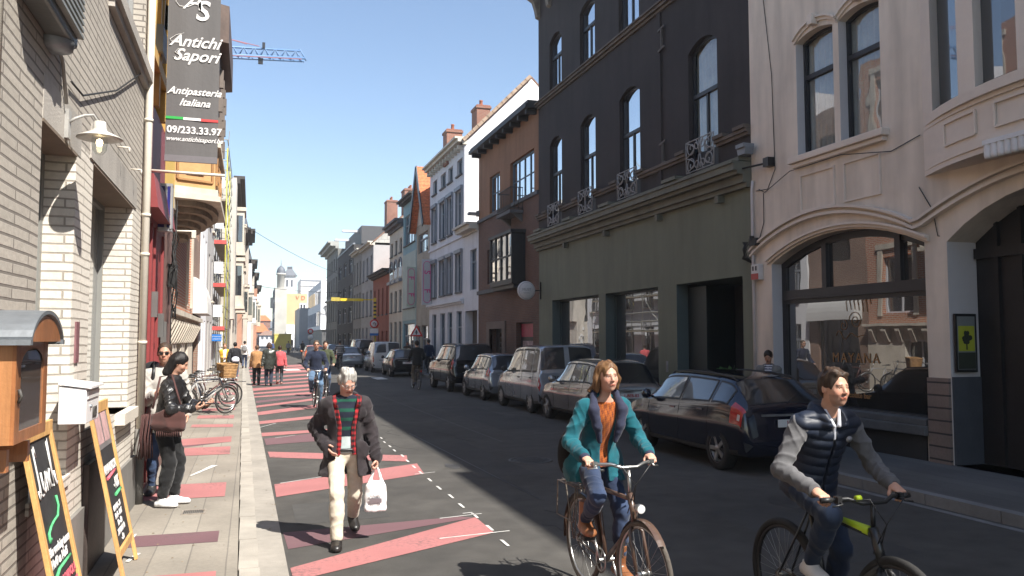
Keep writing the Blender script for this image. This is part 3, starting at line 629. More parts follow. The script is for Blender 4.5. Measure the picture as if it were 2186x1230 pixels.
b.tube([(RX + 1.45, 16.5, 3.1), (RX + 1.4, 16.4, 2.2), (RX + 1.45, 16.1, 1.7), (RX + 1.45, 16.0, 2.6)], .02, 6); b.build('pipework', mat('dark_pipework', (.04, .038, .038), .6, .1, 5, 0), dk)
up = []
for o4 in (26.33, 23.56, 20.69, 16.88): pass
first = [dict(y0=25.15, y1=26.3, z0=6.32, z1=8.88, arch=.22, d=.18), dict(y0=22.35, y1=23.53, z0=6.32, z1=8.88, arch=.22, d=.18), dict(y0=19.4, y1=20.66, z0=6.32, z1=8.88, arch=.22, d=.18), dict(y0=15.6, y1=16.86, z0=6.32, z1=8.92, arch=.22, d=.18)]
first = [dict(o, z0=5.62) for o in first]
second = [dict(o, z0=10.5, z1=12.5) for o in first]
wall(dk, RX, 1, *DY, 5.1, 14.5, first + second, darkr, .3, 9, name='upper_wall')
for i, o in enumerate(first + second):
    fr = window(dk, RX, 1, o, wood_dk, pane_see if i == 3 else pane_sky, .07, 2, .62, curt=1 if i == 3 else False)
    q = MB(); q.box(RX + .13, RX + .16, o['y0'], o['y1'], o['z0'], o['z0'] + .68) if i < 4 else q.box(RX + .13, RX + .16, o['y0'], o['y1'], o['z0'], o['z0'] + .02); q.build('window_panel', wood_dk, fr)
cornice(dk, RX, 1, DY[0], DY[1], 5.1, [(.1, .12), (.16, .2), (.08, .34), (.14, .42), (.05, .46)], greentrim, 'shop_cornice')
b = MB(); b.box(RX - .3, RX + .02, *DY, 5.64, 5.72)
for o in first: b.box(RX - .38, RX + .02, o['y1'] + .02, o['y1'] + .7, 5.72, 5.8)
b.build('cornice_capping', greentrim, dk)
b = MB()
for y in (15.4, 18.2, 21.4, 24.6): b.box(RX - .16, RX, y, y + .14, 4.93, 5.08)
b.build('cornice_block', greentrim, dk)
b = MB()
ed = [DY[0]] + [v for o in sorted(first, key=lambda q: q['y0']) for v in (o['y0'], o['y1'])] + [DY[1]]
for a, c in zip(ed[::2], ed[1::2]):
    b.box(RX - .07, RX + .02, a, c, 6.2, 6.27); b.box(RX - .12, RX + .02, a, c, 6.27, 6.34)
    for y0, y1 in ((a, a + .42), (c - .42, c)):
        if y1 - y0 < c - a: b.box(RX - .17, RX + .02, max(a, y0), min(c, y1), 6.345, 6.42)
b.build('sill_band', sillst, dk)
cornice(dk, RX, 1, *DY, 10.28, [(.07, .06), (.08, .13), (.05, .18)], sillst, 'string_course')
b = MB()
for y0, y1 in ((18.15, 18.33),): b.box(RX - .05, RX + .02, y0, y1, 5.8, 10.28)
b.build('wall_pilaster', darkr, dk)
for z in (9.55, 6.62):
    b = MB(); y = 18.05; b.bar((RX - .07, y - .16, z + .28), (RX - .07, y + .16, z + .22), .03, .05); b.bar((RX - .07, y - .16, z - .25), (RX - .07, y + .16, z - .3), .03, .05); b.bar((RX - .06, y, z - .28), (RX - .06, y, z + .25), .04, .05, up=(1, 0, 0)); b.build('wall_anchor', mat('rusty_anchor', (.12, .105, .095), .8, .3, 8, .2, 40), dk)
cornice(dk, RX, 1, *DY, 14.5, [(.15, .12), (.2, .4), (.16, .55)], darktrim)
b = MB(); y = 14.6
while y < 27.4:
    b.prism([(RX, 13.6), (RX - .12, 13.65), (RX - .16, 13.9), (RX - .26, 14.2), (RX - .5, 14.35), (RX - .5, 14.65), (RX, 14.65)], 'y', y, y + .22); y += 1.15
b.build('cornice_bracket', mat('weathered_stone_bracket', (.22, .2, .17), .9, .3, 6, .4, 30), dk)
def iron_guard(y0, y1, z0, z1, parent):
    b = MB(); x = RX - .1; w = (y1 - y0); h = z1 - z0; cy = (y0 + y1) / 2; cz = (z0 + z1) / 2; r_ = .014
    for z in (z0, z1): b.tube([(x, y0, z), (x, y1, z)], r_, 6)
    for y in (y0, y1): b.tube([(x, y, z0), (x, y, z1)], r_, 6)
    def spiral(c, q, r0, a0, turns, sg):
        return [(x, c + sg * r0 * (1 - .8 * i / 20) * math.cos(a0 + turns * i / 20), q + r0 * (1 - .8 * i / 20) * math.sin(a0 + turns * i / 20)) for i in range(21)]
    for sg in (-1, 1):
        for sz in (-1, 1):
            b.tube(spiral(cy + sg * w * .3, cz + sz * h * .27, w * .17, sz * 1.2, sz * -8, sg), r_, 5)
            b.tube(spiral(cy + sg * w * .12, cz + sz * h * .33, w * .11, sz * 2.4, sz * 7, sg), r_, 5)
            b.tube([(x, cy + sg * w * .12 * k + sg * .02, cz + sz * h * (.5 - .5 * (1 - k) ** 2)) for k in (0, .3, .6, 1)], r_, 5)
            b.tube([(x, cy + sg * (w * .5 - w * .3 * math.sin(t * 3.14)), cz + sz * h * .5 * t) for t in (0, .2, .4, .6, .8, 1)], r_, 5)
    return b.build('window_guard', railm, parent)
for o in first: iron_guard(o['y0'] + .03, o['y1'] - .03, 5.84, 6.56, dk)
tag(MB().box(RX - .03, RX, 18.0, 18.07, 1.15, 1.42).box(RX - .035, RX - .03, 18.02, 18.05, 1.3, 1.35).build('intercom', railm), 'slim metal intercom plate on the green wall beside the dark portal', 'intercom')
fg = empty('flower_crate', (RX + .5, 16.2, .12), label='yellow and green cut-out display standing at the foot of the dark portal', cat='display')
b = MB()
for k in range(60):
    y = random.uniform(-.5, .5); x = random.uniform(-.14, .14); z = random.uniform(.75, 1.2) - abs(y) * .3; a = random.uniform(0, 3.1); dx, dy = .1 * math.cos(a), .1 * math.sin(a)
    b.add([(x, y, z), (x + dx, y + dy, z + .05), (x + dx * .7, y + dy * .4, z + .12), (x, y - .04, z + .09)], [(0, 1, 2, 3)])
b.build('green_leaves', mat('green_leaf', (.04, .13, .04), .6, .3, 6, 0), fg)
b = MB()
for y in (-.3, .25): b.lathe([(0, -.1), (.1, -.06), (.13, 0), (.1, .07), (0, .1)], (0, y, .98 if y < 0 else .85), n=10)
b.build('yellow_bloom', mat('yellow_bloom', (.5, .38, .04), .6, .3, 6, 0), fg)
b = MB(); b.box(-.16, .16, -.5, .5, 0, .7); b.build('crate', mat('dark_crate', (.05, .04, .03), .8, .3, 4, .1, 30), fg)
# ---- brown brick house -------------------------------------------------------
bb = building('brown_brick_house', 'brown brick house with a glazed box bay and a small iron balcony')
BY = (27.46, 35.6)
bo = [dict(y0=32.3, y1=33.8, z0=7.4, z1=9.0, arch=0), dict(y0=27.95, y1=30.85, z0=7.3, z1=9.0, arch=0)]
wall(bb, RX, 1, *BY, 7.25, 10.35, bo, mat('brown_render', (.27, .14, .075), .85, .12, .8, .2, 60, dirt=.2), .14, 9, name='upper_wall')
lo = [dict(y0=32.5, y1=34.15, z0=4.35, z1=5.85, arch=0), dict(y0=31.8, y1=33.7, z0=.12, z1=2.4, arch=0, d=.35), dict(y0=28.1, y1=30.1, z0=.12, z1=2.6, arch=0, d=.25)]
wall(bb, RX, 1, *BY, .1, 7.25, lo, brk_br, .14, 9, name='brick_wall')
cornice(bb, RX, 1, *BY, 7.2, [(.14, .08)], stone_g, 'sill_band'); cornice(bb, RX, 1, 31.5, 35.55, 3.95, [(.16, .1)], stone_g, 'stone_ledge')
window(bb, RX, 1, bo[0], bluewin, pane_sky, .08, 2, rows=2); window(bb, RX, 1, bo[1], bluewin, pane_sky, .08, 4, rows=2)
window(bb, RX, 1, lo[0], wood_dk, pane_sky, .08, 2, rows=2)
b = MB(); b.box(RX - .5, RX + .1, *BY, 10.35, 10.5); b.box(RX - .42, RX + .1, *BY, 10.5, 10.62)
for i in range(9): b.box(RX - .4, RX, BY[0] + .2 + i * .95, BY[0] + .36 + i * .95, 10.18, 10.35)
b.build('roof_edge', mat('dark_roof_edge', (.03, .03, .033), .6, .2, 3, .1, 40), bb)
ob = MB(); bx0, bx1 = RX - .55, RX; y0, y1 = 28.95, 31.9
ob.box(bx0, bx1, y0, y1, 4.05, 4.25); ob.box(bx0 - .05, bx1, y0 - .05, y1 + .05, 5.98, 6.1); ob.box(bx0 + .1, bx1, y0 + .1, y1 - .1, 3.9, 4.05)
for y in (y0, y1 - .1): ob.box(bx0, bx0 + .1, y, y + .1, 4.25, 5.98)
for i in range(1, 4): ob.box(bx0 + .01, bx0 + .08, y0 + (y1 - y0) * i / 4 - .05, y0 + (y1 - y0) * i / 4 + .05, 4.25, 5.98)
ob.box(bx0 + .015, bx0 + .07, y0 + .1, y1 - .1, 5.1, 5.16); ob.box(bx0 + .1, bx1, y0 + .02, y0 + .06, 4.25, 5.98)
o_ = ob.build('box_bay', mat('black_bay_wood', (.016, .015, .015), .5, .2, 4, .1, 40), bb)
g = MB(); g.quad((bx0 + .05, y0, 4.2), (bx0 + .05, y1, 4.2), (bx0 + .05, y1, 6), (bx0 + .05, y0, 6)); g.quad((bx0 + .06, y1 - .03, 4.2), (bx1, y1 - .03, 4.2), (bx1, y1 - .03, 6), (bx0 + .06, y1 - .03, 6)); g.build('pane', glass('bay_glass', .5, (.02, .02, .02), .006), o_, recalc=False)
b = MB(); b.box(RX - .55, RX, 29.2, 31.0, 6.75, 6.88); b.prism([(RX, 6.45), (RX - .4, 6.75), (RX, 6.75)], 'y', 29.3, 29.45); b.prism([(RX, 6.45), (RX - .4, 6.75), (RX, 6.75)], 'y', 30.75, 30.9)
ba = b.build('balcony', stone_g, bb); b = MB()
for z in (6.95, 7.75): b.tube([(RX, 29.25, z), (RX - .5, 29.25, z), (RX - .5, 30.95, z), (RX, 30.95, z)], .02, 5)
for i in range(15): b.tube([(RX - .5, 29.25 + i * .121, 6.9), (RX - .5 - .05 * math.sin(3 * (i % 2)), 29.25 + i * .121, 7.3), (RX - .5, 29.25 + i * .121, 7.75)], .012, 4)
for i in range(4): b.tube([(RX - .5 + i * .16, 29.25, 6.9), (RX - .5 + i * .16, 29.25, 7.75)], .012, 4)
b.build('railing', iron, ba)
b = MB()
for a in ((33.7, 34.1, .12, 2.7), (31.4, 31.8, .12, 2.7), (31.8, 33.7, 2.4, 2.7)): b.box(RX - .06, RX + .1, *a)
b.build('stone_door_surround', mat('brown_stone', (.16, .12, .1), .8, .2, 2, .2, 40), bb)
b = MB(); b.box(RX + .28, RX + .34, 31.8, 33.7, .12, 2.4)
dr = b.build('door', mat('black_door', (.02, .018, .018), .5, .2, 3, .1, 40), bb); b = MB()
for i in range(5):
    for j in range(7): b.box(RX + .27, RX + .28, 32.05 + i * .24, 32.22 + i * .24, .75 + j * .22, .92 + j * .22)
b.build('door_pane', glass('door_glass', .5, (.05, .05, .05), 0), dr)
b = MB(); b.box(RX + .2, RX + .24, 28.1, 30.1, .12, 2.6); sh = b.build('shop_door', MATS['black_door'], bb)
b = MB(); b.box(RX + .19, RX + .199, 28.2, 30.0, 2.05, 2.55); b.build('red_transom', mat('raspberry_print', (.35, .03, .07), .5, .2, 4, 0), sh)
b = MB(); b.box(RX + .18, RX + .199, 28.6, 29.8, .5, 1.9); b.build('door_poster', mat('pale_poster', (.5, .36, .36), .6, .5, 4, 0), sh)
rs = empty('round_sign', (9.25, 27.25, 3.68), label='round white hanging shop sign on an iron bracket in front of the brown bricks', cat='sign')
b = MB(); b.lathe([(0, -.05), (.31, -.05), (.335, 0), (.31, .05), (0, .05)], (0, 0, 0), (0, 1, 0), 32); b.build('disc', mat('sign_white', (.62, .60, .58), .5, .06, 4, 0), rs)
b = MB(); b.lathe([(.28, -.052), (.285, -.054), (.29, -.052)], (0, 0, 0), (0, 1, 0), 32); b.build('ring', mat('sign_grey', (.25, .25, .25), .5, .06, 4, 0), rs)
text_part('MUST', .13, MATS['sign_grey'], rs, (0, -.056, .03), (math.pi / 2, 0, 0)); text_part('boutique', .06, MATS['sign_grey'], rs, (0, -.056, -.08), (math.pi / 2, 0, 0))
b = MB(); b.box(.28, .56, -.02, .02, -.02, .02); b.box(.5, .545, -.03, .03, -.3, .3); b.build('bracket', MATS['black_metal'], rs)
# ---- white house -------------------------------------------------------------
wh = building('white_house', 'white painted three storey house with a tall bare gable wall and brick chimneys')
WY = (38.3, 46.3)
rows3 = [[(42.25, 43.45), (40.65, 41.7), (38.65, 39.75)], ]
wo = []
for a, c in rows3[0]:
    wo += [dict(y0=a, y1=c, z0=10.15, z1=10.95, arch=0), dict(y0=a, y1=c, z0=7.38, z1=9.35, arch=0), dict(y0=a, y1=c, z0=4.3, z1=6.2, arch=0), dict(y0=a, y1=c, z0=.7, z1=3.35, arch=0)]
for z0, z1 in ((7.38, 9.35), (4.3, 6.2), (.7, 3.35), (10.15, 10.95)): wo.append(dict(y0=44.4, y1=45.5, z0=z0, z1=z1, arch=0))
wall(wh, RX, 1, *WY, .1, 11.5, wo, whit2, .2, 7.0, name='front_wall')
for o in wo: window(wh, RX, 1, o, bluewin, pane_dk, .07, 2, .7 if o['z1'] - o['z0'] > 1 else None, sill=stone_g)
b = MB()
for a, c in rows3[0] + [(44.4, 45.5)]:
    for z in (9.35, 6.2): b.box(RX - .14, RX + .01, a - .12, c + .12, z + .02, z + .2); b.box(RX - .08, RX + .01, a - .1, a, z - 1.9, z + .02); b.box(RX - .08, RX + .01, c, c + .1, z - 1.9, z + .02)
b.build('window_hood', greywin, wh)
cornice(wh, RX, 1, *WY, 3.7, [(.1, .1), (.12, .2)], whit2, 'string_course'); cornice(wh, RX, 1, *WY, 6.95, [(.1, .08)], whit2, 'upper_string_course')
cornice(wh, RX, 1, WY[0] - .1, WY[1], 11.5, [(.12, .1), (.15, .35), (.1, .5)], cream)
b = MB(); 
for i in range(12): b.box(RX - .3, RX, 38.5 + i * .65, 38.65 + i * .65, 11.3, 11.5)
b.build('cornice_bracket', cream, wh)
gable_roof(wh, RX, 1, *WY, 11.6, 3.55, 7.0, tile_br, whit, over=.1)
b = MB(); b.add([(RX + .02, 38.28, 7.0), (RX + 7, 38.28, 7.0), (RX + 7, 38.28, 11.6), (RX + 3.5, 38.28, 15.1), (RX + .02, 38.28, 11.6)], [(0, 1, 2, 3, 4)]); b.build('bare_gable_wall', whit, wh, recalc=False)
b = MB()
for i in range(14):
    t0, t1 = i / 14, (i + .93) / 14; b.bar((RX + 3.5 * t0 - .1, 38.25, 11.68 + 3.55 * t0), (RX + 3.5 * t1 - .1, 38.25, 11.68 + 3.55 * t1), .3, .16)
b.build('verge_tiles', mat('pale_verge_tile', (.36, .27, .2), .8, .3, 6, .2, 40), wh)
chimney(wh, 10.1, 42, 11.2, 13.1, .42, .45, brk_rd, 1); chimney(wh, 10.95, 39.4, 11.9, 13.75, .35, .5, brk_rd, 1)
b = MB(); b.box(RX - .05, RX + .03, *WY, .12, 2.15); b.build('blue_base', mat('blue_painted_base', (.16, .21, .28), .7, .15, 1, .1, 50), wh) if 0 else None
# annex
ax = building('white_annex', 'low white painted annex with a garage opening beside the brown brick house')
ao = [dict(y0=35.95, y1=37.1, z0=4.25, z1=6.15, arch=0), dict(y0=35.8, y1=38.0, z0=.12, z1=3.3, arch=0, d=.4)]
wall(ax, RX, 1, 35.62, 38.28, .1, 6.9, ao, whit2, .2, 7, name='front_wall'); window(ax, RX, 1, ao[0], bluewin, pane_dk, .07, 2, .7)
cornice(ax, RX, 1, 35.62, 38.28, 6.9, [(.1, .1), (.2, .45), (.1, .6)], cream)
b = MB(); b.box(RX + .38, RX + .42, 36.6, 38, .12, 3.3); b.build('garage_door', mat('dark_garage_door', (.07, .06, .05), .6, .2, 3, .1, 40), ax)
b = MB(); b.box(RX + .36, RX + .42, 35.8, 36.59, .12, 3.3); b.build('blue_door', mat('blue_door', (.07, .13, .25), .6, .1, 3, .1, 40), ax)
tag(MB().box(RX - .5, RX - .1, 35.45, 35.75, 7.6, 7.72).box(RX - .1, RX, 35.5, 35.7, 7.55, 7.8).build('wall_floodlight', railm), 'small white floodlight fixed high where the brown bricks meet the white house', 'lamp')
# ---- cream house with tiled gable --------------------------------------------
cg = building('gabled_house', 'narrow cream brick house with a steep orange tiled gable roof')
CGY = (46.32, 50.2)
crb = brick('cream_glazed_brick', (.50, .45, .36), (.46, .41, .33), (.3, .27, .22))
co = [dict(y0=46.8, y1=49.7, z0=7.2, z1=8.4, arch=0), dict(y0=46.9, y1=48.6, z0=4.3, z1=6.1, arch=0), dict(y0=46.7, y1=48.5, z0=.12, z1=2.8, arch=0), dict(y0=48.9, y1=49.8, z0=.12, z1=2.8, arch=0)]
wall(cg, RX, 1, *CGY, .1, 9.0, co, crb, .2, 7)
for o in co: window(cg, RX, 1, o, greywin, pane_dk, .07, 3 if o['y1'] - o['y0'] > 2 else 2, .7)
ym = sum(CGY) / 2; b = MB()
b.add([(RX, CGY[0], 9), (RX, CGY[1], 9), (RX, ym, 12.3)], [(0, 1, 2)]); b.build('gable_front', cream, cg, recalc=False)
def cross_roof(parent, X, y0, y1, z, h, deep, m, over=.45, t=.12):
    ym = (y0 + y1) / 2; b = MB(); ex = .25
    for ya in (y0 - ex, y1 + ex):
        zz = z - ex * h / ((y1 - y0) / 2); v = [(X - over, ya, zz), (X + deep, ya, zz), (X + deep, ym, z + h), (X - over, ym, z + h)]; v += [(p[0], p[1], p[2] + t) for p in v]
        b.add(v, [(0, 1, 2, 3), (4, 5, 6, 7), (0, 1, 5, 4), (1, 2, 6, 5), (2, 3, 7, 6), (3, 0, 4, 7)])
    b.build('roof', m, parent); b = MB()
    for ya in (y0 - ex, y1 + ex): b.bar((X - over - .02, ya, z - ex * h / ((y1 - y0) / 2)), (X - over - .02, ym, z + h + .05), .06, .35)
    b.build('barge_board', wood_dk, parent)
cross_roof(cg, RX, CGY[0], CGY[1], 9.0, 3.3, 7, tile_or)
# ---- projecting banners S F and F F
pinkl = mat('magenta_print', (.62, .08, .25), .6, .1, 4, 0)
for yy, letters, lb, zc, hh in ((45.6, ('S', 'F'), 'tall grey hanging banner with pink letters S F on the white house', 5.22, 1.3), (50.4, ('F', 'F'), 'pale green hanging banner with pink letters F F beyond the tiled gable', 5.25, 1.25)):
    g = empty('hanging_banner', (9.5, yy, zc), label=lb, cat='banner', group='hanging banners with pink letters')
    MB().box(-.29, .29, -.04, .04, -hh, hh).build('banner_board', mat('banner_' + letters[0], (.5, .5, .5) if letters[0] == 'S' else (.44, .5, .42), .6, .05, 2, 0), g)
    b = MB(); r_ = .2; hp = hh - .12
    pts = [(r_ * math.cos(a), -.045, hp - r_ + r_ * math.sin(a)) for a in [math.pi * i / 8 for i in range(9)]] + [(r_ * math.cos(a), -.045, -hp + r_ + r_ * math.sin(a)) for a in [math.pi + math.pi * i / 8 for i in range(9)]]
    b.tube(pts, .018, 5, closed=True); b.build('outline', pinkl, g)
    for k, ch in enumerate(letters): text_part(ch, .48, pinkl, g, (0, -.046, .55 - 1.05 * k), (math.pi / 2, -math.pi / 2 + math.pi, 0), bold=.012)
    b = MB(); b.box(.28, .35, -.03, .03, hh - .1, hh - .05); b.box(.28, .35, -.03, .03, -hh + .05, -hh + .1); b.build('bracket', iron, g)
# ---- the smaller houses further on -------------------------------------------
def rows_house(name, label, y0, y1, z1, m, cols, floors, frame, pane=pane_dk, X=RX, s=1, corn=None, cm=None, sill=stone_g, deep=9, wfrac=.45, arch=0, curt=False, cols_w=2, mats=None):
    h = building(name, label); w = (y1 - y0) / cols; os = []
    for z0, zt in floors:
        for i in range(cols):
            c = y0 + w * (i + .5); os.append(dict(y0=c - w * wfrac / 2, y1=c + w * wfrac / 2, z0=z0, z1=zt, arch=arch))
    wall(h, X, s, y0, y1, -.1, z1, os, m, .2, deep)
    for o in os: window(h, X, s, o, frame, pane, .07, cols_w, .68, sill=sill if sill else None)
    if corn: cornice(h, X, s, y0, y1, z1, corn, cm or m)
    return h
bh = rows_house('blue_house', 'pale turquoise flat fronted house beyond the tiled gable', 50.22, 55.0, 11.0, mat('turquoise_render', (.22, .36, .40), .8, .08, 1, .1, 60), 1, [(.5, 3.0), (4.0, 6.0), (8.2, 10.2)], greywin, wfrac=.8, corn=[(.15, .35), (.12, .5)], cm=darktrim, cols_w=4)
b = MB(); b.box(RX - .03, RX + .01, 50.3, 54.9, 3.2, 7.6); b.build('panel_band', mat('pale_green_panel', (.38, .45, .41), .8, .1, 1, 0), bh)
ch = rows_house('arched_house', 'cream rendered house with three round arched upper windows and a dark cornice', 55.02, 60.7, 9.7, cream, 3, [(.2, 3.2), (3.9, 5.4), (8.0, 9.0)], wood_dk, corn=[(.2, .15), (.2, .4), (.15, .6)], cm=mat('dark_cornice', (.10, .10, .11), .7, .2, 2, .1, 40), wfrac=.5)
for i in range(3):
    c = 55.02 + 1.893 * (i + .5); p = [(c + .62 * math.cos(math.pi * k / 12), 7.0 + .62 * math.sin(math.pi * k / 12)) for k in range(13)]
    b = MB(); b.add([(RX - .02, y, z) for y, z in p] + [(RX - .02, c - .62, 6.1), (RX - .02, c + .62, 6.1)], [tuple(range(15))]); b.build('arch_window', pane_dk, ch, recalc=False)
    b = MB(); [b.bar((RX - .05, *p[k]), (RX - .05, *p[k + 1]), .08, .12) for k in range(12)]; b.box(RX - .25, RX, c - .7, c + .7, 5.95, 6.15); b.build('arch_surround', greywin, ch)
rb = rows_house('red_brick_house', 'low red brick house with a tiled roof and a row of narrow windows', 60.72, 69.2, 6.9, mat('red_rendered_brick', (.30, .10, .065), .85, .12, 1, .2, 60), 4, [(.2, 2.6), (3.9, 6.0)], wood_dk, corn=[(.15, .2), (.15, .45), (.1, .55)], cm=darktrim, wfrac=.35, sill=stone_g, deep=7)
gable_roof(rb, RX, 1, 60.72, 69.2, 7.2, 1.8, 7, tile_or, cream)
MB().box(RX + 1.2, RX + 2.4, 62.4, 63.8, 7.8, 9.6).box(RX + 1.0, RX + 2.6, 62.3, 63.9, 9.6, 9.75).build('dormer', whit, rb)
g1 = rows_house('grey_gabled_house', 'tall pale grey house with a slate clad gable facing the street', 69.22, 76.8, 10.0, mat('grey_render', (.36, .37, .37), .8, .1, 1, .1, 50), 3, [(.2, 3.0), (4.0, 6.2), (7.2, 9.2)], greywin, corn=[(.2, .3), (.12, .5)], cm=cream, deep=9)
gable_roof(g1, RX, 1, 69.22, 76.8, 10.2, 4.2, 9, tile_br, brick('slate_cladding', (.46, .47, .44), (.44, .45, .42), (.28, .29, .28), .5, .5, .02, .3), over=.2)
chimney(g1, 13.2, 71, 13, 15.2, .6, .8, brk_rd, 3); chimney(g1, 12.2, 75, 12.5, 14.8, .5, .7, brk_rd, 2)
g2 = rows_house('grey_house', 'grey rendered house with tall narrow windows', 76.82, 83.2, 10.2, mat('grey_render_dark', (.23, .235, .22), .8, .1, 1, .1, 50), 3, [(.2, 3.0), (4.0, 6.4), (7.2, 9.4)], greywin, corn=[(.2, .3), (.12, .5)], cm=cream)
g3 = rows_house('dark_brick_block', 'modern dark brick apartment block with wide windows', 83.22, 99.2, 11.6, brick('charcoal_brick', (.06, .055, .055), (.05, .045, .045), (.05, .05, .05)), 3, [(.5, 2.6), (3.7, 5.4), (6.2, 7.6), (8.8, 10.4)], greywin, wfrac=.5, cols_w=3, corn=[(.15, .1)], cm=greywin)
MB().box(RX + .8, RX + 8, 83.6, 98.8, 11.75, 13.6).build('set_back_storey', mat('dark_cladding', (.07, .07, .075), .6, .1, 2, 0), g3)
b = MB()
for y in (86, 94): b.box(RX - .9, RX + .9, y, y + .5, 13.2, 13.4)
b.build('roof_beam', whit2, g3)
g4 = rows_house('old_corner_house', 'old stone corner house with a heavy bracketed cornice', 99.22, 114, 12.9, mat('aged_stone', (.2, .2, .185), .85, .2, .6, .2, 40), 5, [(.2, 3.2), (4.2, 6.6), (7.6, 9.6), (10.4, 12)], wood_dk, corn=[(.3, .3), (.35, .9), (.2, 1.2)], cm=mat('pale_cornice', (.4, .4, .37), .8, .2, 2, .1, 40))
cornice(g4, RX, 1, 99.22, 114, 6.9, [(.2, .25)], MATS['pale_cornice'], 'string_course')
# ---- side of the street behind the camera's right shoulder: the houses whose roofs shade the road
for a, c, z, m, lb in ((-6.2, 1.18, 14.75, cream, 'tall cream house next to the pink house, towards the camera'), (-13.8, -6.22, 13.2, brk_rd, 'red brick house behind the camera on the shaded side')):
    h_ = rows_house('town_house', lb, a, c, z, m, 3, [(.5, 3.2), (4.6, 7.0), (8.2, 10.4), (11.2, 12.4)], wood_dk, corn=[(.2, .3)], cm=pinktrim)
# ---- far blocks past the corner ----------------------------------------------
wb = building('white_modern_block', 'far white modern block with a bare white end wall and strip windows')
b = MB(); b.box(11.1, 24, 140, 172, 3.6, 11.8); b.build('wall', whit, wb)
b = MB(); b.box(11.4, 24, 140.3, 172, -.1, 3.6); b.build('ground_floor', mat('dark_ground_floor', (.1, .1, .1), .6, .2, 1, 0), wb)
b = MB()
for z in (4.3, 8.1): b.box(11.06, 11.1, 140.6, 171, z, z + 2.4)
b.build('strip_window', pane_sky, wb); b = MB()
for z in (4.3, 8.1):
    for i in range(9): b.box(11.0, 11.06, 142 + i * 3.4, 142.2 + i * 3.4, z, z + 2.4)
b.build('window_bars', whit2, wb)
MB().box(13.6, 14.9, 139.9, 139.98, 5.2, 7.8).build('blue_panel', mat('blue_panel', (.03, .12, .3), .5, .1, 2, 0), wb)
MB().box(13.2, 14.9, 139.9, 139.98, 2.5, 3.5).build('blue_shop_sign', mat('bright_blue', (.02, .35, .75), .5, .1, 2, 0), wb)
b = MB(); random.seed(11)
def wal_tree(p, d, l, k):
    q = (p[0] + l * math.sin(d), p[1], p[2] + l * math.cos(d)); b.bar(p, q, .07, .03)
    if k:
        for _ in range(2): wal_tree(q, d + random.uniform(-.7, .7), l * .78, k - 1)
wal_tree((12.0, 139.9, 3.2), .1, 1.5, 5); wal_tree((13.2, 139.9, 3.4), -.2, 1.3, 5); b.build('tree_mural', mat('mural_black', (.02, .02, .02), .8, .1, 2, 0), wb)
gb = building('grey_modern_block', 'far grey flat roofed block in front of the yellow house')
MB().box(9.4, 12.8, 172, 190, -.1, 8.4).build('wall', mat('far_grey_panel', (.3, .31, .32), .7, .06, .3, 0), gb)
wt = building('white_tower_block', 'far white block with a high flat roof behind the modern block')
MB().box(11.2, 30, 200, 215, -.1, 16.5).build('wall', whit, wt); MB().box(11.1, 30, 199.9, 200, 15.9, 16.2).box(11.1, 30, 199.9, 200, 14.6, 14.75).build('ledge', greywin, wt)
yb = building('yellow_house', 'far yellow painted house with faded red letters V D high on its wall')
yelm = mat('ochre_paint', (.55, .42, .24), .8, .08, .4, 0); b = MB()
b.box(7.8, 12.4, 196, 214, 5.4, 12.6); b.build('painted_wall', yelm, yb); MB().box(7.3, 12.4, 195.9, 214, -.1, 5.4).box(7.0, 7.8, 195.9, 214, 5.4, 13.0).build('lower_wall', whit, yb)
MB().box(8.2, 9.4, 195.9, 196, .0, 1.9).build('brick_base', brk_rd, yb)
text_part('V D', 1.35, mat('faded_red_letters', (.5, .12, .05), .8, .1, 2, 0), yb, (10.9, 195.9, 11.6), (math.pi / 2, 0, 0))
b = MB(); b.box(10.7, 12.2, 195.85, 196, 6.6, 10.4); b.build('white_window_bay', whit, yb); b = MB()
for x in (10.95, 11.6):
    for z in (8.8,): b.box(x, x + .35, 195.8, 195.85, z, z + 1.3)
b.box(11.2, 11.7, 195.8, 195.85, 7.0, 8.0); b.build('window', wood_dk, yb)
tw = building('towered_house', 'far white stone corner house with two domed slate turrets')
stn = mat('pale_far_stone', (.5, .48, .43), .8, .15, .4, 0); slate = mat('far_slate', (.11, .12, .14), .6, .1, 1, 0)
MB().box(4.9, 7.4, 185, 205, -.1, 13.2).build('wall', stn, tw)
MB().box(6.9, 9.2, 187, 189.5, 12.6, 15.9).box(6.7, 9.4, 186.8, 189.7, 15.9, 16.1).build('square_tower', whit, tw)
b = MB(); b.add([(6.5, 186.6, 16.1), (9.6, 186.6, 16.1), (9.6, 189.9, 16.1), (6.5, 189.9, 16.1), (7.6, 187.8, 17.8), (8.5, 187.8, 17.8), (8.5, 188.7, 17.8), (7.6, 188.7, 17.8)], [(0, 1, 5, 4), (1, 2, 6, 5), (2, 3, 7, 6), (3, 0, 4, 7), (4, 5, 6, 7)]); b.box(7.5, 8.6, 187.7, 188.8, 17.8, 18.2); b.build('tower_roof', slate, tw)
b = MB(); b.lathe([(.85, -2), (.85, 3.2), (1.05, 3.3), (1.05, 3.6), (0, 3.6)], (6.1, 186, 12.9), n=14); b.build('round_turret', stn, tw)
b = MB(); b.lathe([(1.0, 3.6), (.95, 4.1), (.75, 4.7), (.4, 5.1), (.1, 5.3), (.04, 6.6), (0, 6.6)], (6.1, 186, 12.9), n=14); b.build('turret_dome', slate, tw)
b = MB()
for x in (7.3, 8.3): b.box(x, x + .4, 186.9, 187, 13.7, 15.2)
for i in range(5):
    for z in (1, 4.5, 8, 11.2): b.box(4.82, 4.9, 186 + i * 3.6, 187.4 + i * 3.6, z, z + 2.2)
b.build('window', slate, tw)
MB().box(3.9, 4.6, 187, 197, 4.2, 4.5).box(4.0, 4.6, 187, 189, 8.9, 11.2).build('balcony', stn, tw)
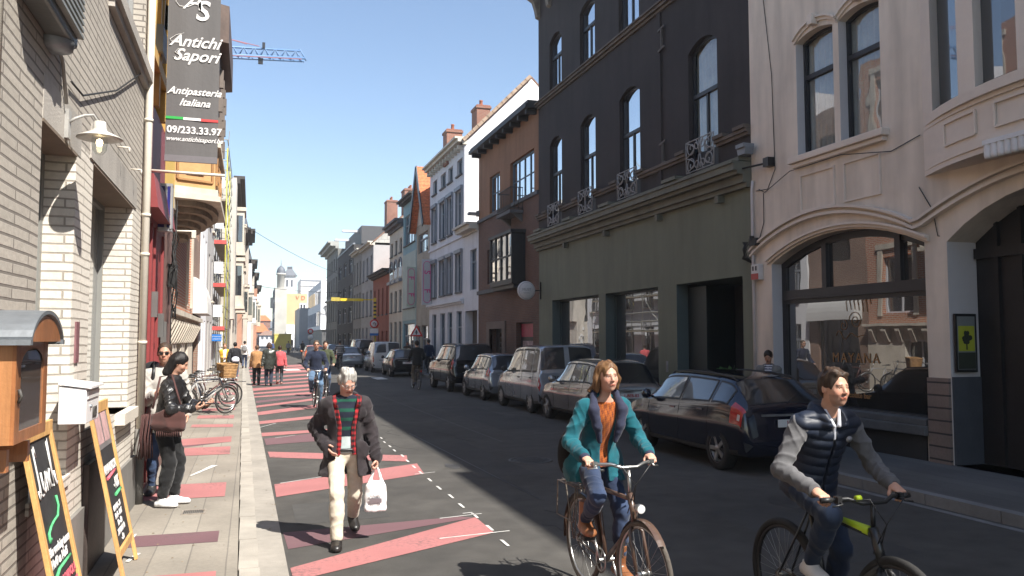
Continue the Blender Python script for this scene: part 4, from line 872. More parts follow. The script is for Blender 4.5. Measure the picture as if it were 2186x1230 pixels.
for (x0, x1, y, z0, zr, lb) in ((-3, 6.5, 300, 8.5, 10.6, 'long far red roof closing the end of the street'), (-1, 5.2, 262, 4.2, 7.0, 'far brick house with a hipped roof below the long red roof'), (2.5, 9, 255, 3.2, 4.6, 'low far white house at the end of the street')):
    e = building('far_house', lb); w_ = whit if 'white' in lb else brk_rd
    MB().box(x0, x1, y, y + 12, -.1, z0).build('wall', w_, e); b = MB(); ym = y + 6
    b.add([(x0 - .3, y - .4, z0), (x1 + .3, y - .4, z0), (x1 - 1.5, ym, zr), (x0 + 1.5, ym, zr), (x0 - .3, y + 12.4, z0), (x1 + .3, y + 12.4, z0)], [(0, 1, 2, 3), (4, 5, 2, 3), (1, 5, 2), (0, 4, 3)]); b.build('roof', tile_or if 'white' not in lb else tile_br, e)
    b = MB(); [b.box(x0 + .5 + i * 1.3, x0 + 1.2 + i * 1.3, y - .03, y, z0 * .62, z0 * .9) for i in range(int((x1 - x0 - 1) / 1.3))]; b.build('window', slate, e)
MB().box(-8, 40, 330, 345, -.1, 9).build('x', greywin)
bpy.data.objects['x'].name = 'far_street_end'; tag(bpy.data.objects['far_street_end'], 'far grey roofs closing off the horizon', 'building')
# ---------------------------------------------------------------- left hand side of the street
L2 = -1.6
gbrk = brick('grey_painted_brick', (.50, .455, .395), (.45, .41, .355), (.22, .195, .17), .62, .066, .009, .65, .8, .12, .02, .3)
cbrk = brick('cream_painted_brick', (.74, .69, .61), (.69, .64, .56), (.38, .34, .29), .85, .066, .008, .65, .8, .1, .02, .3)
lint = mat('painted_concrete_lintel', (.42, .39, .35), .8, .12, 2, .25, 60, dirt=.25)
soff = mat('brown_soffit', (.2, .155, .115), .85, .15, 3, .2, 60)
plin = mat('grey_plinth_paint', (.20, .19, .175), .8, .12, 1.5, .15, 80, dirt=.2)
creampipe = mat('cream_pipe_paint', (.62, .57, .49), .55, .08, 3, .05, 60)
pine = mat('pine_wood', (.62, .36, .13), .55, .22, 3, .15, 40, stretch=(6, 6, .6)); pine2 = mat('varnished_wood', (.34, .135, .05), .4, .3, 3, .1, 40, stretch=(6, 6, .6), coat=.3)
slate_b = mat('chalkboard_black', (.028, .027, .029), .7, .5, 3, .1, 60)
rs_ = building('restaurant', 'grey and cream painted brick restaurant with deep window recesses')
o1 = dict(y0=5.46, y1=6.48, z0=1.0, z1=3.28, arch=0, d=.27); o2 = dict(y0=7.13, y1=9.42, z0=1.24, z1=3.36, arch=0, d=.34)
wall(rs_, LX, -1, -6, 5.46, .1, 3.62, [dict(y0=1.0, y1=3.2, z0=.9, z1=3.0, arch=0, d=.25)], gbrk, .34, 9, name='near_wall')
wall(rs_, LX, -1, 5.461, 10.2, .1, 3.38, [dict(o1, z1=3.28), o2], cbrk, .34, 9, name='cream_wall')
uo = [dict(y0=7.75, y1=10.0, z0=5.02, z1=7.2, arch=0, d=.2), dict(y0=3.3, y1=5.0, z0=5.02, z1=7.2, arch=0, d=.2)]
wall(rs_, LX, -1, 5.461, 10.2, 3.38, 8.2, [uo[0]], gbrk, .34, 9, name='upper_wall'); wall(rs_, LX, -1, -6, 5.46, 3.62, 8.2, [uo[1]], gbrk, .34, 9, name='upper_wall')
for o in uo: window(rs_, LX, -1, o, mat('light_window_frame', (.3, .3, .29), .6, .1, 3, 0), pane_dk, .07, 2)
b = MB()
for y0, y1 in ((7.55, 10.12), (3.2, 5.1)):
    b.box(LX + .09, LX - .1, y0, y1, 4.9, 5.02); b.box(LX + .05, LX - .1, y0 + .03, y1 - .03, 4.82, 4.899)
b.build('upper_sill', lint, rs_)
b = MB(); b.box(LX + .004, LX - .25, 5.464, 6.62, 3.285, 3.56); b.box(LX + .012, LX - .33, 6.98, 9.62, 3.365, 3.64); b.build('lintel', lint, rs_)
b = MB(); b.box(LX + .008, LX - .26, 5.464, 6.476, 3.262, 3.284); b.box(LX + .006, LX - .33, 7.134, 9.416, 3.34, 3.364); b.build('soffit', soff, rs_)
b = MB(); b.box(LX + .03, LX, 6.5, 7.05, .12, .67); b.box(LX + .03, LX, 7.95, 10.19, .12, .67); b.build('plinth', plin, rs_)
b = MB(); b.box(LX + .05, LX, 7.1, 7.92, .12, .98); b.build('cellar_hatch', mat('dark_cellar_hatch', (.055, .042, .035), .6, .3, 4, .2, 50), rs_, bevel=.006)
greyfr = mat('grey_painted_frame', (.23, .23, .215), .55, .06, 2, .05, 60)
f = window(rs_, LX, -1, dict(o1, z0=1.0), greyfr, pane_dk, .07, 1, sill=cbrk, sill_out=.02)
f = window(rs_, LX, -1, o2, greyfr, glass('milky_glass', .10, (.16, .155, .145), .005), .06, 1)
MB().box(LX + .09, LX - .26, 8.62, 9.6, 1.13, 1.24).build('sill', cbrk and mat('cream_sill', (.6, .55, .47), .8, .08, 2, .15, 60), f)
b = MB()
b.box(LX - .26, LX - .32, 7.135, 8.0, 1.26, 3.3); b.build('side_panel', greyfr, f)
b = MB(); b.tube([(-1.165, 10.08, .95), (-1.165, 10.08, 8.2)], .042, 12)
for z in (1.9, 2.9, 3.35, 4.45, 6): b.tube([(-1.165, 10.08, z), (-1.165, 10.08, z + .035)], .05, 12)
p_ = b.build('drainpipe', creampipe, rs_); b = MB(); b.tube([(-1.165, 10.08, .12), (-1.165, 10.08, .95)], .052, 12); b.build('pipe_boot', plin, p_)
b = MB(); b.tube([(-1.14, 4.23, 2.75), (-1.14, 4.23, 8)], .02, 10); tag(b.build('white_conduit', creampipe), 'thin white pipe running up the grey brick wall above the menu cabinet', 'pipe')
b = MB(); b.tube([(-1.19, 9.9, 5.0), (-1.2, 8.0, 4.2), (-1.195, 6.5, 3.72), (-1.195, 6.1, 3.7)], .008, 5); tag(b.build('wall_cable', MATS['black_cable']), 'thin cable drooping along the upper restaurant wall', 'cable')
# ventilation box
vb = empty('ventilation_box', (LX, 5.25, 4.02), label='grey louvred ventilation box high on the brick wall', cat='ventilation box'); b = MB()
b.box(0, .14, -.45, .42, -.24, .6); mcv = mat('vent_metal', (.12, .125, .12), .45, .2, 3, .1, 40, metal=.4); b.build('case', mcv, vb, bevel=.02); b = MB()
for i in range(18): b.box(.14, .175, -.44, .41, -.17 + i * .045, -.15 + i * .045)
b.build('louvre', mat('vent_metal_light', (.22, .23, .22), .5, .2, 3, 0), vb); b = MB(); b.lathe([(.12, -.0), (.11, -.05), (0, -.06)], (.03, .28, -.24), n=16); b.build('outlet', MATS['zinc'], vb)
# wall lamp
lp = empty('wall_lamp', (LX, 6.08, 3.4), label='white enamel wall lamp with a glass bulb jar and flat round shade, switched on', cat='lamp')
b = MB(); b.box(0, .035, -.05, .05, -.12, .12); b.tube([(.03, 0, .02), (.07, .02, .06), (.13, .06, .1), (.19, .1, .12), (.23, .12, .06)], .012, 8); b.build('bracket', mat('lamp_grey', (.36, .35, .33), .5, .15, 5, 0), lp)
b = MB(); b.lathe([(0, .1), (.045, .1), (.052, .04), (.06, .02), (.175, -.035), (.18, -.045), (.06, -.005), (.05, -.02), (0, -.02)], (.24, .12, -.03), n=32); b.build('lamp_shade', mat('enamel', (.55, .52, .47), .35, .08, 4, 0, coat=.3), lp)
b = MB(); b.lathe([(.058, 0), (.064, -.07), (.055, -.13), (.03, -.165), (0, -.172)], (.24, .12, -.045), n=20); b.build('glass_jar', glass('jar_glass', .08, see=.93, wave=0), lp)
b = MB(); b.lathe([(0, 0), (.02, -.01), (.027, -.035), (.018, -.06), (0, -.065)], (.24, .12, -.075), n=12); b.build('bulb', emis('lit_bulb', (1, .78, .45), 6), lp)
b = MB(); b.tube([(LX + .02, 6.0, 3.52), (LX + .02, 5.85, 3.75), (LX + .02, 5.6, 3.85)], .012, 8); tag(b.build('lamp_conduit', mat('conduit_grey', (.3, .29, .27), .6, .1, 3, 0)), 'grey conduit from the ventilation box down to the wall lamp', 'conduit')
lp.scale = (.82, .82, .82)
# name plate, hooks
tag(MB().box(LX, LX + .012, 6.62, 6.74, 1.78, 2.08).box(LX + .012, LX + .014, 6.63, 6.73, 1.8, 1.92).build('name_plate', mat('mauve_plate', (.22, .1, .11), .5, .3, 9, 0)), 'small narrow name plate on the cream brick pier', 'plate')
b = MB()
for y, z in ((8.3, 3.75), (9.2, 3.72)): b.tube([(LX, y, z), (LX + .1, y, z)], .008, 6); b.tube([(LX + .1, y, z), (LX + .1, y, z - .05)], .008, 6)
tag(b.build('wall_hooks', creampipe), 'two small metal hooks above the restaurant window', 'hook')
# menu cabinet
mc = empty('menu_cabinet', (LX, 4.36, 1.7), label='varnished wooden menu cabinet with an arched glass door and curved zinc roof', cat='cabinet')
b = MB(); b.box(0, .23, -.29, .29, -.21, .26); b.build('case', mat('orange_varnish', (.42, .19, .075), .4, .25, 3, .1, 40, stretch=(6, 6, .5), coat=.3), mc)
b = MB(); ys = .21; zs = (-.18, .20); n = 10   # arched door frame
pa = [(ys * math.cos(math.pi * k / n), .12 + .09 * math.sin(math.pi * k / n)) for k in range(n + 1)]
for (ya, za), (yc, zc) in zip(pa, pa[1:]): b.add([(.245, ya, za), (.245, yc, zc), (.245, yc, .26), (.245, ya, .26)], [(0, 1, 2, 3)])
b.box(.23, .246, -.29, -ys, -.21, .26); b.box(.23, .246, ys, .29, -.21, .26); b.box(.23, .246, -ys, ys, -.21, -.16); d_ = b.build('door', pine2, mc); b = MB(); b.box(.236, .24, -.21, .21, -.17, .2); b.build('pane', glass('cabinet_glass', .2, (.12, .09, .07), .01), d_)
b = MB(); b.tube([(.25, -.25, -.03), (.262, -.25, 0), (.25, -.25, .03)], .008, 6); b.build('handle', iron, d_)
b = MB(); n = 14; R1 = .335
for k in range(n):
    a0, a1 = math.pi * (.12 + .76 * k / n), math.pi * (.12 + .76 * (k + 1) / n)
    for r0, r1 in ((R1, R1 + .015),):
        q = [(R1 * math.cos(a), .26 - .09 + .2 * math.sin(a)) for a in (a0, a1)]; q2 = [(y * 1.02, z + .018) for y, z in q]
        b.add([(-.0, *q[0]), (.31, *q[0]), (.31, *q[1]), (0, *q[1]), (0, *q2[0]), (.31, *q2[0]), (.31, *q2[1]), (0, *q2[1])], [(0, 1, 2, 3), (4, 5, 6, 7), (1, 5, 6, 2), (0, 4, 7, 3), (0, 1, 5, 4), (2, 3, 7, 6)])
b.box(.0, .31, -.34, -.3, .225, .25); b.box(.0, .31, .3, .34, .225, .25); b.build('roof', zinc, mc)
b = MB(); b.add([(.3, y, z) for y, z in [(.32 * math.cos(math.pi * (.12 + .76 * k / n)), .17 + .19 * math.sin(math.pi * (.12 + .76 * k / n))) for k in range(n + 1)]], [tuple(range(n + 1))]); b.build('roof_front', pine2, mc, recalc=False)
b = MB(); b.box(0, .2, -.2, -.16, -.34, -.24); b.box(0, .2, .16, .2, -.34, -.24); b.build('bracket', pine2, mc)
# letter box
lb = empty('letter_box', (LX, 6.36, 1.36), label='white metal letter box with black house number below the name plate', cat='letter box')
wp = mat('white_enamel', (.78, .77, .76), .4, .04, 3, 0, coat=.2); b = MB(); b.prism([(0, .02), (.17, .02), (.17, .255), (0, .28)], 'y', -.2, .28); b.build('case', wp, lb, bevel=.006)
b = MB(); b.prism([(-.0, .287), (.2, .257), (.2, .272), (0, .30)], 'y', -.21, .29); b.build('lid', wp, lb); b = MB(); b.box(.17, .178, -.17, .25, .185, .235); b.build('flap', mat('white_flap', (.66, .65, .63), .4, .05, 3, 0), lb)
b = MB(); b.lathe([(.013, 0), (.013, .012), (0, .012)], (.17, -.05, .13), (1, 0, 0), 12); b.build('lock', MATS['zinc'], lb)
text_part('108', .105, iron, lb, (.175, 0.1, .075), (math.pi / 2, 0, math.pi / 2), bold=.004)
# chalk boards ---------------------------------------------------------------
chalk_w = mat('white_chalk', (.75, .74, .72), .9, .3, 20, 0); chalk_g = mat('green_chalk', (.1, .5, .2), .9, .3, 20, 0); chalk_r = mat('pink_chalk', (.65, .13, .17), .9, .3, 20, 0); chalk_b = mat('blue_chalk', (.2, .5, .62), .9, .3, 20, 0)
def chalkboard(loc, rz, label, w=.72, h=1.33):
    g = empty('chalk_board', loc, rz, label=label, cat='chalkboard', group='chalkboards on the pavement')
    # local: board faces +x and leans back against the wall behind it
    LX_ = lambda z, t=0: .31 - .21 * z + t
    b = MB()
    for y in (-w / 2 + .025, w / 2 - .025): b.bar((LX_(0), y, 0), (LX_(h), y, h), .05, .026, up=(1, 0, 0))
    b.bar((LX_(h - .035, .004), -w / 2, h - .035), (LX_(h - .035, .004), w / 2, h - .035), .026, .085, up=(0, 0, 1)); b.bar((LX_(.2), -w / 2 + .05, .2), (LX_(.2), w / 2 - .05, .2), .022, .07, up=(0, 0, 1)); b.build('wooden_frame', pine, g, bevel=.003)
    b = MB(); b.add([(LX_(z) - .004 + t, y, z) for t in (0, -.012) for z in (.2, h - .06) for y in (-w / 2 + .045, w / 2 - .045)], [(0, 1, 3, 2), (4, 6, 7, 5), (0, 2, 6, 4), (1, 5, 7, 3), (2, 3, 7, 6), (0, 4, 5, 1)])
    b.build('slate', slate_b, g); return g
ang = math.atan(.21)
def wr(g, txt, size, y, z, m, tilt=0, shear=.25, bold=.004, sx=1.0):
    text_part(txt, size, m, g, (.31 - .21 * z + .003, y, z), (math.pi / 2 - ang * 1.0, 0, math.pi / 2), shear=shear, bold=bold, sx=sx, ext=.0008)
def scrib(g, pts, m, r=.006, nm='chalk_line'):
    b = MB(); b.tube([(.31 - .21 * z + .003, y, z) for y, z in pts], r, 5); b.build(nm, m, g)
c1 = chalkboard((-1.215, 5.40, .12), 0, 'lunch chalkboard with pink dish names, below the menu cabinet', .66)
hw = lambda s, y0, z0, sc: [(y0 + x * sc, z0 + z * sc) for x, z in s]
LUN = [[(.35, 1.0), (.25, 1.25), (.15, 1.2), (.18, .8), (.2, .3), (.1, .05), (.0, .1), (.05, .25), (.3, .1), (.45, .12)],
       [(.5, .62), (.5, .25), (.58, .14), (.7, .22), (.74, .6), (.76, .15)], [(.86, .6), (.86, .15), (.9, .5), (1.02, .6), (1.06, .15)], [(1.38, .52), (1.28, .6), (1.18, .4), (1.22, .18), (1.38, .2)],
       [(1.5, .2), (1.5, 1.2), (1.6, 1.3), (1.56, .9), (1.5, .15), (1.6, .5), (1.72, .48), (1.74, .15), (1.9, .2)]]
for s in LUN: scrib(c1, hw(s, -.22, .92, .245), chalk_w, .0055, 'chalk_lettering')
scrib(c1, [(.14, .90), (.15, .84), (.09, .79), (-.02, .78), (-.1, .765), (-.17, .74), (-.17, .69), (-.15, .71)], chalk_g, .008)
wr(c1, 'Elke weekdag tussen', .062, 0, .64, chalk_w); wr(c1, '11u45 en 14u15', .062, -.05, .575, chalk_w)
scrib(c1, [(-.2, .5), (-.1, .525), (.05, .53), (.2, .535)], chalk_g, .009)
for i, (t, m) in enumerate((('*FUSILLI DIAVOLA', chalk_r), ('*SPAGHETTI CARBONARA', chalk_r), ('*PENNE FUNGHI', chalk_r), ('*PIZZA ROMANA', chalk_b))): wr(c1, t, .068 if i != 1 else .056, -.01, .45 - i * .075, m, shear=.1)
c2 = chalkboard((-1.185, 7.22, .12), 0, 'chalkboard with pink menu sheets pinned at its top, by the cellar hatch', .74)
b = MB(); X_ = lambda z: .31 - .21 * z
for y0, y1 in ((-.25, -.02), (.02, .25)):
    b.add([(X_(1.02) + .002, y0, 1.02), (X_(1.02) + .002, y1, 1.02), (X_(1.29) + .002, y1, 1.29), (X_(1.29) + .002, y0, 1.29)], [(0, 1, 2, 3)])
b.build('menu_sheet', mat('pink_menu_paper', (.48, .30, .29), .8, .25, 12, 0), c2, recalc=False)
b = MB(); b.add([(X_(.98) + .001, -.31, .98), (X_(.98) + .001, .31, .98), (X_(1.31) + .001, .31, 1.31), (X_(1.31) + .001, -.31, 1.31)], [(0, 1, 2, 3)]); b.build('sheet_holder', mat('grey_plastic_sleeve', (.18, .17, .17), .4, .1, 5, 0), c2, recalc=False)
wr(c2, 'AFHAALPIZZA', .085, 0, .82, chalk_w, shear=.1, bold=.006); scrib(c2, [(-.2, .755), (.18, .775)], chalk_r, .012); wr(c2, '-10%', .12, .12, .68, chalk_w); scrib(c2, [(-.0, .6), (.26, .61)], chalk_g, .013)
for i, t in enumerate(('OPEN DI - ZA', '11u45 - 14u15', '18u - 22u', 'ZONDAG 17u', '- 22u')): wr(c2, t, .055, -.04, .52 - i * .06, chalk_w)
# banner ---------------------------------------------------------------------
YB = 10.72; xc = -.745
bn = empty('shop_banner', (xc, YB, 4.1), label='dark grey vertical restaurant banner with white script lettering hanging from a pipe bracket', cat='banner')
bcloth = mat('banner_grey', (.105, .10, .10), .7, .1, 1.5, .1, 20, stretch=(4, 1, .3)); b = MB(); n = 12
for i in range(n):
    x0, x1 = -.305 + .61 * i / n, -.305 + .61 * (i + 1) / n; k = lambda x: .003 * math.sin(x * 14)
    b.quad((x0, k(x0), .12), (x1, k(x1), .12), (x1, k(x1), 4.2), (x0, k(x0), 4.2)); b.quad((x0, k(x0) + .01, .12), (x1, k(x1) + .01, .12), (x1, k(x1) + .01, 4.2), (x0, k(x0) + .01, 4.2))
b.build('cloth', bcloth, bn, recalc=False, smooth=True); MB().box(-.305, .305, -.016, .02, .04, .12).build('hem', mat('banner_hem', (.15, .14, .15), .7, .1, 2, 0), bn)
b = MB(); b.tube([(-.475, 0, -.09), (.4, 0, -.1)], .018, 10); b.tube([(-.475, 0, 4.3), (.4, 0, 4.3)], .018, 10); b.build('bracket', creampipe, bn)
def bt(t, px, py, size, **k):
    x, z = PY(px, py, YB); text_part(t, size, whb, bn, (x - xc, -.006, z - 4.1), (math.pi / 2, 0, 0), **k)
whb = mat('banner_white', (.72, .71, .70), .7, .03, 3, 0)
bt('S', 432, 26, .36, bold=.006, shear=.12); bt('A', 410, 4, .34, shear=.4, bold=-.002)
def swash(px, py, pts, sc=.0057, r=.0045, m=None):
    x, z = PY(px, py, YB); b = MB(); b.tube([(x - xc + a * sc, -.006, z - 4.1 - c * sc) for a, c in pts], [r * (1.4 - abs(2 * i / (len(pts) - 1) - 1)) for i in range(len(pts))], 5); b.build('script_flourish', m or whb, bn)
swash(410, 5, [(-30, -8), (-33, 2), (-25, 12), (-8, 12), (8, 2), (20, -12), (38, -18)])
bt('Antichi', 416, 91, .205, shear=.42, bold=.003, sx=.98); bt('Sapori', 418, 121, .205, shear=.42, bold=.003)
swash(372, 80, [(20, -12), (4, -6), (-8, 4), (-6, 10), (4, 6), (14, 0)]); swash(378, 112, [(16, -10), (2, -8), (-4, 0), (6, 6), (2, 14), (-8, 10)])
bt('Antipasteria', 415, 197, .128, shear=.42, bold=.002); bt('Italiana', 415, 221, .128, shear=.42, bold=.002)
swash(366, 192, [(10, -6), (0, 0), (-3, 5), (4, 5)], r=.003)
bt('09/233.33.97', 415, 280, .122, bold=.003); bt('www.antichisapori.be', 415, 299, .082, shear=.4, bold=.001, sx=.93)
for i, m in enumerate((mat('flag_green', (.02, .35, .06), .7, .05, 3, 0), whb, mat('flag_red', (.5, .05, .05), .7, .05, 3, 0))):
    x, z = PY(415, 254, YB); MB().box(-.305 + .2033 * i, -.305 + .2033 * (i + 1), -.008, -.0035, z - 4.1 - .02 - .004 * i, z - 4.1 + .012 - .004 * i).build('flag_stripe', m, bn)
# red shop ---------------------------------------------------------------------
redw = mat('red_painted_panel', (.25, .045, .045), .5, .12, 1, .08, 40, dirt=.1)
rd = building('red_shop', 'dark red painted shop front beside the cream drainpipe')
ro = [dict(y0=10.45, y1=10.95, z0=.5, z1=2.1, arch=0, d=.1), dict(y0=11.5, y1=12.3, z0=.12, z1=2.3, arch=0, d=.12)]
wall(rd, LX, -1, 10.21, 12.6, .1, 4.9, ro, redw, .14, 8)
window(rd, LX, -1, ro[0], redw, pane_dk, .04); window(rd, LX, -1, ro[1], redw, pane_mir, .06, 1, .8)
b = MB()
for y in (10.25, 11.0, 11.42, 12.4): b.box(LX + .03, LX, y, y + .05, .2, 3.4)
b.prism([(LX + .16, 3.5), (LX, 3.5), (LX, 3.9), (LX + .1, 3.9)], 'y', 10.3, 12.58); b.build('pilaster_strip', redw, rd)
b = MB()
for y, z in ((11.1, 2.35), (11.9, 2.1), (12.3, 2.0)): b.box(LX + .03, LX + .1, y - .03, y + .03, z - .12, z + .2)
b.build('wall_lamp', mat('steel_cylinder_lamp', (.35, .34, .32), .35, .1, 3, 0, metal=.8), rd)
bs = empty('light_box_sign', (-1.14, 11.9, 3.74), label='blue and white projecting light box sign on the red shop', cat='sign')
MB().box(-.09, .09, -.08, .08, -.28, .28).build('box', mat('deep_blue', (.02, .02, .16), .4, .1, 3, 0), bs); MB().box(.0, .03, -.084, .084, -.29, .29).box(.07, .094, -.086, .086, -.3, .3).box(-.1, .094, -.07, .07, .28, .32).box(-.1, .094, -.07, .07, -.33, -.28).build('trim', mat('alu_trim', (.5, .5, .5), .4, .1, 3, 0, metal=.6), bs)
# yellow house above the shops
yl = building('yellow_framed_house', 'upper floors with yellow timber frame and blue grey panels above the red shop')
yelw = mat('bright_yellow_paint', (.75, .50, .12), .6, .08, 1, .05, 50)
wall(yl, LX - .12, -1, 10.22, 12.59, 4.92, 9.5, [], yelw, .1, 8); b = MB()
for y in (10.3, 11.1, 11.9, 12.5): b.box(LX + .05, LX - .12, y, y + .12, 4.92, 9.5)
b.box(LX + .06, LX - .12, 10.22, 12.59, 5.35, 5.5); b.bar((LX + .02, 10.4, 5.5), (LX + .02, 11.1, 8.2), .08, .1); b.bar((LX + .02, 11.2, 5.5), (LX + .02, 11.9, 8.2), .08, .1); b.build('timber_frame', mat('ochre_timber', (.55, .33, .08), .6, .15, 2, .1, 40), yl)
b = MB()
for y, z in ((11.0, 5.6), (11.9, 6.2)): b.box(LX + .09, LX - .05, y, y + .5, z, z + .35)
b.build('grey_panel', mat('blue_grey_panel', (.22, .24, .25), .6, .05, 2, 0), yl)
br = building('brown_shop', 'plain brown painted wall strip between the red shop and the red brick house')
wall(br, LX, -1, 12.61, 14.1, .1, 4.05, [], mat('brown_wall_paint', (.17, .095, .08), .75, .08, 1, .1, 50), .1, 8); wall(br, LX, -1, 12.61, 14.1, 4.06, 8.8, [], yelw, .1, 8, name='yellow_wall')
b = MB(); random.seed(4)
for k in range(7):
    pts = [(LX + .05 + random.uniform(0, .1), 13.2 + random.uniform(-.25, .3), 4.0 - j * .28 + random.uniform(-.1, .1)) for j in range(7)]; b.tube(pts, .008, 5)
b.tube([(LX + .06, 13.9, 3.4), (LX + .07, 13.6, 2.8), (LX + .05, 13.5, 2.3), (LX + .05, 13.5, 1.2)], .01, 5); b.box(LX, LX + .12, 13.35, 13.6, 2.75, 3.1); tag(b.build('hanging_cables', MATS['black_cable']), 'tangle of hanging cables and a box on the brown wall', 'cables')
b = MB(); b.tube([(LX, 13.5, 3.62), (-.84, 13.5, 3.63)], .015, 8); b.box(-.9, -.84, 13.44, 13.56, 3.52, 3.62); tag(b.build('sign_bracket', creampipe), 'bare white sign bracket sticking out past the blue light box', 'bracket')
# red brick house with timber oriel
rbk = brick('orange_red_brick', (.50, .18, .095), (.44, .155, .08), (.50, .42, .34), .22, .07, .012, .5, .85, .12)
lst = mat('pale_limestone', (.60, .54, .45), .8, .15, 1.5, .25, 50, dirt=.25)
bh2 = building('red_brick_oriel_house', 'red brick house with pale stone ground floor and a timber bay on a carved corbel')
bo = [dict(y0=16.2, y1=17.6, z0=2.9, z1=4.3, arch=0, d=.2), dict(y0=22.5, y1=23.9, z0=2.9, z1=4.9, arch=0, d=.2), dict(y0=22.5, y1=23.9, z0=6.5, z1=8.6, arch=.3, d=.2), dict(y0=15.4, y1=16.9, z0=6.5, z1=8.6, arch=.3, d=.2), dict(y0=22.3, y1=23.9, z0=9.6, z1=11.4, arch=0, d=.2), dict(y0=15.4, y1=16.9, z0=9.6, z1=11.4, arch=0, d=.2), dict(y0=18.7, y1=20.6, z0=9.6, z1=11.4, arch=0, d=.2)]
wall(bh2, L2, -1, 14.12, 24.7, 2.35, 12.2, bo, rbk, .2, 8, name='brick_wall'); so = [dict(y0=a, y1=a + 1.1, z0=.6, z1=1.95, arch=0, d=.2) for a in (15.2, 17.3, 19.6, 21.8)]
wall(bh2, L2 + .04, -1, 14.12, 24.7, .1, 2.35, so, lst, .2, 8, name='stone_wall')
for o in bo + so: window(bh2, L2, -1, o, whit2, pane_dk, .07, 2)
b = MB()
for o in bo:
    for y in (o['y0'] - .22, o['y1'] + .02): b.box(L2 + .06, L2, y, y + .2, o['z0'] - .1, o['z1'] + .3)
    b.box(L2 + .08, L2, o['y0'] - .3, o['y1'] + .3, o['z1'] + .3, o['z1'] + .5)
b.build('stone_window_surround', lst, bh2)
b = MB(); b.box(L2 + .2, L2, 14.12, 24.7, 2.32, 2.42); b.box(L2 + .3, L2, 14.12, 24.7, 2.42, 2.52); y = 14.3
while y < 24.6: b.prism([(L2 + .04, 1.85), (L2 + .1, 1.9), (L2 + .26, 2.25), (L2 + .26, 2.32), (L2 + .04, 2.32)], 'y', y, y + .22); y += .62
b.build('stone_cornice', lst, bh2)
b = MB()
for k in range(26):
    z = 2.6 + (k * .33) % 6; y = 14.5 + (k * 1.7) % 3.2; b.box(L2 + .012, L2, y, y + .3, z, z + .14)
b.build('stone_quoins', lst, bh2)
oy0, oy1 = 18.2, 21.2; ox = -.78
b = MB(); pr = [(L2, oy0 - .4), (ox, oy0), (ox, oy1), (L2, oy1 + .4)]
b.prism([(x, y) for x, y in pr], 'z', 5.1, 6.0); b.build('timber_bay', mat('honey_timber', (.50, .29, .12), .55, .2, 2, .1, 40), bh2)
b = MB()
for z0, z1, e in ((4.84, 4.95, .12), (4.95, 5.1, .06), (6.0, 6.1, .1)): b.prism([(L2, oy0 - .4 - e), (ox + e, oy0 - e), (ox + e, oy1 + e), (L2, oy1 + .4 + e)], 'z', z0, z1)
b.build('bay_moulding', lst, bh2)
b = MB(); ym = (oy0 + oy1) / 2
for i in range(6):
    t0, t1 = 1 - i * .15, 1 - (i + 1) * .15; z1 = 4.84 - i * .11
    b.prism([(L2, ym - 1.7 * t0)] + [(L2 + .84 * t0 * math.sin(math.pi * k / 10) ** .5, ym - 1.7 * t0 * math.cos(math.pi * k / 10)) for k in range(1, 10)] + [(L2, ym + 1.7 * t0)], 'z', z1 - .11, z1)
b.build('carved_corbel', mat('carved_stone', (.3, .24, .18), .85, .25, 8, .6, 15), bh2)
b = MB()
for x0, y0_, x1, y1_ in ((L2 + .1, oy0 - .36, ox - .06, oy0 - .03), (ox + .01, oy0 + .3, ox + .01, oy0 + 1.2), (ox + .01, oy0 + 1.7, ox + .01, oy0 + 2.6)):
    p0, p1 = Vector((x0, y0_, 0)), Vector((x1, y1_, 0)); o_ = Vector((.012, -.012, 0))
    for za in (5.25, 5.85): b.bar(p0 + o_ + Vector((0, 0, za)), p1 + o_ + Vector((0, 0, za)), .04, .04)
    for p in (p0, p1): b.bar(p + o_ + Vector((0, 0, 5.25)), p + o_ + Vector((0, 0, 5.85)), .04, .04)
    m0, m1 = p0.lerp(p1, .25), p0.lerp(p1, .75)
    for za in (5.4, 5.7): b.bar(m0 + o_ + Vector((0, 0, za)), m1 + o_ + Vector((0, 0, za)), .03, .03)
b.build('bay_panelling', mat('honey_timber_dark', (.36, .19, .07), .55, .2, 2, .1, 40), bh2)
b = MB(); b.prism([(L2, oy0 - .4), (ox + .02, oy0), (ox + .02, oy1), (L2, oy1 + .4)], 'z', 6.1, 8.2); b.build('upper_bay', mat('dark_bay_timber', (.09, .055, .04), .6, .3, 2, .2, 30), bh2)
b = MB(); b.prism([(L2, oy0 - .8), (ox + .22, oy0 - .3), (ox + .22, oy1 + .3), (L2, oy1 + .8)], 'z', 8.2, 9.0); b.build('bay_cornice', mat('dark_bay_cornice', (.10, .065, .05), .6, .3, 2, .2, 30), bh2)
b = MB()
for i in range(12): b.box(ox + .02, ox + .1, oy0 + .1 + i * .25, oy0 + .2 + i * .25, 6.3 + (i % 3) * .6, 6.7 + (i % 3) * .6)
b.build('bay_ornament', mat('grey_ornament', (.16, .13, .11), .7, .2, 3, 0), bh2)
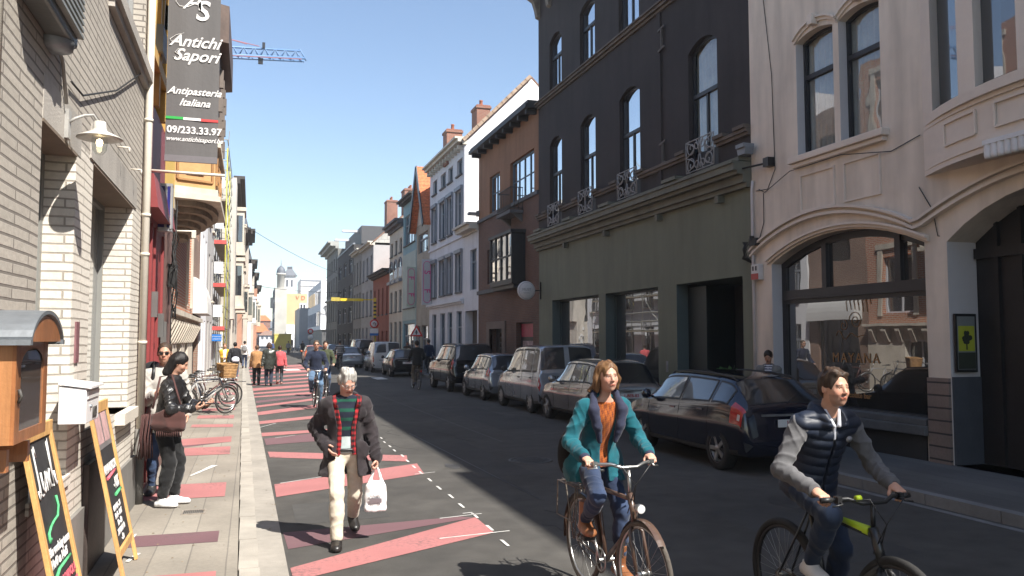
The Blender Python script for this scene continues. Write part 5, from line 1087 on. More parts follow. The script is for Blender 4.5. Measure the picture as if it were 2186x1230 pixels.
# following houses
dome = building('brown_awning_house', 'narrow brown brick house with a rounded white shop awning')
wall(dome, L2, -1, 24.72, 28.0, .1, 11.0, [dict(y0=25.6, y1=27.1, z0=5, z1=7, arch=0), dict(y0=25.6, y1=27.1, z0=8, z1=10, arch=0), dict(y0=25.2, y1=27.5, z0=.4, z1=2.9, arch=0)], brick('dusky_brick', (.30, .17, .12), (.26, .14, .10), (.3, .25, .2)), .2, 8); window(dome, L2, -1, dict(y0=25.2, y1=27.5, z0=.4, z1=2.9, arch=0), wood_dk, pane_mir, .08, 2)
b = MB(); b.prism([(L2, 2.7), (L2 + .4, 2.7), (L2 + .4, 2.85)] + [(L2 + .4 * math.cos(math.pi / 2 * k / 8), 2.85 + .9 * math.sin(math.pi / 2 * k / 8)) for k in range(1, 8)] + [(L2, 3.75)], 'y', 25.0, 27.7); b.build('awning', mat('white_awning', (.62, .61, .59), .7, .05, 2, .1, 20), dome)
wn = rows_house('white_rendered_house', 'tall white rendered house catching the sun behind the brick oriel house', 28.02, 31.3, 12.3, whit, 2, [(.6, 2.6), (3.6, 5.4), (6.3, 7.8), (9, 10.8)], greywin, X=L2 + .05, s=-1, wfrac=.4, sill=lst)
wn2 = rows_house('grey_rendered_house', 'light grey rendered house next to the scaffold', 31.32, 38.8, 10.4, mat('light_grey_render', (.42, .40, .38), .8, .08, .8, .1, 60), 3, [(.6, 2.7), (3.6, 5.4), (6.6, 8.8)], wood_dk, X=L2 - .05, s=-1, wfrac=.4, sill=lst, corn=[(.2, .25)], cm=darktrim)
scw = rows_house('house_under_scaffold', 'white house wrapped in scaffolding', 38.82, 52.0, 11.5, whit2, 5, [(.6, 2.7), (3.8, 5.8), (6.9, 8.8)], wood_dk, X=L2 - .25, s=-1, wfrac=.45, sill=lst)
ws_ = rows_house('stone_bay_house', 'pale stone house with projecting bays after the concrete wall end', 56.0, 74, 12.2, mat('pale_stone_wall', (.50, .46, .40), .8, .15, 1, .2, 40, dirt=.2), 5, [(.6, 3.0), (4.4, 6.8), (8.0, 10.2)], wood_dk, X=-1.15, s=-1, wfrac=.45, sill=lst, corn=[(.3, .3), (.2, .6)], cm=darktrim)
for a in (57.5, 66):
    for z0, z1 in ((4.2, 7.2), (7.8, 10.6)):
        q = MB().box(-1.15, -.55, a, a + 3.2, z0, z1).box(-1.15, -.45, a - .1, a + 3.3, z1, z1 + .25).box(-1.15, -.45, a - .1, a + 3.3, z0 - .2, z0).build('bay', lst, ws_)
        g = MB(); g.quad((-.54, a + .3, z0 + .7), (-.54, a + 2.9, z0 + .7), (-.54, a + 2.9, z1 - .3), (-.54, a + .3, z1 - .3)); g.quad((-1.05, a - .01, z0 + .7), (-.65, a - .01, z0 + .7), (-.65, a - .01, z1 - .3), (-1.05, a - .01, z1 - .3)); g.build('pane', pane_dk, q, recalc=False)
fn = building('concrete_party_wall', 'tall bare pale concrete wall end sticking up behind the scaffold')
MB().box(-1.9, -1.0, 52.5, 55.6, 3.2, 11.9).box(-3.4, -1.25, 52.5, 55.6, -.1, 3.2).build('wall', mat('bare_concrete', (.52, .48, .42), .85, .12, .6, .2, 40, dirt=.35), fn)
b = MB(); random.seed(9)
for i in range(16):
    y = 54; z = .5 + random.uniform(0, 2.4); x = -1.9 + random.uniform(0, .5); b.box(x, x + random.uniform(.08, .22), 52.46, 52.5, z, z + random.uniform(.1, .3))
b.build('torn_posters', mat('white_posters', (.66, .66, .66), .8, .3, 8, 0), fn)
far = [(74.05, 84, 11.2, 'brick', -.75), (84.05, 95, 12.4, 'stone', -.35), (95.05, 106, 10.4, 'white', .0), (106.05, 118, 9.8, 'stone', .3), (118.05, 132, 9.0, 'brick', .75)]
for i, (a, c, z, k, X) in enumerate(far):
    m = {'brick': rbk, 'stone': MATS['pale_stone_wall'], 'white': whit}[k]
    h = rows_house('distant_house', ['distant brick house with dark roof edge, first after the pale stone bays', 'distant pale stone house with a dark mansard, second after the bays', 'distant white house with a white boxed bay', 'distant pale stone house, fourth after the bays', 'last distant brick house of the sunlit row'][i], a, c, z, m, 3, [(.6, 3.0), (4.2, 6.2), (7.2, 8.8)], wood_dk, X=X, s=-1, wfrac=.4, sill=lst, corn=[(.3, .35), (.2, .6)], cm=darktrim)
    q = MB().box(X, X + .5, a + 2, a + 4.6, 3.8, 6.6).box(X, X + .6, a + 1.9, a + 4.7, 6.6, 6.8).build('bay', m if k != 'brick' else lst, h); g = MB(); g.quad((X + .08, a + 1.99, 4.4), (X + .42, a + 1.99, 4.4), (X + .42, a + 1.99, 6.2), (X + .08, a + 1.99, 6.2)); g.build('pane', pane_dk, q, recalc=False)
    b = MB(); b.prism([(X, z + .5), (X - .5, z + 2.4), (X - 7, z + 2.4), (X - 7, z + .5)], 'y', a + .3, c - .3); b.build('mansard_roof', slate, h)
# scaffold ---------------------------------------------------------------------
sc = empty('scaffold', (0, 0, 0), label='tube scaffold with red and white planks in front of the white house', cat='scaffold')
ylw = mat('galvanised_tube', (.34, .34, .30), .5, .2, 4, 0, metal=.4); ylt = mat('yellow_tube', (.45, .42, .06), .5, .2, 4, 0)
b = MB(); b2 = MB(); XA, XB = -1.72, -1.2
for y in (40, 42.4, 44.8, 47.2, 49.6):
    for x in (XA, XB): (b2 if y in (40, 44.8) and x == XB else b).tube([(x, y, .1), (x, y, 10.9)], .03, 6)
for z in (2.5, 4.5, 6.5, 8.5, 10.3):
    for x in (XA, XB):
        for dz in (0, .5, 1.0): b.tube([(x, 40, z + dz), (x, 49.6, z + dz)], .024, 5)
    for y in (40, 42.4, 44.8, 47.2, 49.6):
        for dz in (0, 1.0): b.tube([(XA, y, z + dz), (XB, y, z + dz)], .024, 5)
    b.tube([(XB, 40, z), (XB, 42.4, z + 2)], .022, 5)
b.build('tubes', ylw, sc); b2.build('yellow_post', ylt, sc); b = MB()
for z in (2.5, 4.5, 6.5, 8.5): b.box(XA, XB, 40, 49.6, z - .1, z - .04)
b.build('deck_planks', mat('plank', (.3, .25, .18), .8, .2, 3, 0), sc); b = MB()
for z in (2.5, 4.5, 6.5): b.box(XA - .02, XB + .04, 39.94, 39.98, z - .12, z + .06)
b.build('red_toe_board', mat('red_toe_board', (.5, .08, .07), .7, .1, 3, 0), sc); b = MB()
for z in (3.0, 5.0, 7.1, 9.0): b.box(XA + .05, XB - .1, 39.96, 39.99, z, z + .55)
b.build('white_sheet', mat('white_sheeting', (.7, .7, .7), .8, .1, 3, 0), sc)
sg = empty('blue_board_sign', (-1.42, 38.0, 2.03), label='small blue rectangular board sign fixed to the scaffold foot', cat='sign')
MB().box(-.2, .2, -.02, .02, -.15, .15).build('board', mat('sign_blue', (.02, .16, .5), .5, .1, 3, 0), sg); text_part('VOETGANGERS', .055, whb, sg, (0, -.022, .05), (math.pi / 2, 0, 0)); text_part('OVERSTEKEN', .055, whb, sg, (0, -.022, -.06), (math.pi / 2, 0, 0)); MB().box(-.015, .015, .02, .05, -1.9, .1).build('post', ylw, sg)
# crane ------------------------------------------------------------------------
cr = empty('tower_crane_jib', (0, 0, 0), label='blue lattice crane jib reaching out over the roofs', cat='crane')
b = MB(); Y = 92; xa, xe = -14, 5.1; zf = lambda x: 33.1 + (x - 5.1) * .055
top = lambda x: zf(x) + (1.15 if x < 1.0 else .95 + (5.1 - x) * .03)
for dy in (-.5, .5): b.tube([(xa, Y + dy, zf(xa)), (xe, Y + dy, zf(xe))], .13, 6)
b.tube([(xa, Y, top(xa)), (4.6, Y, top(4.6))], .12, 6); x = xa
while x < 4.3:
    for dy in (-.5, .5): b.tube([(x, Y + dy, zf(x)), (x + .55, Y, top(x + .55)), (x + 1.1, Y + dy, zf(x + 1.1))], .075, 5)
    x += 1.1
b.tube([(4.3, Y, top(4.3)), (4.6, Y, top(4.6) + .2), (5.3, Y, zf(5.3) - .1)], .08, 5); b.build('jib', mat('crane_blue', (.10, .20, .38), .5, .1, 2, 0), cr)
b = MB(); b.box(-1.2, 5.0, Y - .6, Y + .6, 32.6, 32.72) if 0 else None; b.tube([(-14, Y, 36.6), (-1, Y, 34.2)], .05, 5); b.tube([(-14, Y, 36.2), (.3, Y, 34.1)], .05, 5); b.tube([(xa, Y - .55, zf(xa) - .12), (xe - .3, Y - .55, zf(xe) - .12)], .06, 5); b.build('red_tie', mat('crane_red', (.34, .14, .16), .5, .1, 2, 0), cr)
b = MB(); b.box(.2, .7, Y - .3, Y + .3, 32.2, 32.7); b.box(.6, .9, Y - .3, Y + .3, 33.9, 34.5); b.build('trolley', MATS['black_metal'], cr)
b = MB(); b.box(-15.2, -13.4, Y - .9, Y + .9, 0, 38)
tag(b.build('crane_mast', mat('crane_blue2', (.09, .16, .34), .5, .1, 2, 0), cr)) if 0 else None
# street signs and signal --------------------------------------------------------
sgp = empty('signal_gantry', (9.0, 62.5, .12), label='yellow traffic signal arm on a yellow and black banded pole', cat='traffic signal')
yelp = mat('signal_yellow', (.70, .52, .02), .5, .06, 3, 0)
MB().box(-.09, .09, -.09, .09, 0, 5.0).build('pole', yelp, sgp); b = MB()
for i in range(7): b.box(-.095, .095, -.095, .095, 2.75 + i * .3, 2.9 + i * .3)
b.build('black_band', MATS['black_metal'], sgp); MB().box(-3.0, 0, -.05, .05, 4.82, 4.9).box(-2.6, -.9, -.09, .09, 4.74, 4.94).build('arm', yelp, sgp)
MB().box(-3.3, -2.65, -.15, .15, 4.72, 5.0).build('signal_head', mat('signal_back', (.45, .36, .06), .6, .2, 8, 0), sgp)
redsg = mat('sign_red', (.55, .02, .02), .5, .05, 3, 0); wsg = mat('sign_white_face', (.66, .66, .66), .5, .03, 3, 0)
ns = empty('no_turn_sign', (8.92, 62.2, 3.15), label='round red ringed no left turn sign with white and blue plates under it', cat='traffic sign')
b = MB(); b.lathe([(0, -.01), (.33, -.01), (.33, .02), (0, .02)], (0, 0, 0), (0, 1, 0), 28); b.build('disc', wsg, ns); b = MB(); b.lathe([(.24, -.02), (.34, -.02), (.34, -.012), (.24, -.012)], (0, 0, 0), (0, 1, 0), 28); b.bar((-.17, -.025, .17), (.17, -.025, -.17), .01, .06, up=(0, 1, 0)); b.build('red_ring', redsg, ns)
b = MB(); b.tube([(.08, -.016, -.14), (.08, -.016, .04), (0, -.016, .1), (-.08, -.016, .03), (-.08, -.016, -.06)], .022, 5); b.build('arrow', MATS['black_metal'], ns)
MB().box(-.32, .32, 0, .02, -.72, -.36).build('white_plate', wsg, ns); MB().box(-.32, .32, 0, .02, -.9, -.73).build('blue_plate', MATS['sign_blue'], ns); MB().box(-.03, .03, .021, .06, -3.05, .1).build('post', MATS['zinc'], ns)
ts = empty('priority_sign', (9.0, 46.0, 2.35), label='red edged white triangle sign with a black arrow in front of the cream house', cat='traffic sign')
tri = lambda s, y0, y1: [((math.sin(a) * s), (math.cos(a) * s)) for a in (0, 2.0944, 4.1888)]
MB().prism(tri(.45, 0, 0), 'y', 0, .02).build('red_border', redsg, ts); MB().prism(tri(.28, 0, 0), 'y', -.004, 0).build('white_face', wsg, ts)
MB().prism([(-.03, -.12), (.03, -.12), (.03, .04), (.07, .04), (0, .16), (-.07, .04), (-.03, .04)], 'y', -.008, -.004).box(-.09, .09, -.008, -.0045, -.04, 0).build('arrow', MATS['black_metal'], ts); MB().box(-.03, .03, .021, .06, -2.25, .2).build('post', MATS['zinc'], ts)
for (x, y), lb in ((G(690, 735, 2.8), 0),): pass
es = empty('no_entry_sign', (8.0, 118, 2.6), label='far small round red and white sign near the yellow house', cat='traffic sign'); b = MB(); b.lathe([(0, -.02), (.4, -.02), (.4, .02), (0, .02)], (0, 0, .5), (0, 1, 0), 20); b.build('upper_disc', redsg, es); b = MB(); b.lathe([(0, -.03), (.22, -.03), (.22, -.021), (0, -.021)], (0, 0, .5), (0, 1, 0), 20); b.lathe([(0, -.02), (.38, -.02), (.38, .02), (0, .02)], (0, 0, -.35), (0, 1, 0), 20); b.build('white_disc', wsg, es); MB().box(-.05, .05, .03, .1, -2.6, .6).build('post', MATS['zinc'], es)
wire('overhead_wire', (-1.2, 60, 10.4), (9.8, 95, 9.4), .4, .02, 'higher thin wire crossing above the far end of the street'); wire('overhead_wire', (-1.0, 75, 6.9), (9.8, 88, 7.0), .3, .02, 'lower thin wire crossing above the far end of the street')
b = MB(); b.tube([(8.8, 72, .1), (8.8, 72, 7.2)], .06, 8); b.tube([(8.8, 72, 7.2), (8.2, 72, 7.3)], .05, 6)
# far yellow construction container
cn = empty('yellow_container', (4.2, 118, 0), label='yellow container box at the far end of the road', cat='container'); MB().box(-1.1, 1.1, -2, 2, .5, 2.6).build('body', mat('container_yellow', (.6, .52, .12), .6, .08, 1, 0), cn); MB().box(-1.15, 1.15, -2.05, 2.05, 2.6, 2.75).build('roof_rim', mat('container_rim', (.6, .55, .2), .6, .1, 2, 0), cn)
b = MB(); [b.lathe([(0, 0), (.4, 0), (.4, .2), (0, .2)], (x, y, .4), (1, 0, 0), 14) for x in (-1.0, .8) for y in (-1.2, 1.2)]; b.build('wheel', iron, cn)
# ---------------------------------------------------------------- smooth bodies grown from distance fields
import openvdb
V3 = lambda *a: np.array(a, dtype=float)
def nrm(v): v = np.asarray(v, float); return v / (np.linalg.norm(v) + 1e-9)
class Field:
    def __init__(s, lo, hi, h):
        s.h = h; s.lo = np.array(lo, float) - 3 * h; n = np.ceil((np.array(hi, float) + 3 * h - s.lo) / h).astype(int) + 1; s.n = n
        s.a = np.full(n, .5, np.float32)
        s.ax = [s.lo[i] + h * np.arange(n[i]) for i in range(3)]
    def reg(s, lo, hi, pad):
        i0 = np.clip(((np.array(lo) - pad - s.lo) / s.h).astype(int), 0, s.n); i1 = np.clip(((np.array(hi) + pad - s.lo) / s.h).astype(int) + 2, 0, s.n)
        if (i1 <= i0).any(): return None, None
        sl = tuple(slice(a, b) for a, b in zip(i0, i1)); X, Y, Z = np.meshgrid(*[s.ax[i][sl[i]] for i in range(3)], indexing='ij'); return sl, (X, Y, Z)
    def put(s, sl, d, k, op='u'):
        a = s.a[sl]; d = d.astype(np.float32)
        if op == 's': d = -d; a2 = -a
        else: a2 = a
        h = np.maximum(k - np.abs(a2 - d), 0) / k; r = np.minimum(a2, d) - h * h * k * .25 if op == 'u' else None
        if op == 's': # smooth max(a, -d)
            d2 = d; h = np.maximum(k - np.abs(a - d2), 0) / k; r = np.maximum(a, d2) + h * h * k * .25
        s.a[sl] = r
    def cap(s, p, q, r0, r1=None, k=.02, fold=0, fq=60, flat=None, op='u', seed=0):
        p, q = np.array(p, float), np.array(q, float); r1 = r0 if r1 is None else r1; R_ = max(r0, r1)
        sl, g = s.reg(np.minimum(p, q) - R_, np.maximum(p, q) + R_, k + 3 * s.h)
        if sl is None: return s
        d = q - p; L2 = d @ d + 1e-9; x, y, z = g[0] - p[0], g[1] - p[1], g[2] - p[2]
        t = np.clip((x * d[0] + y * d[1] + z * d[2]) / L2, 0, 1); ex, ey, ez = x - t * d[0], y - t * d[1], z - t * d[2]
        dist = np.sqrt(ex * ex + ey * ey + ez * ez); r = r0 + (r1 - r0) * t
        if fold:
            L = math.sqrt(L2); ph = 1.5 * np.sin(17 * g[0] + seed * 3) + 1.4 * np.sin(21 * g[1] + 1.3 * seed) + .8 * np.sin(15 * g[2] + seed); w = np.abs(np.sin(t * L * fq * .5 + seed + ph)); w2 = np.abs(np.sin(t * L * fq * .31 + seed * 2 - ph * 1.7)); r = r + fold * (1.5 * (1 - w) ** 1.6 + 1.0 * (1 - w2) ** 1.8 - .45)
        s.put(sl, dist - r, k, op); return s
    def ell(s, c, r, M=None, k=.03, op='u'):
        c = np.array(c, float); r = np.array(r, float); m = r.max()
        sl, g = s.reg(c - m, c + m, k + 3 * s.h)
        if sl is None: return s
        x, y, z = g[0] - c[0], g[1] - c[1], g[2] - c[2]
        if M is not None: x, y, z = [M[i][0] * x + M[i][1] * y + M[i][2] * z for i in range(3)]
        k0 = np.sqrt((x / r[0]) ** 2 + (y / r[1]) ** 2 + (z / r[2]) ** 2); k1 = np.sqrt((x / r[0] ** 2) ** 2 + (y / r[1] ** 2) ** 2 + (z / r[2] ** 2) ** 2) + 1e-9
        s.put(sl, k0 * (k0 - 1) / k1, k, op); return s
    def cut(s, p, n):
        n = nrm(n); X, Y, Z = np.meshgrid(*s.ax, indexing='ij', sparse=True); s.a = np.maximum(s.a, ((X - p[0]) * n[0] + (Y - p[1]) * n[1] + (Z - p[2]) * n[2]).astype(np.float32)); return s
    def carve(s, fn):
        X, Y, Z = np.meshgrid(*s.ax, indexing='ij', sparse=True); s.a = np.maximum(s.a, (-fn(X, Y, Z)).astype(np.float32)); return s
    def rough(s, amp, f, seed=0, st=(1, 1, 1)):
        idx = np.where(np.abs(s.a) < .03 + amp * 2); P = [s.ax[i][idx[i]] * st[i] for i in range(3)]; rs = np.random.RandomState(seed); v = 0
        wx = .6 * np.sin(P[0] * f * .5 + seed) + .6 * np.sin(P[1] * f * .43 + 2 * seed) + .6 * np.sin(P[2] * f * .39 + 1)
        for i in range(6):
            kx = nrm(rs.randn(3)) * f * (1 + .25 * i); v = v - (2.2 * (1 - np.abs(np.sin(.5 * (P[0] * kx[0] + P[1] * kx[1] + P[2] * kx[2] + wx * 2.4) + rs.rand() * 6))) ** 1.7 - .6) / (1 + .25 * i)
        s.a[idx] += (amp * v / 2.2).astype(np.float32); return s
    def mesh(s, name, m, parent=None, col=None):
        g = openvdb.FloatGrid(1.0); g.copyFromArray(np.ascontiguousarray(np.clip(s.a, -.4, .4)) ); pts, tris, quads = g.convertToPolygons(isovalue=0.0, adaptivity=0.0)
        pts = pts * s.h + s.lo; me = bpy.data.meshes.new(name); nq, ntr = len(quads), len(tris)
        me.vertices.add(len(pts)); me.vertices.foreach_set('co', pts.astype(np.float32).ravel())
        lo_ = np.concatenate([quads[:, ::-1].ravel(), tris[:, ::-1].ravel()]) if ntr else quads[:, ::-1].ravel()
        me.loops.add(len(lo_)); me.loops.foreach_set('vertex_index', lo_.astype(np.int32))
        me.polygons.add(nq + ntr); st = np.concatenate([np.arange(nq) * 4, nq * 4 + np.arange(ntr) * 3]).astype(np.int32); me.polygons.foreach_set('loop_start', st)
        me.polygons.foreach_set('use_smooth', np.ones(nq + ntr, bool)); me.update(calc_edges=True); me.validate()
        me.materials.append(m)
        if col is not None:
            c = np.ones((len(pts), 4), np.float32); c[:, :3] = col(pts); at = me.color_attributes.new('Col', 'FLOAT_COLOR', 'POINT'); at.data.foreach_set('color', c.ravel())
        o = bpy.data.objects.new(name, me); COL.objects.link(o)
        if parent: o.parent = parent
        return o
def ik(a, b, l1, l2, hint):
    a, b = np.array(a, float), np.array(b, float); d = b - a; L = np.linalg.norm(d); L_ = min(L, (l1 + l2) * .995); u = d / (L + 1e-9)
    x = (l1 * l1 - l2 * l2 + L_ * L_) / (2 * L_); h = math.sqrt(max(l1 * l1 - x * x, 0)); hv = np.array(hint, float); hv = hv - u * (hv @ u)
    return a + u * x + nrm(hv) * h
def rotm(yaw=0, pitch=0, roll=0):
    """columns right, fwd, up; yaw turns to the person's left, pitch>0 looks down"""
    cy, sy, cp, sp, cr, sr = math.cos(yaw), math.sin(yaw), math.cos(pitch), math.sin(pitch), math.cos(roll), math.sin(roll)
    f = V3(-sy * cp, cy * cp, -sp); r = V3(cy, sy, 0); u = np.cross(r, f); r2 = r * cr + u * sr; u2 = np.cross(r2, f)
    return np.array([r2, f, u2])          # rows: local axes in body space
class Pose:
    def __init__(s, ht=1.75, P=(0, 0, .93), lean=.03, twist=0, side=0, sh=.18, hipw=.09, wL=None, wR=None, aL=(-.1, 0, .09), aR=(.1, 0, .09), eL=(-.4, -1, -.3), eR=(.4, -1, -.3), kL=(-.05, 1, .1), kR=(.05, 1, .1), head=(0, .05, 0), tL=(-.15, 1, 0), tR=(.15, 1, 0), neck=.11, fem=False, bulk=1.0, hunch=0):
        k = ht / 1.75; s.k = k; s.fem = fem; s.bulk = bulk; s.P = np.array(P, float); M = rotm(twist, lean, side); s.M = M; s.Mp = rotm(twist * .4, lean * .4)
        s.N = s.P + M[2] * .53 * k; s.N = s.N + M[1] * hunch; s.B = s.P + M[2] * .17 * k; s.C = s.P + M[2] * .36 * k + M[1] * hunch * .4
        s.SL, s.SR = s.N - M[0] * sh * k - M[2] * .085 * k, s.N + M[0] * sh * k - M[2] * .085 * k
        s.HL, s.HR = s.P - s.Mp[0] * hipw * k - s.Mp[2] * .02, s.P + s.Mp[0] * hipw * k - s.Mp[2] * .02
        s.wL = np.array(wL if wL is not None else s.SL + V3(-.05, .06, -.53 * k)); s.wR = np.array(wR if wR is not None else s.SR + V3(.05, .06, -.53 * k))
        s.eL = ik(s.SL, s.wL, .29 * k, .26 * k, eL); s.eR = ik(s.SR, s.wR, .29 * k, .26 * k, eR)
        s.aL, s.aR = np.array(aL, float), np.array(aR, float); s.kL = ik(s.HL, s.aL, .43 * k, .42 * k, kL); s.kR = ik(s.HR, s.aR, .43 * k, .42 * k, kR)
        s.tL, s.tR = nrm(tL), nrm(tR); s.Mh = rotm(*head); s.H = s.N + nrm(V3(0, 0, 1) * .8 + M[2] * .5 + M[1] * .12 + s.Mh[1] * .18) * (neck + .075) * k
    def bounds(s, pad=.14):
        A = np.array([s.P, s.N, s.H, s.SL, s.SR, s.eL, s.eR, s.wL, s.wR, s.kL, s.kR, s.aL, s.aR, s.aL + s.tL * .2, s.aR + s.tR * .2, s.aL - V3(0, 0, .1), s.aR - V3(0, 0, .1)]); return A.min(0) - pad, A.max(0) + pad
def hd(J, x, y, z): return J.H + (J.Mh[0] * x + J.Mh[1] * y + J.Mh[2] * z) * J.k
def f_torso(F, J, d, lo=True, wide=0):
    b = J.bulk; k = J.k; fm = J.fem
    if lo: F.ell(J.P, ((.158 if fm else .152) * b * k + d, .112 * b * k + d, .13 * k + d), J.Mp, .06)
    F.ell(J.B, ((.122 if fm else .14) * b * k + d, (.095 if fm else .112) * b * k + d, .15 * k + d), J.M, .07); F.ell(J.C, ((.135 if fm else .158) * b * k + d, (.105 if fm else .112) * b * k + d, .15 * k + d), J.M, .07)
    for S_ in (J.SL, J.SR): F.cap(J.N - J.M[2] * .02 * k, S_ - (S_ - J.N) * .12, .038 * k + d, (.042 if fm else .05) * k + d, .05)
def f_arm(F, J, side, d, fold=0, end=1.0, d2=None):
    S_, E_, W_ = (J.SL, J.eL, J.wL) if side == 'L' else (J.SR, J.eR, J.wR); k = J.k * (.88 if J.fem else 1); d2 = d if d2 is None else d2; sd = 1.7 if side == 'L' else 4.1
    F.cap(S_, E_, .054 * k + d, .042 * k + d, .045, fold, 62, seed=sd); e = E_ + (W_ - E_) * end; F.cap(E_, e, .042 * k + d, (.042 + (.029 - .042) * end) * k + d2, .025, fold, 74, seed=sd + 1)
def f_leg(F, J, side, d, fold=0, end=1.0, d2=None):
    S_, E_, W_ = (J.HL, J.kL, J.aL) if side == 'L' else (J.HR, J.kR, J.aR); k = J.k * J.bulk; d2 = d if d2 is None else d2; sd = .7 if side == 'L' else 3.1
    F.cap(S_, E_, .082 * k + d, .056 * k + d, .04, fold, 40, seed=sd); e = E_ + (W_ - E_) * end; F.cap(E_, e, .055 * k + d, .038 * k + d2, .03, fold, 52, seed=sd + 2)
    c = E_ + (W_ - E_) * .3; F.cap(c, c + (W_ - E_) * .15, .052 * k + d, None, .04)
def f_hand(F, W, h, n, sgn, k=1.0, curl=.5, r=1.0):
    """W wrist, h towards the fingers, n palm normal, sgn: +1 thumb on the +side"""
    h = nrm(h); n = nrm(n - h * (n @ h)); sd = np.cross(h, n) * sgn
    F.ell(W + h * .045 * k, (.041 * k, .05 * k, .017 * k), np.array([sd, h, n]), .015); F.cap(W - h * .03, W + h * .02, .026 * k, .026 * k, .02)
    for i, (o, L) in enumerate(((.029, .9), (.0095, 1.0), (-.010, .95), (-.029, .76))):
        p = W + (h * (.084 - .004 * abs(i - 1)) + sd * o) * k; a = 0; c = curl * (1 + .08 * i)
        for j, l in enumerate((.040, .026, .02)):
            a += c * (.75, 1.1, .8)[j]; q = p + (h * math.cos(a) + n * math.sin(a)) * l * L * k; F.cap(p, q, (.0100, .0092, .0083)[j] * k * r, (.0092, .0083, .0072)[j] * k * r, .004); p = q
    p = W + (h * .022 + sd * .032 + n * .006) * k; q = p + nrm(h * .65 + sd * .6 + n * (.25 + curl * .4)) * .042 * k; F.cap(p, q, .013 * k, .0108 * k, .01); F.cap(q, q + nrm(h * .85 + sd * .1 + n * (.3 + curl * .5)) * .034 * k, .0105 * k, .0085 * k, .005)
def f_foot(F, A, t, d=0, k=1.0, w=1.0, toe_up=0):
    t = nrm(V3(t[0], t[1], t[2])); up = nrm(V3(0, 0, 1) - t * t[2]); b = A - up * .055 * k
    F.cap(b - t * .045 * k, b + t * .06 * k, (.036 + d) * w, (.036 + d) * w, .03); F.cap(b + t * .04 * k - up * .004, b + t * .15 * k - up * .012, (.036 + d) * w, (.027 + d), .03); F.ell(b + t * .12 * k - up * .008, ((.043 + d) * w, .06, .025 + d), np.array([np.cross(t, up), t, up]), .03)
def f_head(F, J, ears=True):
    k = J.k; M = J.Mh; H = lambda *a: hd(J, *a); E = lambda c, r, kk=.02, op='u': F.ell(H(*c), np.array(r) * k, M, kk, op); f = J.fem
    E((0, -.012, .03), (.075, .095, .087)); E((0, .02, -.03), (.058 if f else .061, .07, .083), .03); E((0, .034, -.075), (.041 if f else .047, .043, .034), .03); E((0, .062, -.098), (.017, .015, .014), .02)
    F.cap(H(-.03, .079, .019), H(.03, .079, .019), .009 * k, None, .018)
    for s in (-1, 1): E((s * .037, .06, -.028), (.021, .02, .022), .025); E((s * .031, .096, .001), (.016, .011, .010), .010, 's'); F.cap(H(s * .019, .0835, .0095), H(s * .043, .0775, .0085), .0038 * k, None, .006); F.cap(H(s * .021, .083, -.009), H(s * .042, .078, -.008), .0032 * k, None, .006)
    F.cap(H(0, .088, .008), H(0, .104, -.026), .0075 * k, .0105 * k, .012)
    for s in (-1, 1): E((s * .011, .097, -.032), (.0075, .009, .007), .006); ears and E((s * .076, -.008, -.008), (.009, .019, .030), .008)
    F.cap(H(-.021, .083, -.059), H(0, .0925, -.0575), .004 * k, .005 * k, .008); F.cap(H(.021, .083, -.059), H(0, .0925, -.0575), .004 * k, .005 * k, .008); F.cap(H(-.015, .084, -.068), H(.015, .084, -.068), .0055 * k, None, .01)
    F.cap(J.N - J.M[2] * .03, H(0, -.022, -.06), (.047 if f else .058) * k, (.043 if f else .052) * k, .03)
def skin_col(J, base_c, hair_c, stubble=0, hands=None):
    bc, hc = np.array(base_c), np.array(hair_c)
    def fn(p):
        q = (p - J.H) / J.k; x, y, z = q @ J.Mh[0], q @ J.Mh[1], q @ J.Mh[2]; c = np.tile(bc, (len(p), 1)).astype(float); near = (np.abs(x) < .1) & (np.abs(y) < .13) & (np.abs(z) < .14)
        def bl(m, col, a): c[m] = c[m] * (1 - a) + np.array(col) * a
        if stubble: bl(near & (y > .02) & (z < -.04) & (z > -.13), hc * .8 + .03, stubble); bl(near & (y > .06) & (z < -.035) & (z > -.05) & (np.abs(x) < .028), hc, stubble)
        w = np.exp(-(((np.abs(x) - .04) / .02) ** 2 + ((z + .03) / .02) ** 2)) * (y > .04) * near; c += w[:, None] * np.array([.06, -.015, -.015])
        w = np.exp(-((x / .014) ** 2 + ((z + .03) / .012) ** 2)) * (y > .09) * near; c += w[:, None] * np.array([.05, -.02, -.02])
        bl(near & (y > .078) & (np.abs(x) < .024) & (z < -.0525) & (z > -.0725), [bc[0] * .82, bc[1] * .45, bc[2] * .42], .75); bl(near & (y > .085) & (np.abs(x) < .022) & (np.abs(z + .063) < .0018), [.12, .03, .03], .8)
        bl(near & (y > .066) & (np.abs(np.abs(x) - .03) < .019) & (np.abs(z - .021 + (np.abs(x) - .028) * .18) < .0045), hc, .75)
        bl(near & (y > .07) & (np.abs(np.abs(x) - .031) < .013) & (np.abs(z - .0065) < .002), [.05, .03, .02], .7)
        return np.clip(c, 0, 1)
    return fn
def eyes(J, parent, iris=(.12, .2, .28)):
    for s in (-1, 1):
        F = Field(hd(J, s * .031, .071, 0) - .016, hd(J, s * .031, .071, 0) + .016, .0022); c = hd(J, s * .031, .0705, .0005); F.ell(c, [.0132 * J.k] * 3, None, .001)
        fw = J.Mh[1]
        def col(p, c=c):
            q = p - c; q = q / np.linalg.norm(q, axis=1)[:, None]; d = q @ fw; r = np.tile([.72, .69, .66], (len(p), 1)); r[d > .86] = iris; r[d > .965] = (.01, .01, .01); return r
        F.mesh('eye', attr_mat('eye_surface', .15, 0), parent, col)
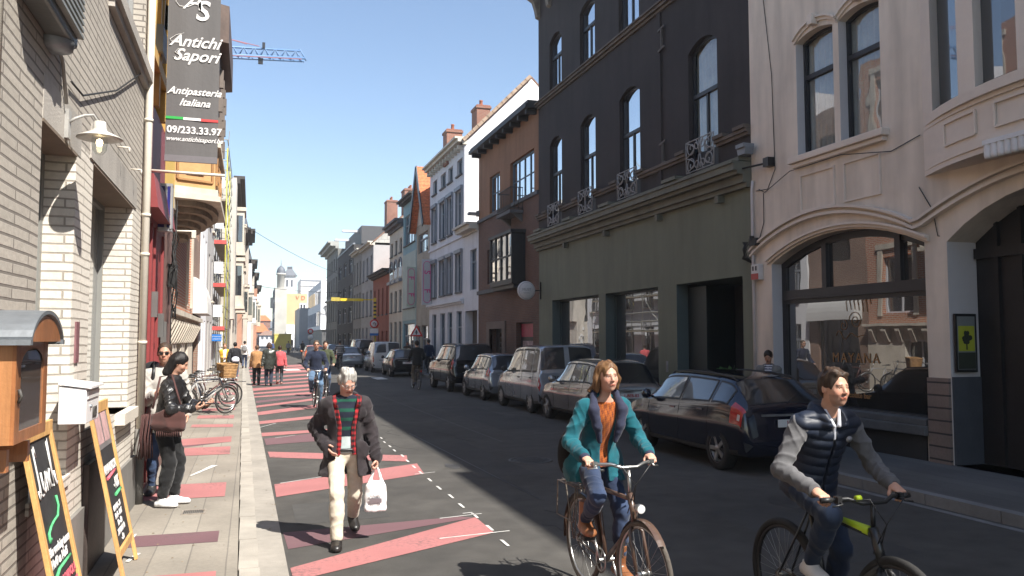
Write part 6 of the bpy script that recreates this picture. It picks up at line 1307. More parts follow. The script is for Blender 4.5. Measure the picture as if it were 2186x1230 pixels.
def f_hair(F, J, front=.0, d=.012, back=-.06):
    k = J.k; F.ell(hd(J, 0, -.016, .034), (np.array([.0755, .0945, .087]) + d * .75) * k, J.Mh, .02); F.ell(hd(J, 0, -.045, -.012), (np.array([.068, .055, .068]) + d * .5) * k, J.Mh, .02)
    F.ell(hd(J, 0, .09 - front, -.03), np.array([.062, .075, .098]) * k, J.Mh, .012, 's'); F.cap(hd(J, -.1, .035 - front, -.05), hd(J, .1, .035 - front, -.05), .048 * k, None, .01, op='s'); F.cap(hd(J, -.12, -.01, -.065), hd(J, .12, -.01, -.065), .035 * k, None, .01, op='s')
def seed_col(a, b, f=90, st=(1, 1, .15), seed=0):
    a, b = np.array(a), np.array(b); rs = np.random.RandomState(seed); ks = [nrm(rs.randn(3)) * f * (1 + i * .5) for i in range(5)]
    def fn(p):
        q = p * np.array(st); v = sum(np.sin(q @ k_ + i) for i, k_ in enumerate(ks)) / 5; w = np.clip(.5 + .8 * v, 0, 1)[:, None]; return a * w + b * (1 - w)
    return fn
skinM = lambda: attr_mat('skin', .5, .05, 260, sss=.12, spec=.35)
cloth = lambda: attr_mat('woven_cloth', .85, .25, 220, sheen=.15, spec=.2)
shiny = lambda: attr_mat('shiny_cloth', .5, .2, 120, spec=.4)
leather = lambda: attr_mat('leather', .36, .25, 90, spec=.5)
hairM = lambda: attr_mat('hair_strands', .55, .5, 130, spec=.3)
def body(J, name, label, loc, rz, skin, hair, h=.008, hands=None, group=None, stubble=0, ears=True, legs=True):
    """hands: {'L': (h, n, curl)}; returns the person's one continuous body mesh"""
    lo, hi = J.bounds(.13); F = Field(lo, hi, h)
    f_torso(F, J, -.006)
    for s in 'LR': f_arm(F, J, s, -.004); f_leg(F, J, s, -.006)
    f_head(F, J, ears)
    for s, A, t in (('L', J.aL, J.tL), ('R', J.aR, J.tR)): f_foot(F, A, t, -.006, J.k)
    for s, W, E_ in (('L', J.wL, J.eL), ('R', J.wR, J.eR)):
        hv, n, c = (hands or {}).get(s, (W - E_, V3(1 if s == 'L' else -1, .2, 0), .35)); f_hand(F, W, np.array(hv, float), np.array(n, float), {'L': -1, 'R': 1}[s] * (1), J.k * (.92 if J.fem else 1), c)
    o = F.mesh(name, skinM(), None, skin_col(J, skin, hair, stubble)); o.location = loc; o.rotation_euler = (0, 0, rz)
    return tag(o, label, 'person', group)
def garment(J, name, m, parent, col, h=.009, pad=.17, build=None):
    lo, hi = J.bounds(pad); F = Field(lo, hi, h); build(F); return F.mesh(name, m, parent, col)
def trousers(J, parent, col, h=.009, d=.012, d2=None, fold=.004, end=.93, m=None, top=.06, name='trousers'):
    def b(F):
        F.ell(J.P - J.Mp[2] * .01, ((.16 if J.fem else .152) * J.bulk * J.k + d, .112 * J.bulk * J.k + d, .12 * J.k + d), J.Mp, .04)
        for s in 'LR': f_leg(F, J, s, d, fold, end, d2)
        F.cut(J.P + J.Mp[2] * top, J.Mp[2]); F.rough(.0022, 45, 3)
    return garment(J, name, m or cloth(), parent, col, h, .14, b)
def shoes(J, parent, col, h=.007, d=.007, m=None, name='shoe', tall=0, w=1.0):
    for s, A, t in (('L', J.aL, J.tL), ('R', J.aR, J.tR)):
        up = nrm(V3(0, 0, 1) - t * t[2]); F = Field(A - .26, A + .26, h); f_foot(F, A, t, d, J.k, w); F.cap(A - up * .03, A + up * (.0 + tall), .04 * J.k + d, .042 * J.k + d, .03)
        F.cut(A - up * .084 * J.k, -up); F.cut(A + up * (.012 + tall), up); F.mesh(name, m or leather(), parent, col)
def checks(c1, c2, c3, s=.035):
    def fn(p):
        u = np.floor(p[:, 0] / s) % 2; v = np.floor(p[:, 2] / s) % 2; r = np.tile(np.array(c1, float), (len(p), 1)); r[(u + v) == 1] = c2; r[(u + v) == 2] = c3; return r
    return fn
flatc = lambda c, v=.06, f=40, seed=0: seed_col(np.array(c) * (1 - v), np.array(c) * (1 + v), f, (1, 1, 1), seed)
# ---------------------------------------------------------------- bicycles
rubber = mat('tyre_rubber', (.018, .017, .016), .85, .3, 6, .2, 60); steel = mat('bright_steel', (.45, .45, .44), .3, .15, 6, 0, metal=.9); blk = mat('satin_black', (.015, .015, .016), .45, .15, 6, .05, 60)
dusty = mat('dusty_tyre', (.10, .085, .07), .9, .3, 8, .3, 60)
def bike(label, loc, rz, fc=(.05, .03, .02), r=.35, tw=.02, saddle=.95, bar=(.38, 1.05, .28), style='city', guards=True, rack=True, light=True, ang=1.2, tyre=None, group=None, lean=0, spokes=28, step=False, fork_w=.05, name='bicycle', basket=False, steer=0, simple=False):
    g = empty(name, loc, rz, label=label, cat='bicycle', group=group); g.rotation_euler = (0, lean, rz)
    fm = mat('bike_paint_%s' % '_'.join(str(int(c * 99)) for c in fc), fc, .35, .15, 6, .03, 60, coat=.4); ty = tyre or rubber
    yr, yf = -.44, .62; BB = Vector((0, 0, .29)); HT = Vector((0, yf - .20, .86)); HB = Vector((0, yf - .13, .66)); ST = Vector((0, -.15, saddle - .14))
    b = MB(); w = .016 if style != 'mtb' else .021
    if step: b.tube([HB, HB.lerp(BB, .55) - Vector((0, .02, .04)), BB + Vector((0, .02, .05)), BB], w, 8); b.tube([HT - Vector((0, 0, .04)), (0, .1, .5), (0, -.03, .42), BB + Vector((0, -.04, .1))], w, 8)
    else: b.tube([HB, BB], w * 1.3, 8); b.tube([HT - Vector((0, 0, .04)), ST], w * 1.1, 8)
    b.tube([BB, ST], w, 8); b.tube([HT, HB], w * 1.35, 8)
    for s in (-.05, .05): b.tube([BB + Vector((s * .6, 0, 0)), (s, yr, r)], .009, 6); b.tube([ST + Vector((s * .3, 0, 0)), (s, yr, r)], .008, 6)
    b.build('frame', fm, g)
    def wheel(y, st=0):
        wb = MB(); n = 40; M = Matrix.Rotation(st, 3, 'Z'); c = Vector((0, y, r))
        P = lambda rr, a, x=0: c + M @ Vector((x, rr * math.cos(a), rr * math.sin(a)))
        wb.tube([P(r - tw, 2 * math.pi * i / n) for i in range(n)], tw, 8 if not simple else 6, closed=True); o = wb.build('wheel', ty, g)
        if simple: return o
        wb = MB(); wb.tube([P(r - tw * 2.1, 2 * math.pi * i / n) for i in range(n)], tw * .55, 6, closed=True); wb.build('rim', steel if style != 'mtb' else blk, o)
        wb = MB()
        for i in range(spokes):
            a = 2 * math.pi * i / spokes; sx = .025 * (1 if i % 2 else -1); wb.tube([P(.025, a + .9 * (1 if i % 4 < 2 else -1), sx), P(r - tw * 2.2, a)], .0013 if r > .3 else .002, 3, cap=False)
        wb.build('spokes', steel, o); wb = MB(); wb.tube([c + M @ Vector((-.055, 0, 0)), c + M @ Vector((.055, 0, 0))], .02, 8); wb.lathe([(.032, -.03), (.032, -.024), (0, -.02)], c, M @ Vector((1, 0, 0)), 12); wb.lathe([(0, .02), (.032, .024), (.032, .03)], c, M @ Vector((1, 0, 0)), 12); wb.build('hub', steel, o); return o
    wheel(yr); wheel(yf, steer)
    b = MB(); M = Matrix.Rotation(steer, 3, 'Z'); c = Vector((0, yf, 0))
    for s in (-fork_w, fork_w): b.tube([HB + Vector((s * .4, 0, -.02)), HB + Vector((s, .02, -.05)), Vector((s, yf, r))], .012 if style != 'mtb' else .019, 8)
    b.build('fork', fm if style != 'mtb' else blk, g)
    by, bz, bw = bar; b = MB(); b.tube([HT, (0, by + .02, bz - .03)], .014, 8)
    if style == 'city': pts = [(-bw, by - .14, bz), (-bw * .82, by - .09, bz + .005), (-bw * .45, by, bz + .012), (-.06, by + .03, bz - .01), (.06, by + .03, bz - .01), (bw * .45, by, bz + .012), (bw * .82, by - .09, bz + .005), (bw, by - .14, bz)]
    else: pts = [(-bw, by - .04, bz), (-bw * .5, by, bz + .01), (-.08, by + .03, bz - .015), (.08, by + .03, bz - .015), (bw * .5, by, bz + .01), (bw, by - .04, bz)]
    b.tube(pts, .0125, 8); hb = b.build('handlebar', steel if style == 'city' else blk, g)
    if simple: pass
    else:
        for s in (-1, 1):
            e = Vector(pts[0] if s < 0 else pts[-1]); i_ = Vector(pts[1] if s < 0 else pts[-2]); b = MB(); b.tube([e, e.lerp(i_, .95 if style == 'city' else .42)], .017, 8); b.build('grip', blk, hb)
            b = MB(); q = e.lerp(i_, 1.25 if style == 'city' else .6); b.tube([q, q + Vector((0, .05, -.02)), e.lerp(i_, .2) + Vector((0, .06, -.025))], .006, 6); b.box(q.x - .015, q.x + .015, q.y - .01, q.y + .03, q.z - .02, q.z + .02); b.build('brake_lever', steel if style == 'city' else blk, hb)
        b = MB(); 
        for s in (-1, 1): b.tube([(s * bw * .7, by - .02, bz - .01), (s * .12, by + .14, bz + .03), (0, by + .13, bz - .12), (s * .02, by + .04, .72)], .004, 5)
        b.build('cable', blk, hb)
    b = MB(); sp = Vector((0, -.2, saddle)); b.tube([ST, (0, -.175, saddle - .04)], .013, 8)
    o = b.build('seat_post', steel if style == 'city' else blk, g); b = MB()
    b.tube([sp + Vector((0, -.13, 0)), sp + Vector((0, -.06, .01)), sp + Vector((0, .04, .005)), sp + Vector((0, .15, -.005))], [.05, .075, .04, .018], 10, flat=.4); b.build('saddle', blk, g)
    b = MB(); L = .17
    for s, a in ((1, ang), (-1, ang + math.pi)):
        e = Vector((s * .07, L * math.cos(a), .29 + L * math.sin(a))); b.tube([(s * .05, 0, .29), tuple(e)], .011, 6)
    n = 24; b.lathe([(.095, -.002), (.095, .002), (.075, .003), (.075, -.003)], (.045, 0, .29), (1, 0, 0), n); b.lathe([(.02, -.06), (.02, .06)], (0, 0, .29), (1, 0, 0), 8)
    for k in range(5): b.tube([(.045, 0, .29), (.045, .08 * math.cos(k * 1.257), .29 + .08 * math.sin(k * 1.257))], .006, 4)
    b.lathe([(.04, -.002), (.04, .002)], (.045, yr, r), (1, 0, 0), 16); cr = b.build('crankset', steel, g); b = MB()
    for s, a in ((1, ang), (-1, ang + math.pi)): y, z = L * math.cos(a), .29 + L * math.sin(a); q = MB().box(s * .075, s * .165, y - .035, y + .035, z - .012, z + .012); q.build('pedal', blk, cr)
    b.tube([(.045, .0, .385), (.045, yr, r + .04), (.045, yr - .04, r), (.045, yr, r - .04), (.045, 0, .195)], .004, 4); b.build('chain', mat('oily_chain', (.12, .09, .06), .5, .2, 8, 0, metal=.5), g)
    if guards:
        for y, a0, a1 in ((yr, .15, 3.3), (yf, .75, 3.1)):
            b = MB(); n = 18; q = []
            for i in range(n + 1):
                a = a0 + (a1 - a0) * i / n; R_ = r + .02
                q.append([(x, y + R_ * math.cos(a) * 1, r + R_ * math.sin(a) - abs(x) * .25) for x in (-.027, -.012, .012, .027)])
            for u, v in zip(q, q[1:]): b.add(u + v, [(0, 1, 5, 4), (1, 2, 6, 5), (2, 3, 7, 6)], 0, True)
            b.build('mudguard', fm if not simple else blk, g, recalc=False)
    if rack:
        b = MB(); z = r * 2 + .08
        for s in (-.06, .06): b.tube([(s, -.2, z), (s, -.75, z), (s, -.78, z - .03)], .006, 5); b.tube([(s, -.68, z), (s * 1.3, yr - .02, r)], .006, 5); b.tube([(s, -.4, z), (s * 1.3, yr, r)], .005, 5); b.tube([(s * 1.9, -.32, z), (s * 2, -.7, z), (s * 2, -.72, z - .28), (s * 2, -.36, z - .28), (s * 1.9, -.32, z)], .006, 5)
        for k in range(5): b.tube([(-.115, -.28 - k * .1, z), (.115, -.28 - k * .1, z)], .005, 4)
        b.build('luggage_rack', mat('dull_rack', (.2, .17, .14), .5, .2, 6, 0, metal=.6), g)
    if style == 'low_rider':
        pass
    if light:
        b = MB(); b.tube([HB + Vector((0, .02, .02)), (0, yf - .08, .76)], .006, 5); b.lathe([(0, -.05), (.02, -.045), (.032, 0), (.034, .03), (.03, .034)], (0, yf - .06, .78), (0, 1, 0), 14); lo = b.build('headlight', steel, g); b = MB(); b.lathe([(.029, .036), (0, .04)], (0, yf - .06, .78), (0, 1, 0), 14); b.build('lens', mat('lamp_lens', (.7, .7, .68), .1, .05, 8, 0, coat=.5), lo)
    if basket:
        b = MB(); x0, y0, z0, W, L_, Hh = 0, yf - .02, .92, .23, .17, .3; wk = mat('wicker', (.42, .24, .10), .8, .4, 12, .5, 60)
        for k in range(9):
            z = z0 + Hh * k / 8; e = .85 + .15 * k / 8; p = [(W * e * sx, y0 + L_ * e * sy, z) for sx, sy in ((-1, -1), (-.5, -1.02), (0, -1), (.5, -1.02), (1, -1), (1.02, 0), (1, 1), (.5, 1.02), (0, 1), (-.5, 1.02), (-1, 1), (-1.02, 0))]; b.tube(p, .019 if k < 8 else .024, 6, closed=True)
        b.box(-W * .85, W * .85, y0 - L_ * .85, y0 + L_ * .85, z0 - .01, z0 + .01); b.build('wicker_basket', wk, g)
    return g
def rider_pose(ht, saddle, bar, ang, fem=False, lean=.25, hunch=.02, head=(0, 0, 0), r=.35, steer=0, wdrop=.03, bulk=1, eOut=.7, yseat=-.2, tw=0, sh=None):
    by, bz, bw = bar; L = .17
    pr = lambda s, a: V3(s * .115, L * math.cos(a) - .07, .29 + L * math.sin(a) + .115)
    aR, aL = pr(1, ang), pr(-1, ang + math.pi)
    return Pose(ht, P=(0, yseat + .03, saddle + .09), lean=lean, hunch=hunch, twist=tw, sh=sh or (.165 if fem else .185), wL=(-bw + .03, by - .17, bz + .045), wR=(bw - .03, by - .17, bz + .045), aL=aL, aR=aR, eL=(-eOut, -.6, -.9), eR=(eOut, -.6, -.9), kL=(-.12, 1, .3), kR=(.12, 1, .3), head=head, tL=(-.08, 1, -.12), tR=(.08, 1, -.05), fem=fem, bulk=bulk)
def grip(J, curl=.95):
    """hands lying over the bar: fingers forward and down around it"""
    return {'L': (V3(.12, .9, -.25), V3(.0, -.25, -1), curl), 'R': (V3(-.12, .9, -.25), V3(.0, -.25, -1), curl)}
# ---------------------------------------------------------------- cars
def paint(name, c, metal=.3, rough=.32, dirty=.15):
    m = mat(name, c, rough, dirty, 1.6, .0, 60, metal=metal, coat=.7); return m
car_glass = glass('car_glass', .10, (.012, .014, .016), .004); lampred = mat('tail_lamp_red', (.42, .015, .015), .12, .15, 12, 0, coat=.6); lampw = mat('lamp_clear', (.5, .5, .5), .12, .1, 12, 0, coat=.6)
trimb = mat('black_plastic_trim', (.022, .022, .023), .6, .2, 5, .05, 60); underb = mat('underbody', (.008, .008, .008), .9, .1, 3, 0); rimm = mat('wheel_alloy', (.34, .34, .34), .35, .15, 6, 0, metal=.7); platem = mat('number_plate', (.62, .62, .60), .5, .1, 5, 0)
def table(kind, L, W, H):
    h = W / 2
    if kind == 'hatch': r = [(0, .42, .50, .56, .80, .66), (.03, .31, .80, .87, .93, .74), (.08, .26, .92, .99, .97, .77), (.46, .24, .96, H - .07, .99, .67), (.95, .22, .95, H - .005, 1, .68), (1.65, .22, .93, H, 1, .68), (2.2, .22, .91, H - .05, 1, .66), (L - .98, .22, .90, .99, .99, .74), (L - .45, .24, .82, .87, .96, .7), (L - .1, .28, .68, .73, .88, .64), (L, .36, .5, .56, .76, .6)]
    elif kind == 'estate': r = [(0, .40, .50, .56, .80, .66), (.04, .30, .78, .85, .93, .72), (.12, .25, .93, 1.0, .97, .75), (.62, .22, .98, H - .09, .99, .64), (1.2, .21, .96, H - .02, 1, .66), (2.0, .21, .93, H, 1, .67), (2.65, .21, .91, H - .05, 1, .66), (L - 1.02, .21, .90, .98, .99, .74), (L - .5, .23, .80, .85, .96, .7), (L - .12, .28, .64, .70, .88, .64), (L, .36, .48, .54, .76, .6)]
    elif kind == 'van': r = [(0, .40, .52, .60, .86, .8), (.02, .30, .95, 1.05, .95, .86), (.04, .26, 1.02, 1.15, .97, .86), (.20, .24, 1.05, H - .05, .985, .80), (.6, .22, 1.04, H, 1, .80), (1.5, .22, 1.02, H, 1, .80), (2.35, .22, 1.0, H - .08, 1, .77), (L - 1.0, .22, .99, 1.12, .99, .80), (L - .5, .24, .88, .97, .96, .74), (L - .1, .28, .70, .78, .88, .66), (L, .36, .5, .58, .78, .6)]
    else: r = [(0, .48, .60, .68, .84, .72), (.04, .38, .95, 1.05, .95, .78), (.10, .34, 1.10, 1.17, .98, .8), (.42, .32, 1.14, H - .06, .99, .71), (1.0, .30, 1.13, H, 1, .72), (2.0, .30, 1.11, H, 1, .72), (2.75, .30, 1.09, H - .06, 1, .7), (L - 1.15, .30, 1.08, 1.17, .99, .78), (L - .5, .33, 1.0, 1.06, .97, .76), (L - .08, .38, .84, .90, .92, .72), (L, .46, .6, .66, .8, .66)]
    return np.array([(y - L / 2, a, b, c, w * h, wt * h) for y, a, b, c, w, wt in r])
def make_car(name, label, kind, L, W, H, x, y, m, rz=0, group='parked cars on the right kerb', wr=.30, wb=None, plate='', rails=False, panel_rear=False, hubcap=False, trim=None, spare=False, split=((2.62, 3.55), (3.68, 4.75), (4.9, 6.72)), lamp=(1.6, 2.5, 3.9, 5.4), cat='car', dx=.02, lamp2=None):
    g = empty(name, (x, y, 0), rz, label=label, cat=cat, group=group); T = table(kind, L, W, H); n = len(T)
    def row(t):
        t = max(0, min(n - 1 - 1e-6, t)); i = int(t); f = t - i; p0, p1, p2, p3 = T[max(i - 1, 0)], T[i], T[i + 1], T[min(i + 2, n - 1)]
        m1, m2 = (p2 - p0) / 2 * .6, (p3 - p1) / 2 * .6; f2, f3 = f * f, f * f * f
        return (2 * f3 - 3 * f2 + 1) * p1 + (f3 - 2 * f2 + f) * m1 + (3 * f2 - 2 * f3) * p2 + (f3 - f2) * m2
    def prof(t):
        yy, zl, zb, zt, w, wt = row(t); k = [(0, zl), (w * .84, zl), (w * .955, zl + .05), (w * .99, zl + .40 * (zb - zl)), (w, zl + .72 * (zb - zl)), (w * .955, zb), (wt + (w - wt) * .08, zt - .055 * min(1, (zt - zb) * 4)), (wt * .82, zt - .008), (0, zt + .012)]
        return yy, k
    def Sf(t, s):
        sg = 1 if s >= 0 else -1; s = min(8 - 1e-6, abs(s)); yy, k = prof(t); i = int(s); f = s - i; p = Vector((k[i][0] + (k[i + 1][0] - k[i][0]) * f, 0, k[i][1] + (k[i + 1][1] - k[i][1]) * f))
        return Vector((p.x * sg, yy, p.z))
    ts = sorted(set([i + f for i in range(n - 1) for f in (0, .2, .4, .6, .8)] + [n - 1])); ss = [0, 1, 1.5, 2, 2.5, 3, 3.5, 4, 4.5, 4.8, 5, 5.3, 5.7, 6, 6.4, 7, 7.5, 8]; cols = [-s for s in ss[::-1]][:-1] + ss[:-1]
    b = MB(); cols = [-s for s in ss if 0 < s < 8][::-1] + [0] + [s for s in ss if 0 < s < 8] + [8]; cols = [8.0] + cols[:-1]; nc = len(cols)
    b.add([Sf(t, c) for t in ts for c in cols], [(i * nc + j, i * nc + (j + 1) % nc, (i + 1) * nc + (j + 1) % nc, (i + 1) * nc + j) for i in range(len(ts) - 1) for j in range(nc)] + [tuple(range(nc)), tuple(range((len(ts) - 1) * nc, len(ts) * nc))[::-1]], 0, True)
    body_ = b.build('body', [m, underb], g); yw = [-L / 2 + (.72 if kind != 'van' else .68), 0]; wb = wb or L * .605; yw[1] = yw[0] + wb
    cb = MB()
    for yy in yw: cb.lathe([(0, -W), (wr * 1.17, -W), (wr * 1.17, -W * .26), (0, -W * .26)], (0, yy, wr * 1.03), (1, 0, 0), 28, mi=0); cb.lathe([(0, W * .26), (wr * 1.17, W * .26), (wr * 1.17, W), (0, W)], (0, yy, wr * 1.03), (1, 0, 0), 28)
    co = cb.build('cut', underb); bo = body_.modifiers.new('b', 'BOOLEAN'); bo.object = co; bo.operation = 'DIFFERENCE'; bo.solver = 'EXACT'
    try: bo.material_mode = 'TRANSFER'
    except Exception: pass
    dg = bpy.context.evaluated_depsgraph_get(); me = bpy.data.meshes.new_from_object(body_.evaluated_get(dg)); body_.modifiers.clear(); body_.data = me; bpy.data.objects.remove(co)
    for p in me.polygons: p.use_smooth = True
    me.set_sharp_from_angle(angle=R(38))
    def patch(nm, t0, t1, s0, s1, mm, off=.005, nt_=8, ns=4, par=body_, both=True, thick=None):
        b = MB()
        for sg in ((1, -1) if both else (1,)):
            P = []
            for i in range(nt_ + 1):
                for j in range(ns + 1):
                    t = t0 + (t1 - t0) * i / nt_; s = s0 + (s1 - s0) * j / ns; ctr = not both
                    if ctr: # s runs -1..1 across the centre line
                        q = s; f = lambda t_, q_: Sf(t_, (8 - abs(q_) * 2) * (1 if q_ >= 0 else -1)); e = .01; p = f(t, q); a = f(t + e, q) - p; c = f(t, min(.999, q + .02)) - f(t, max(-.999, q - .02))
                    else: p = Sf(t, s); a = Sf(t + .01, s) - p; c = Sf(t, s + .01) - p
                    nn = a.cross(c).normalized(); cen = Vector((0, p.y, .7)); nn = nn if nn.dot(p - cen) + (0 if not ctr else nn.z * .5) > 0 else -nn
                    q_ = p + nn * off; P.append((q_.x * (sg if both else 1), q_.y, q_.z))
            b.add(P, [(i * (ns + 1) + j, i * (ns + 1) + j + 1, (i + 1) * (ns + 1) + j + 1, (i + 1) * (ns + 1) + j) for i in range(nt_) for j in range(ns)], 0, True)
        return b.build(nm, mm, par, recalc=False)
    tr = trim or trimb
    for a, c in split: patch('side_window', a, c, 5.13, 5.86, car_glass, .006); patch('window_trim', a - .05, c + .05, 5.06, 5.93, trimb, .003)
    if kind == 'van': [patch('rear_window', 2.08, 2.95, q0, q1, car_glass, .007, both=False) for q0, q1 in ((-.95, -.06), (.06, .95))]
    else: patch('rear_window', 2.12, 2.9, -.93, .93, car_glass, .007, both=False, ns=8); patch('rear_window_trim', 2.05, 2.96, -.97, .97, trimb, .004, both=False, ns=8)
    patch('windscreen', 6.12, 6.94, -.95, .95, car_glass, .007, both=False, ns=8)
    patch('tail_lamp', *lamp, lampred, .008); patch('reversing_lamp', lamp[0] + .3, lamp[1] - .35, lamp[2] + .3, lamp[2] + .75, lampw, .011)
    patch('headlamp', 8.45, 9.3, 3.6, 4.9, lampw, .006); patch('sill_trim', 2.2, 8.4, 1.7, 2.25, tr, .006, nt_=30); patch('bumper_trim', .25, 1.25, 1.9, 2.9, tr, .008)
    b = MB()
    for t in (3.62, 4.83, 6.6):
        for sg in (1, -1): b.tube([Sf(t + (.15 if s < 3 else 0), s * sg) + Vector((sg * .001, 0, 0)) for s in (2.2, 3, 3.6, 4.2, 4.7, 5.05)], .0045, 4)
    for sg in (1, -1): b.tube([Sf(t, sg * 4.62) for t in (2.3, 3, 4, 5, 6, 7)], .0035, 4)
    b.build('door_seam', underb, body_); b = MB()
    for t in (3.9, 5.1):
        for sg in (1, -1):
            p = Sf(t, sg * 4.55); b.box(p.x - .012, p.x + .022, p.y - .02, p.y + .15, p.z - .015, p.z + .015)
    b.build('door_handle', m if trim is None else trimb, body_, bevel=.004)
    b = MB()
    for sg in (1, -1): p = Sf(6.45, sg * 5.15); b.tube([p, p + Vector((sg * .1, -.02, .03))], .02, 6); b.lathe([(0, -.05), (.06, -.05), (.085, -.02), (.08, .03), (.03, .08), (0, .085)], p + Vector((sg * .15, -.02, .06)), (0, 1, 0), 12)
    b.build('wing_mirror', m if not hubcap else trimb, body_)
    # rear: plate, wiper, handle strip
    rp = lambda z: next((Sf(t, 7.999).y for t in np.linspace(0, 3, 120) if Sf(t, 7.999).z >= z), -L / 2); zp = .74 if kind in ('hatch', 'estate') else .62; yp = rp(zp) - .03
    MB().box(-.26, .26, yp - .012, yp, zp - .055, zp + .055).build('number_plate', platem, body_)
    if plate: text_part(plate, .095, mat('plate_red', (.35, .03, .03), .6, .1, 4, 0), body_, (0, yp - .014, zp), (math.pi / 2, 0, 0), bold=.002)
    MB().box(-.5, .5, rp(zp + .12) - .025, rp(zp + .12), zp + .10, zp + .13).build('tailgate_strip', rimm if kind != 'van' else trimb, body_)
    b = MB(); zz = row(2.35)[3]; b.tube([(0, row(2.1)[0] - .03, row(2.1)[3]), (.28, row(2.4)[0] - .02, zz + .05)], .008, 5); b.build('rear_wiper', trimb, body_)
    b = MB(); b.tube([(0, row(3.3)[0], H - .02), (0, row(3.3)[0] - .18, H + .2)], .004, 4); b.build('aerial', trimb, body_)
    if rails:
        b = MB()
        for sg in (1, -1): b.tube([Sf(t, sg * 6.45) + Vector((0, 0, .03 if 3.2 < t < 5.9 else 0)) for t in (3.0, 3.3, 4, 5, 5.8, 6.0)], .014, 6)
        b.build('roof_rail', trimb, body_)
    for i, yy in enumerate(yw):
        for sg in (-1, 1):
            wv = MB(); c = (sg * (W / 2 - .115), yy, wr); wv.lathe([(wr * .62, -.095), (wr * .93, -.1), (wr, -.075), (wr, .075), (wr * .93, .1), (wr * .62, .095), (wr * .6, .05)], c, (sg, 0, 0), 28); wo = wv.build('wheel', rubber, g)
            rv = MB(); rv.lathe([(wr * .62, .09), (wr * .66, .098), (wr * .6, .07), (wr * .55, .03)], c, (sg, 0, 0), 24)
            if hubcap: rv.lathe([(wr * .6, .07), (wr * .5, .088), (wr * .15, .09), (0, .1)], c, (sg, 0, 0), 24)
            for k in range(9 if hubcap else 5):
                a = 2 * math.pi * k / (9 if hubcap else 5); u = Vector((0, math.cos(a), math.sin(a))); rv.bar(Vector(c) + Vector((sg * .075, 0, 0)) + u * wr * .1, Vector(c) + Vector((sg * .082, 0, 0)) + u * wr * .6, .035 if hubcap else .055, .03, up=(1, 0, 0))
            rv.lathe([(0, .1), (wr * .16, .095), (wr * .2, .06)], c, (sg, 0, 0), 14); rv.build('rim', rimm, wo); dv = MB(); dv.lathe([(0, .025), (wr * .58, .025)], c, (sg, 0, 0), 20); dv.build('brake_disc', underb, wo)
    if spare: b = MB(); b.lathe([(0, 0), (.24, 0), (.37, .02), (.37, .2), (.24, .22), (.15, .2), (0, .2)], (.1, -L / 2 - .02, 1.08), (0, -1, 0), 26); b.build('spare_wheel', rubber, body_); b = MB(); b.lathe([(.2, .222), (.08, .2), (0, .21)], (.1, -L / 2 - .02, 1.08), (0, -1, 0), 8, smooth=False); b.build('spare_rim', rimm, body_)
    return g
navy = paint('navy_car_paint', (.010, .013, .028), .35, .12); silv = paint('silver_car_paint', (.40, .43, .46), .6, .12); silv2 = paint('warm_silver_paint', (.33, .32, .31), .6, .12); vanp = paint('pale_blue_silver_paint', (.42, .46, .50), .45, .14); blkp = paint('black_car_paint', (.008, .008, .010), .2, .12); whp = paint('white_car_paint', (.55, .55, .53), 0, .15)
def px_(l, W): return l + W / 2
make_car('estate_car', 'dark navy estate car with red tail lamps parked outside the green shop portal', 'estate', 4.24, 1.70, 1.44, px_(6.72, 1.70), 12.25, navy, -.02, wr=.315, wb=2.56, plate='1-HFR', rails=True, split=((2.75, 3.5), (3.66, 4.75), (4.9, 6.74)))
make_car('hatchback', 'warm silver small hatchback with a dark tailgate behind the cycling woman', 'hatch', 3.8, 1.69, 1.50, px_(7.0, 1.69), 17.95, silv2, -.01, wr=.31, wb=2.39, plate='1-BEB-83')
make_car('small_van', 'pale silver blue windowed van with double rear doors', 'van', 4.12, 1.74, 1.80, px_(7.08, 1.74), 22.0, vanp, -.01, wr=.30, wb=2.69, hubcap=True, trim=trimb, split=((3.1, 3.75), (4.05, 4.9), (5.15, 6.75)), lamp=(.55, 1.6, 3.6, 4.95), plate='1-CJT', cat='van')
g = bpy.data.objects['small_van']; b = MB(); b.box(-.42, .42, -2.085, -2.065, .93, 1.0).build('name_strip', trimb, g); text_part('CITROËN', .06, platem, g, (-.2, -2.088, .965), (math.pi / 2, 0, 0), space=1.3)
make_car('hatchback', 'bright silver round backed hatchback between the van and the black off-roader', 'hatch', 3.64, 1.66, 1.50, px_(7.12, 1.66), 26.55, silv, 0, wr=.29, wb=2.37, lamp=(1.75, 2.6, 4.3, 5.4), plate='YNK-112')
make_car('off_roader', 'black tall off-road car parked in front of the white annex', 'suv', 4.6, 1.84, 1.80, px_(7.05, 1.84), 31.6, blkp, 0, wr=.36, wb=2.82, rails=True, plate='1-AVB', cat='car')
make_car('hatchback', 'black hatchback parked beyond the gap near the triangle sign', 'hatch', 3.95, 1.70, 1.46, px_(6.98, 1.7), 44.3, blkp, 0, wr=.30, plate='1-DGH')
make_car('small_van', 'cream panel van parked behind the far black hatchback', 'van', 4.2, 1.78, 1.82, px_(6.85, 1.78), 50.5, whp, 0, wr=.31, wb=2.7, hubcap=True, split=((5.15, 6.75),), lamp=(.55, 1.7, 3.4, 4.9), cat='van')
make_car('hatchback', 'silver hatchback driving away in the lane next to the striped rider', 'hatch', 3.98, 1.69, 1.46, 6.55, 58.2, silv, 0, wr=.30, plate='1-EJK', group='cars driving away')
make_car('off_roader', 'boxy white off-road car with a black roof and spare wheel on its back door', 'suv', 4.4, 1.79, 1.98, 8.5, 66.5, whp, 0, wr=.38, spare=True)
make_car('hatchback', 'orange hatchback driving far down the street', 'hatch', 3.9, 1.7, 1.5, 4.9, 68.5, paint('orange_car_paint', (.45, .10, .03), .2, .35), 0, group='cars driving away')
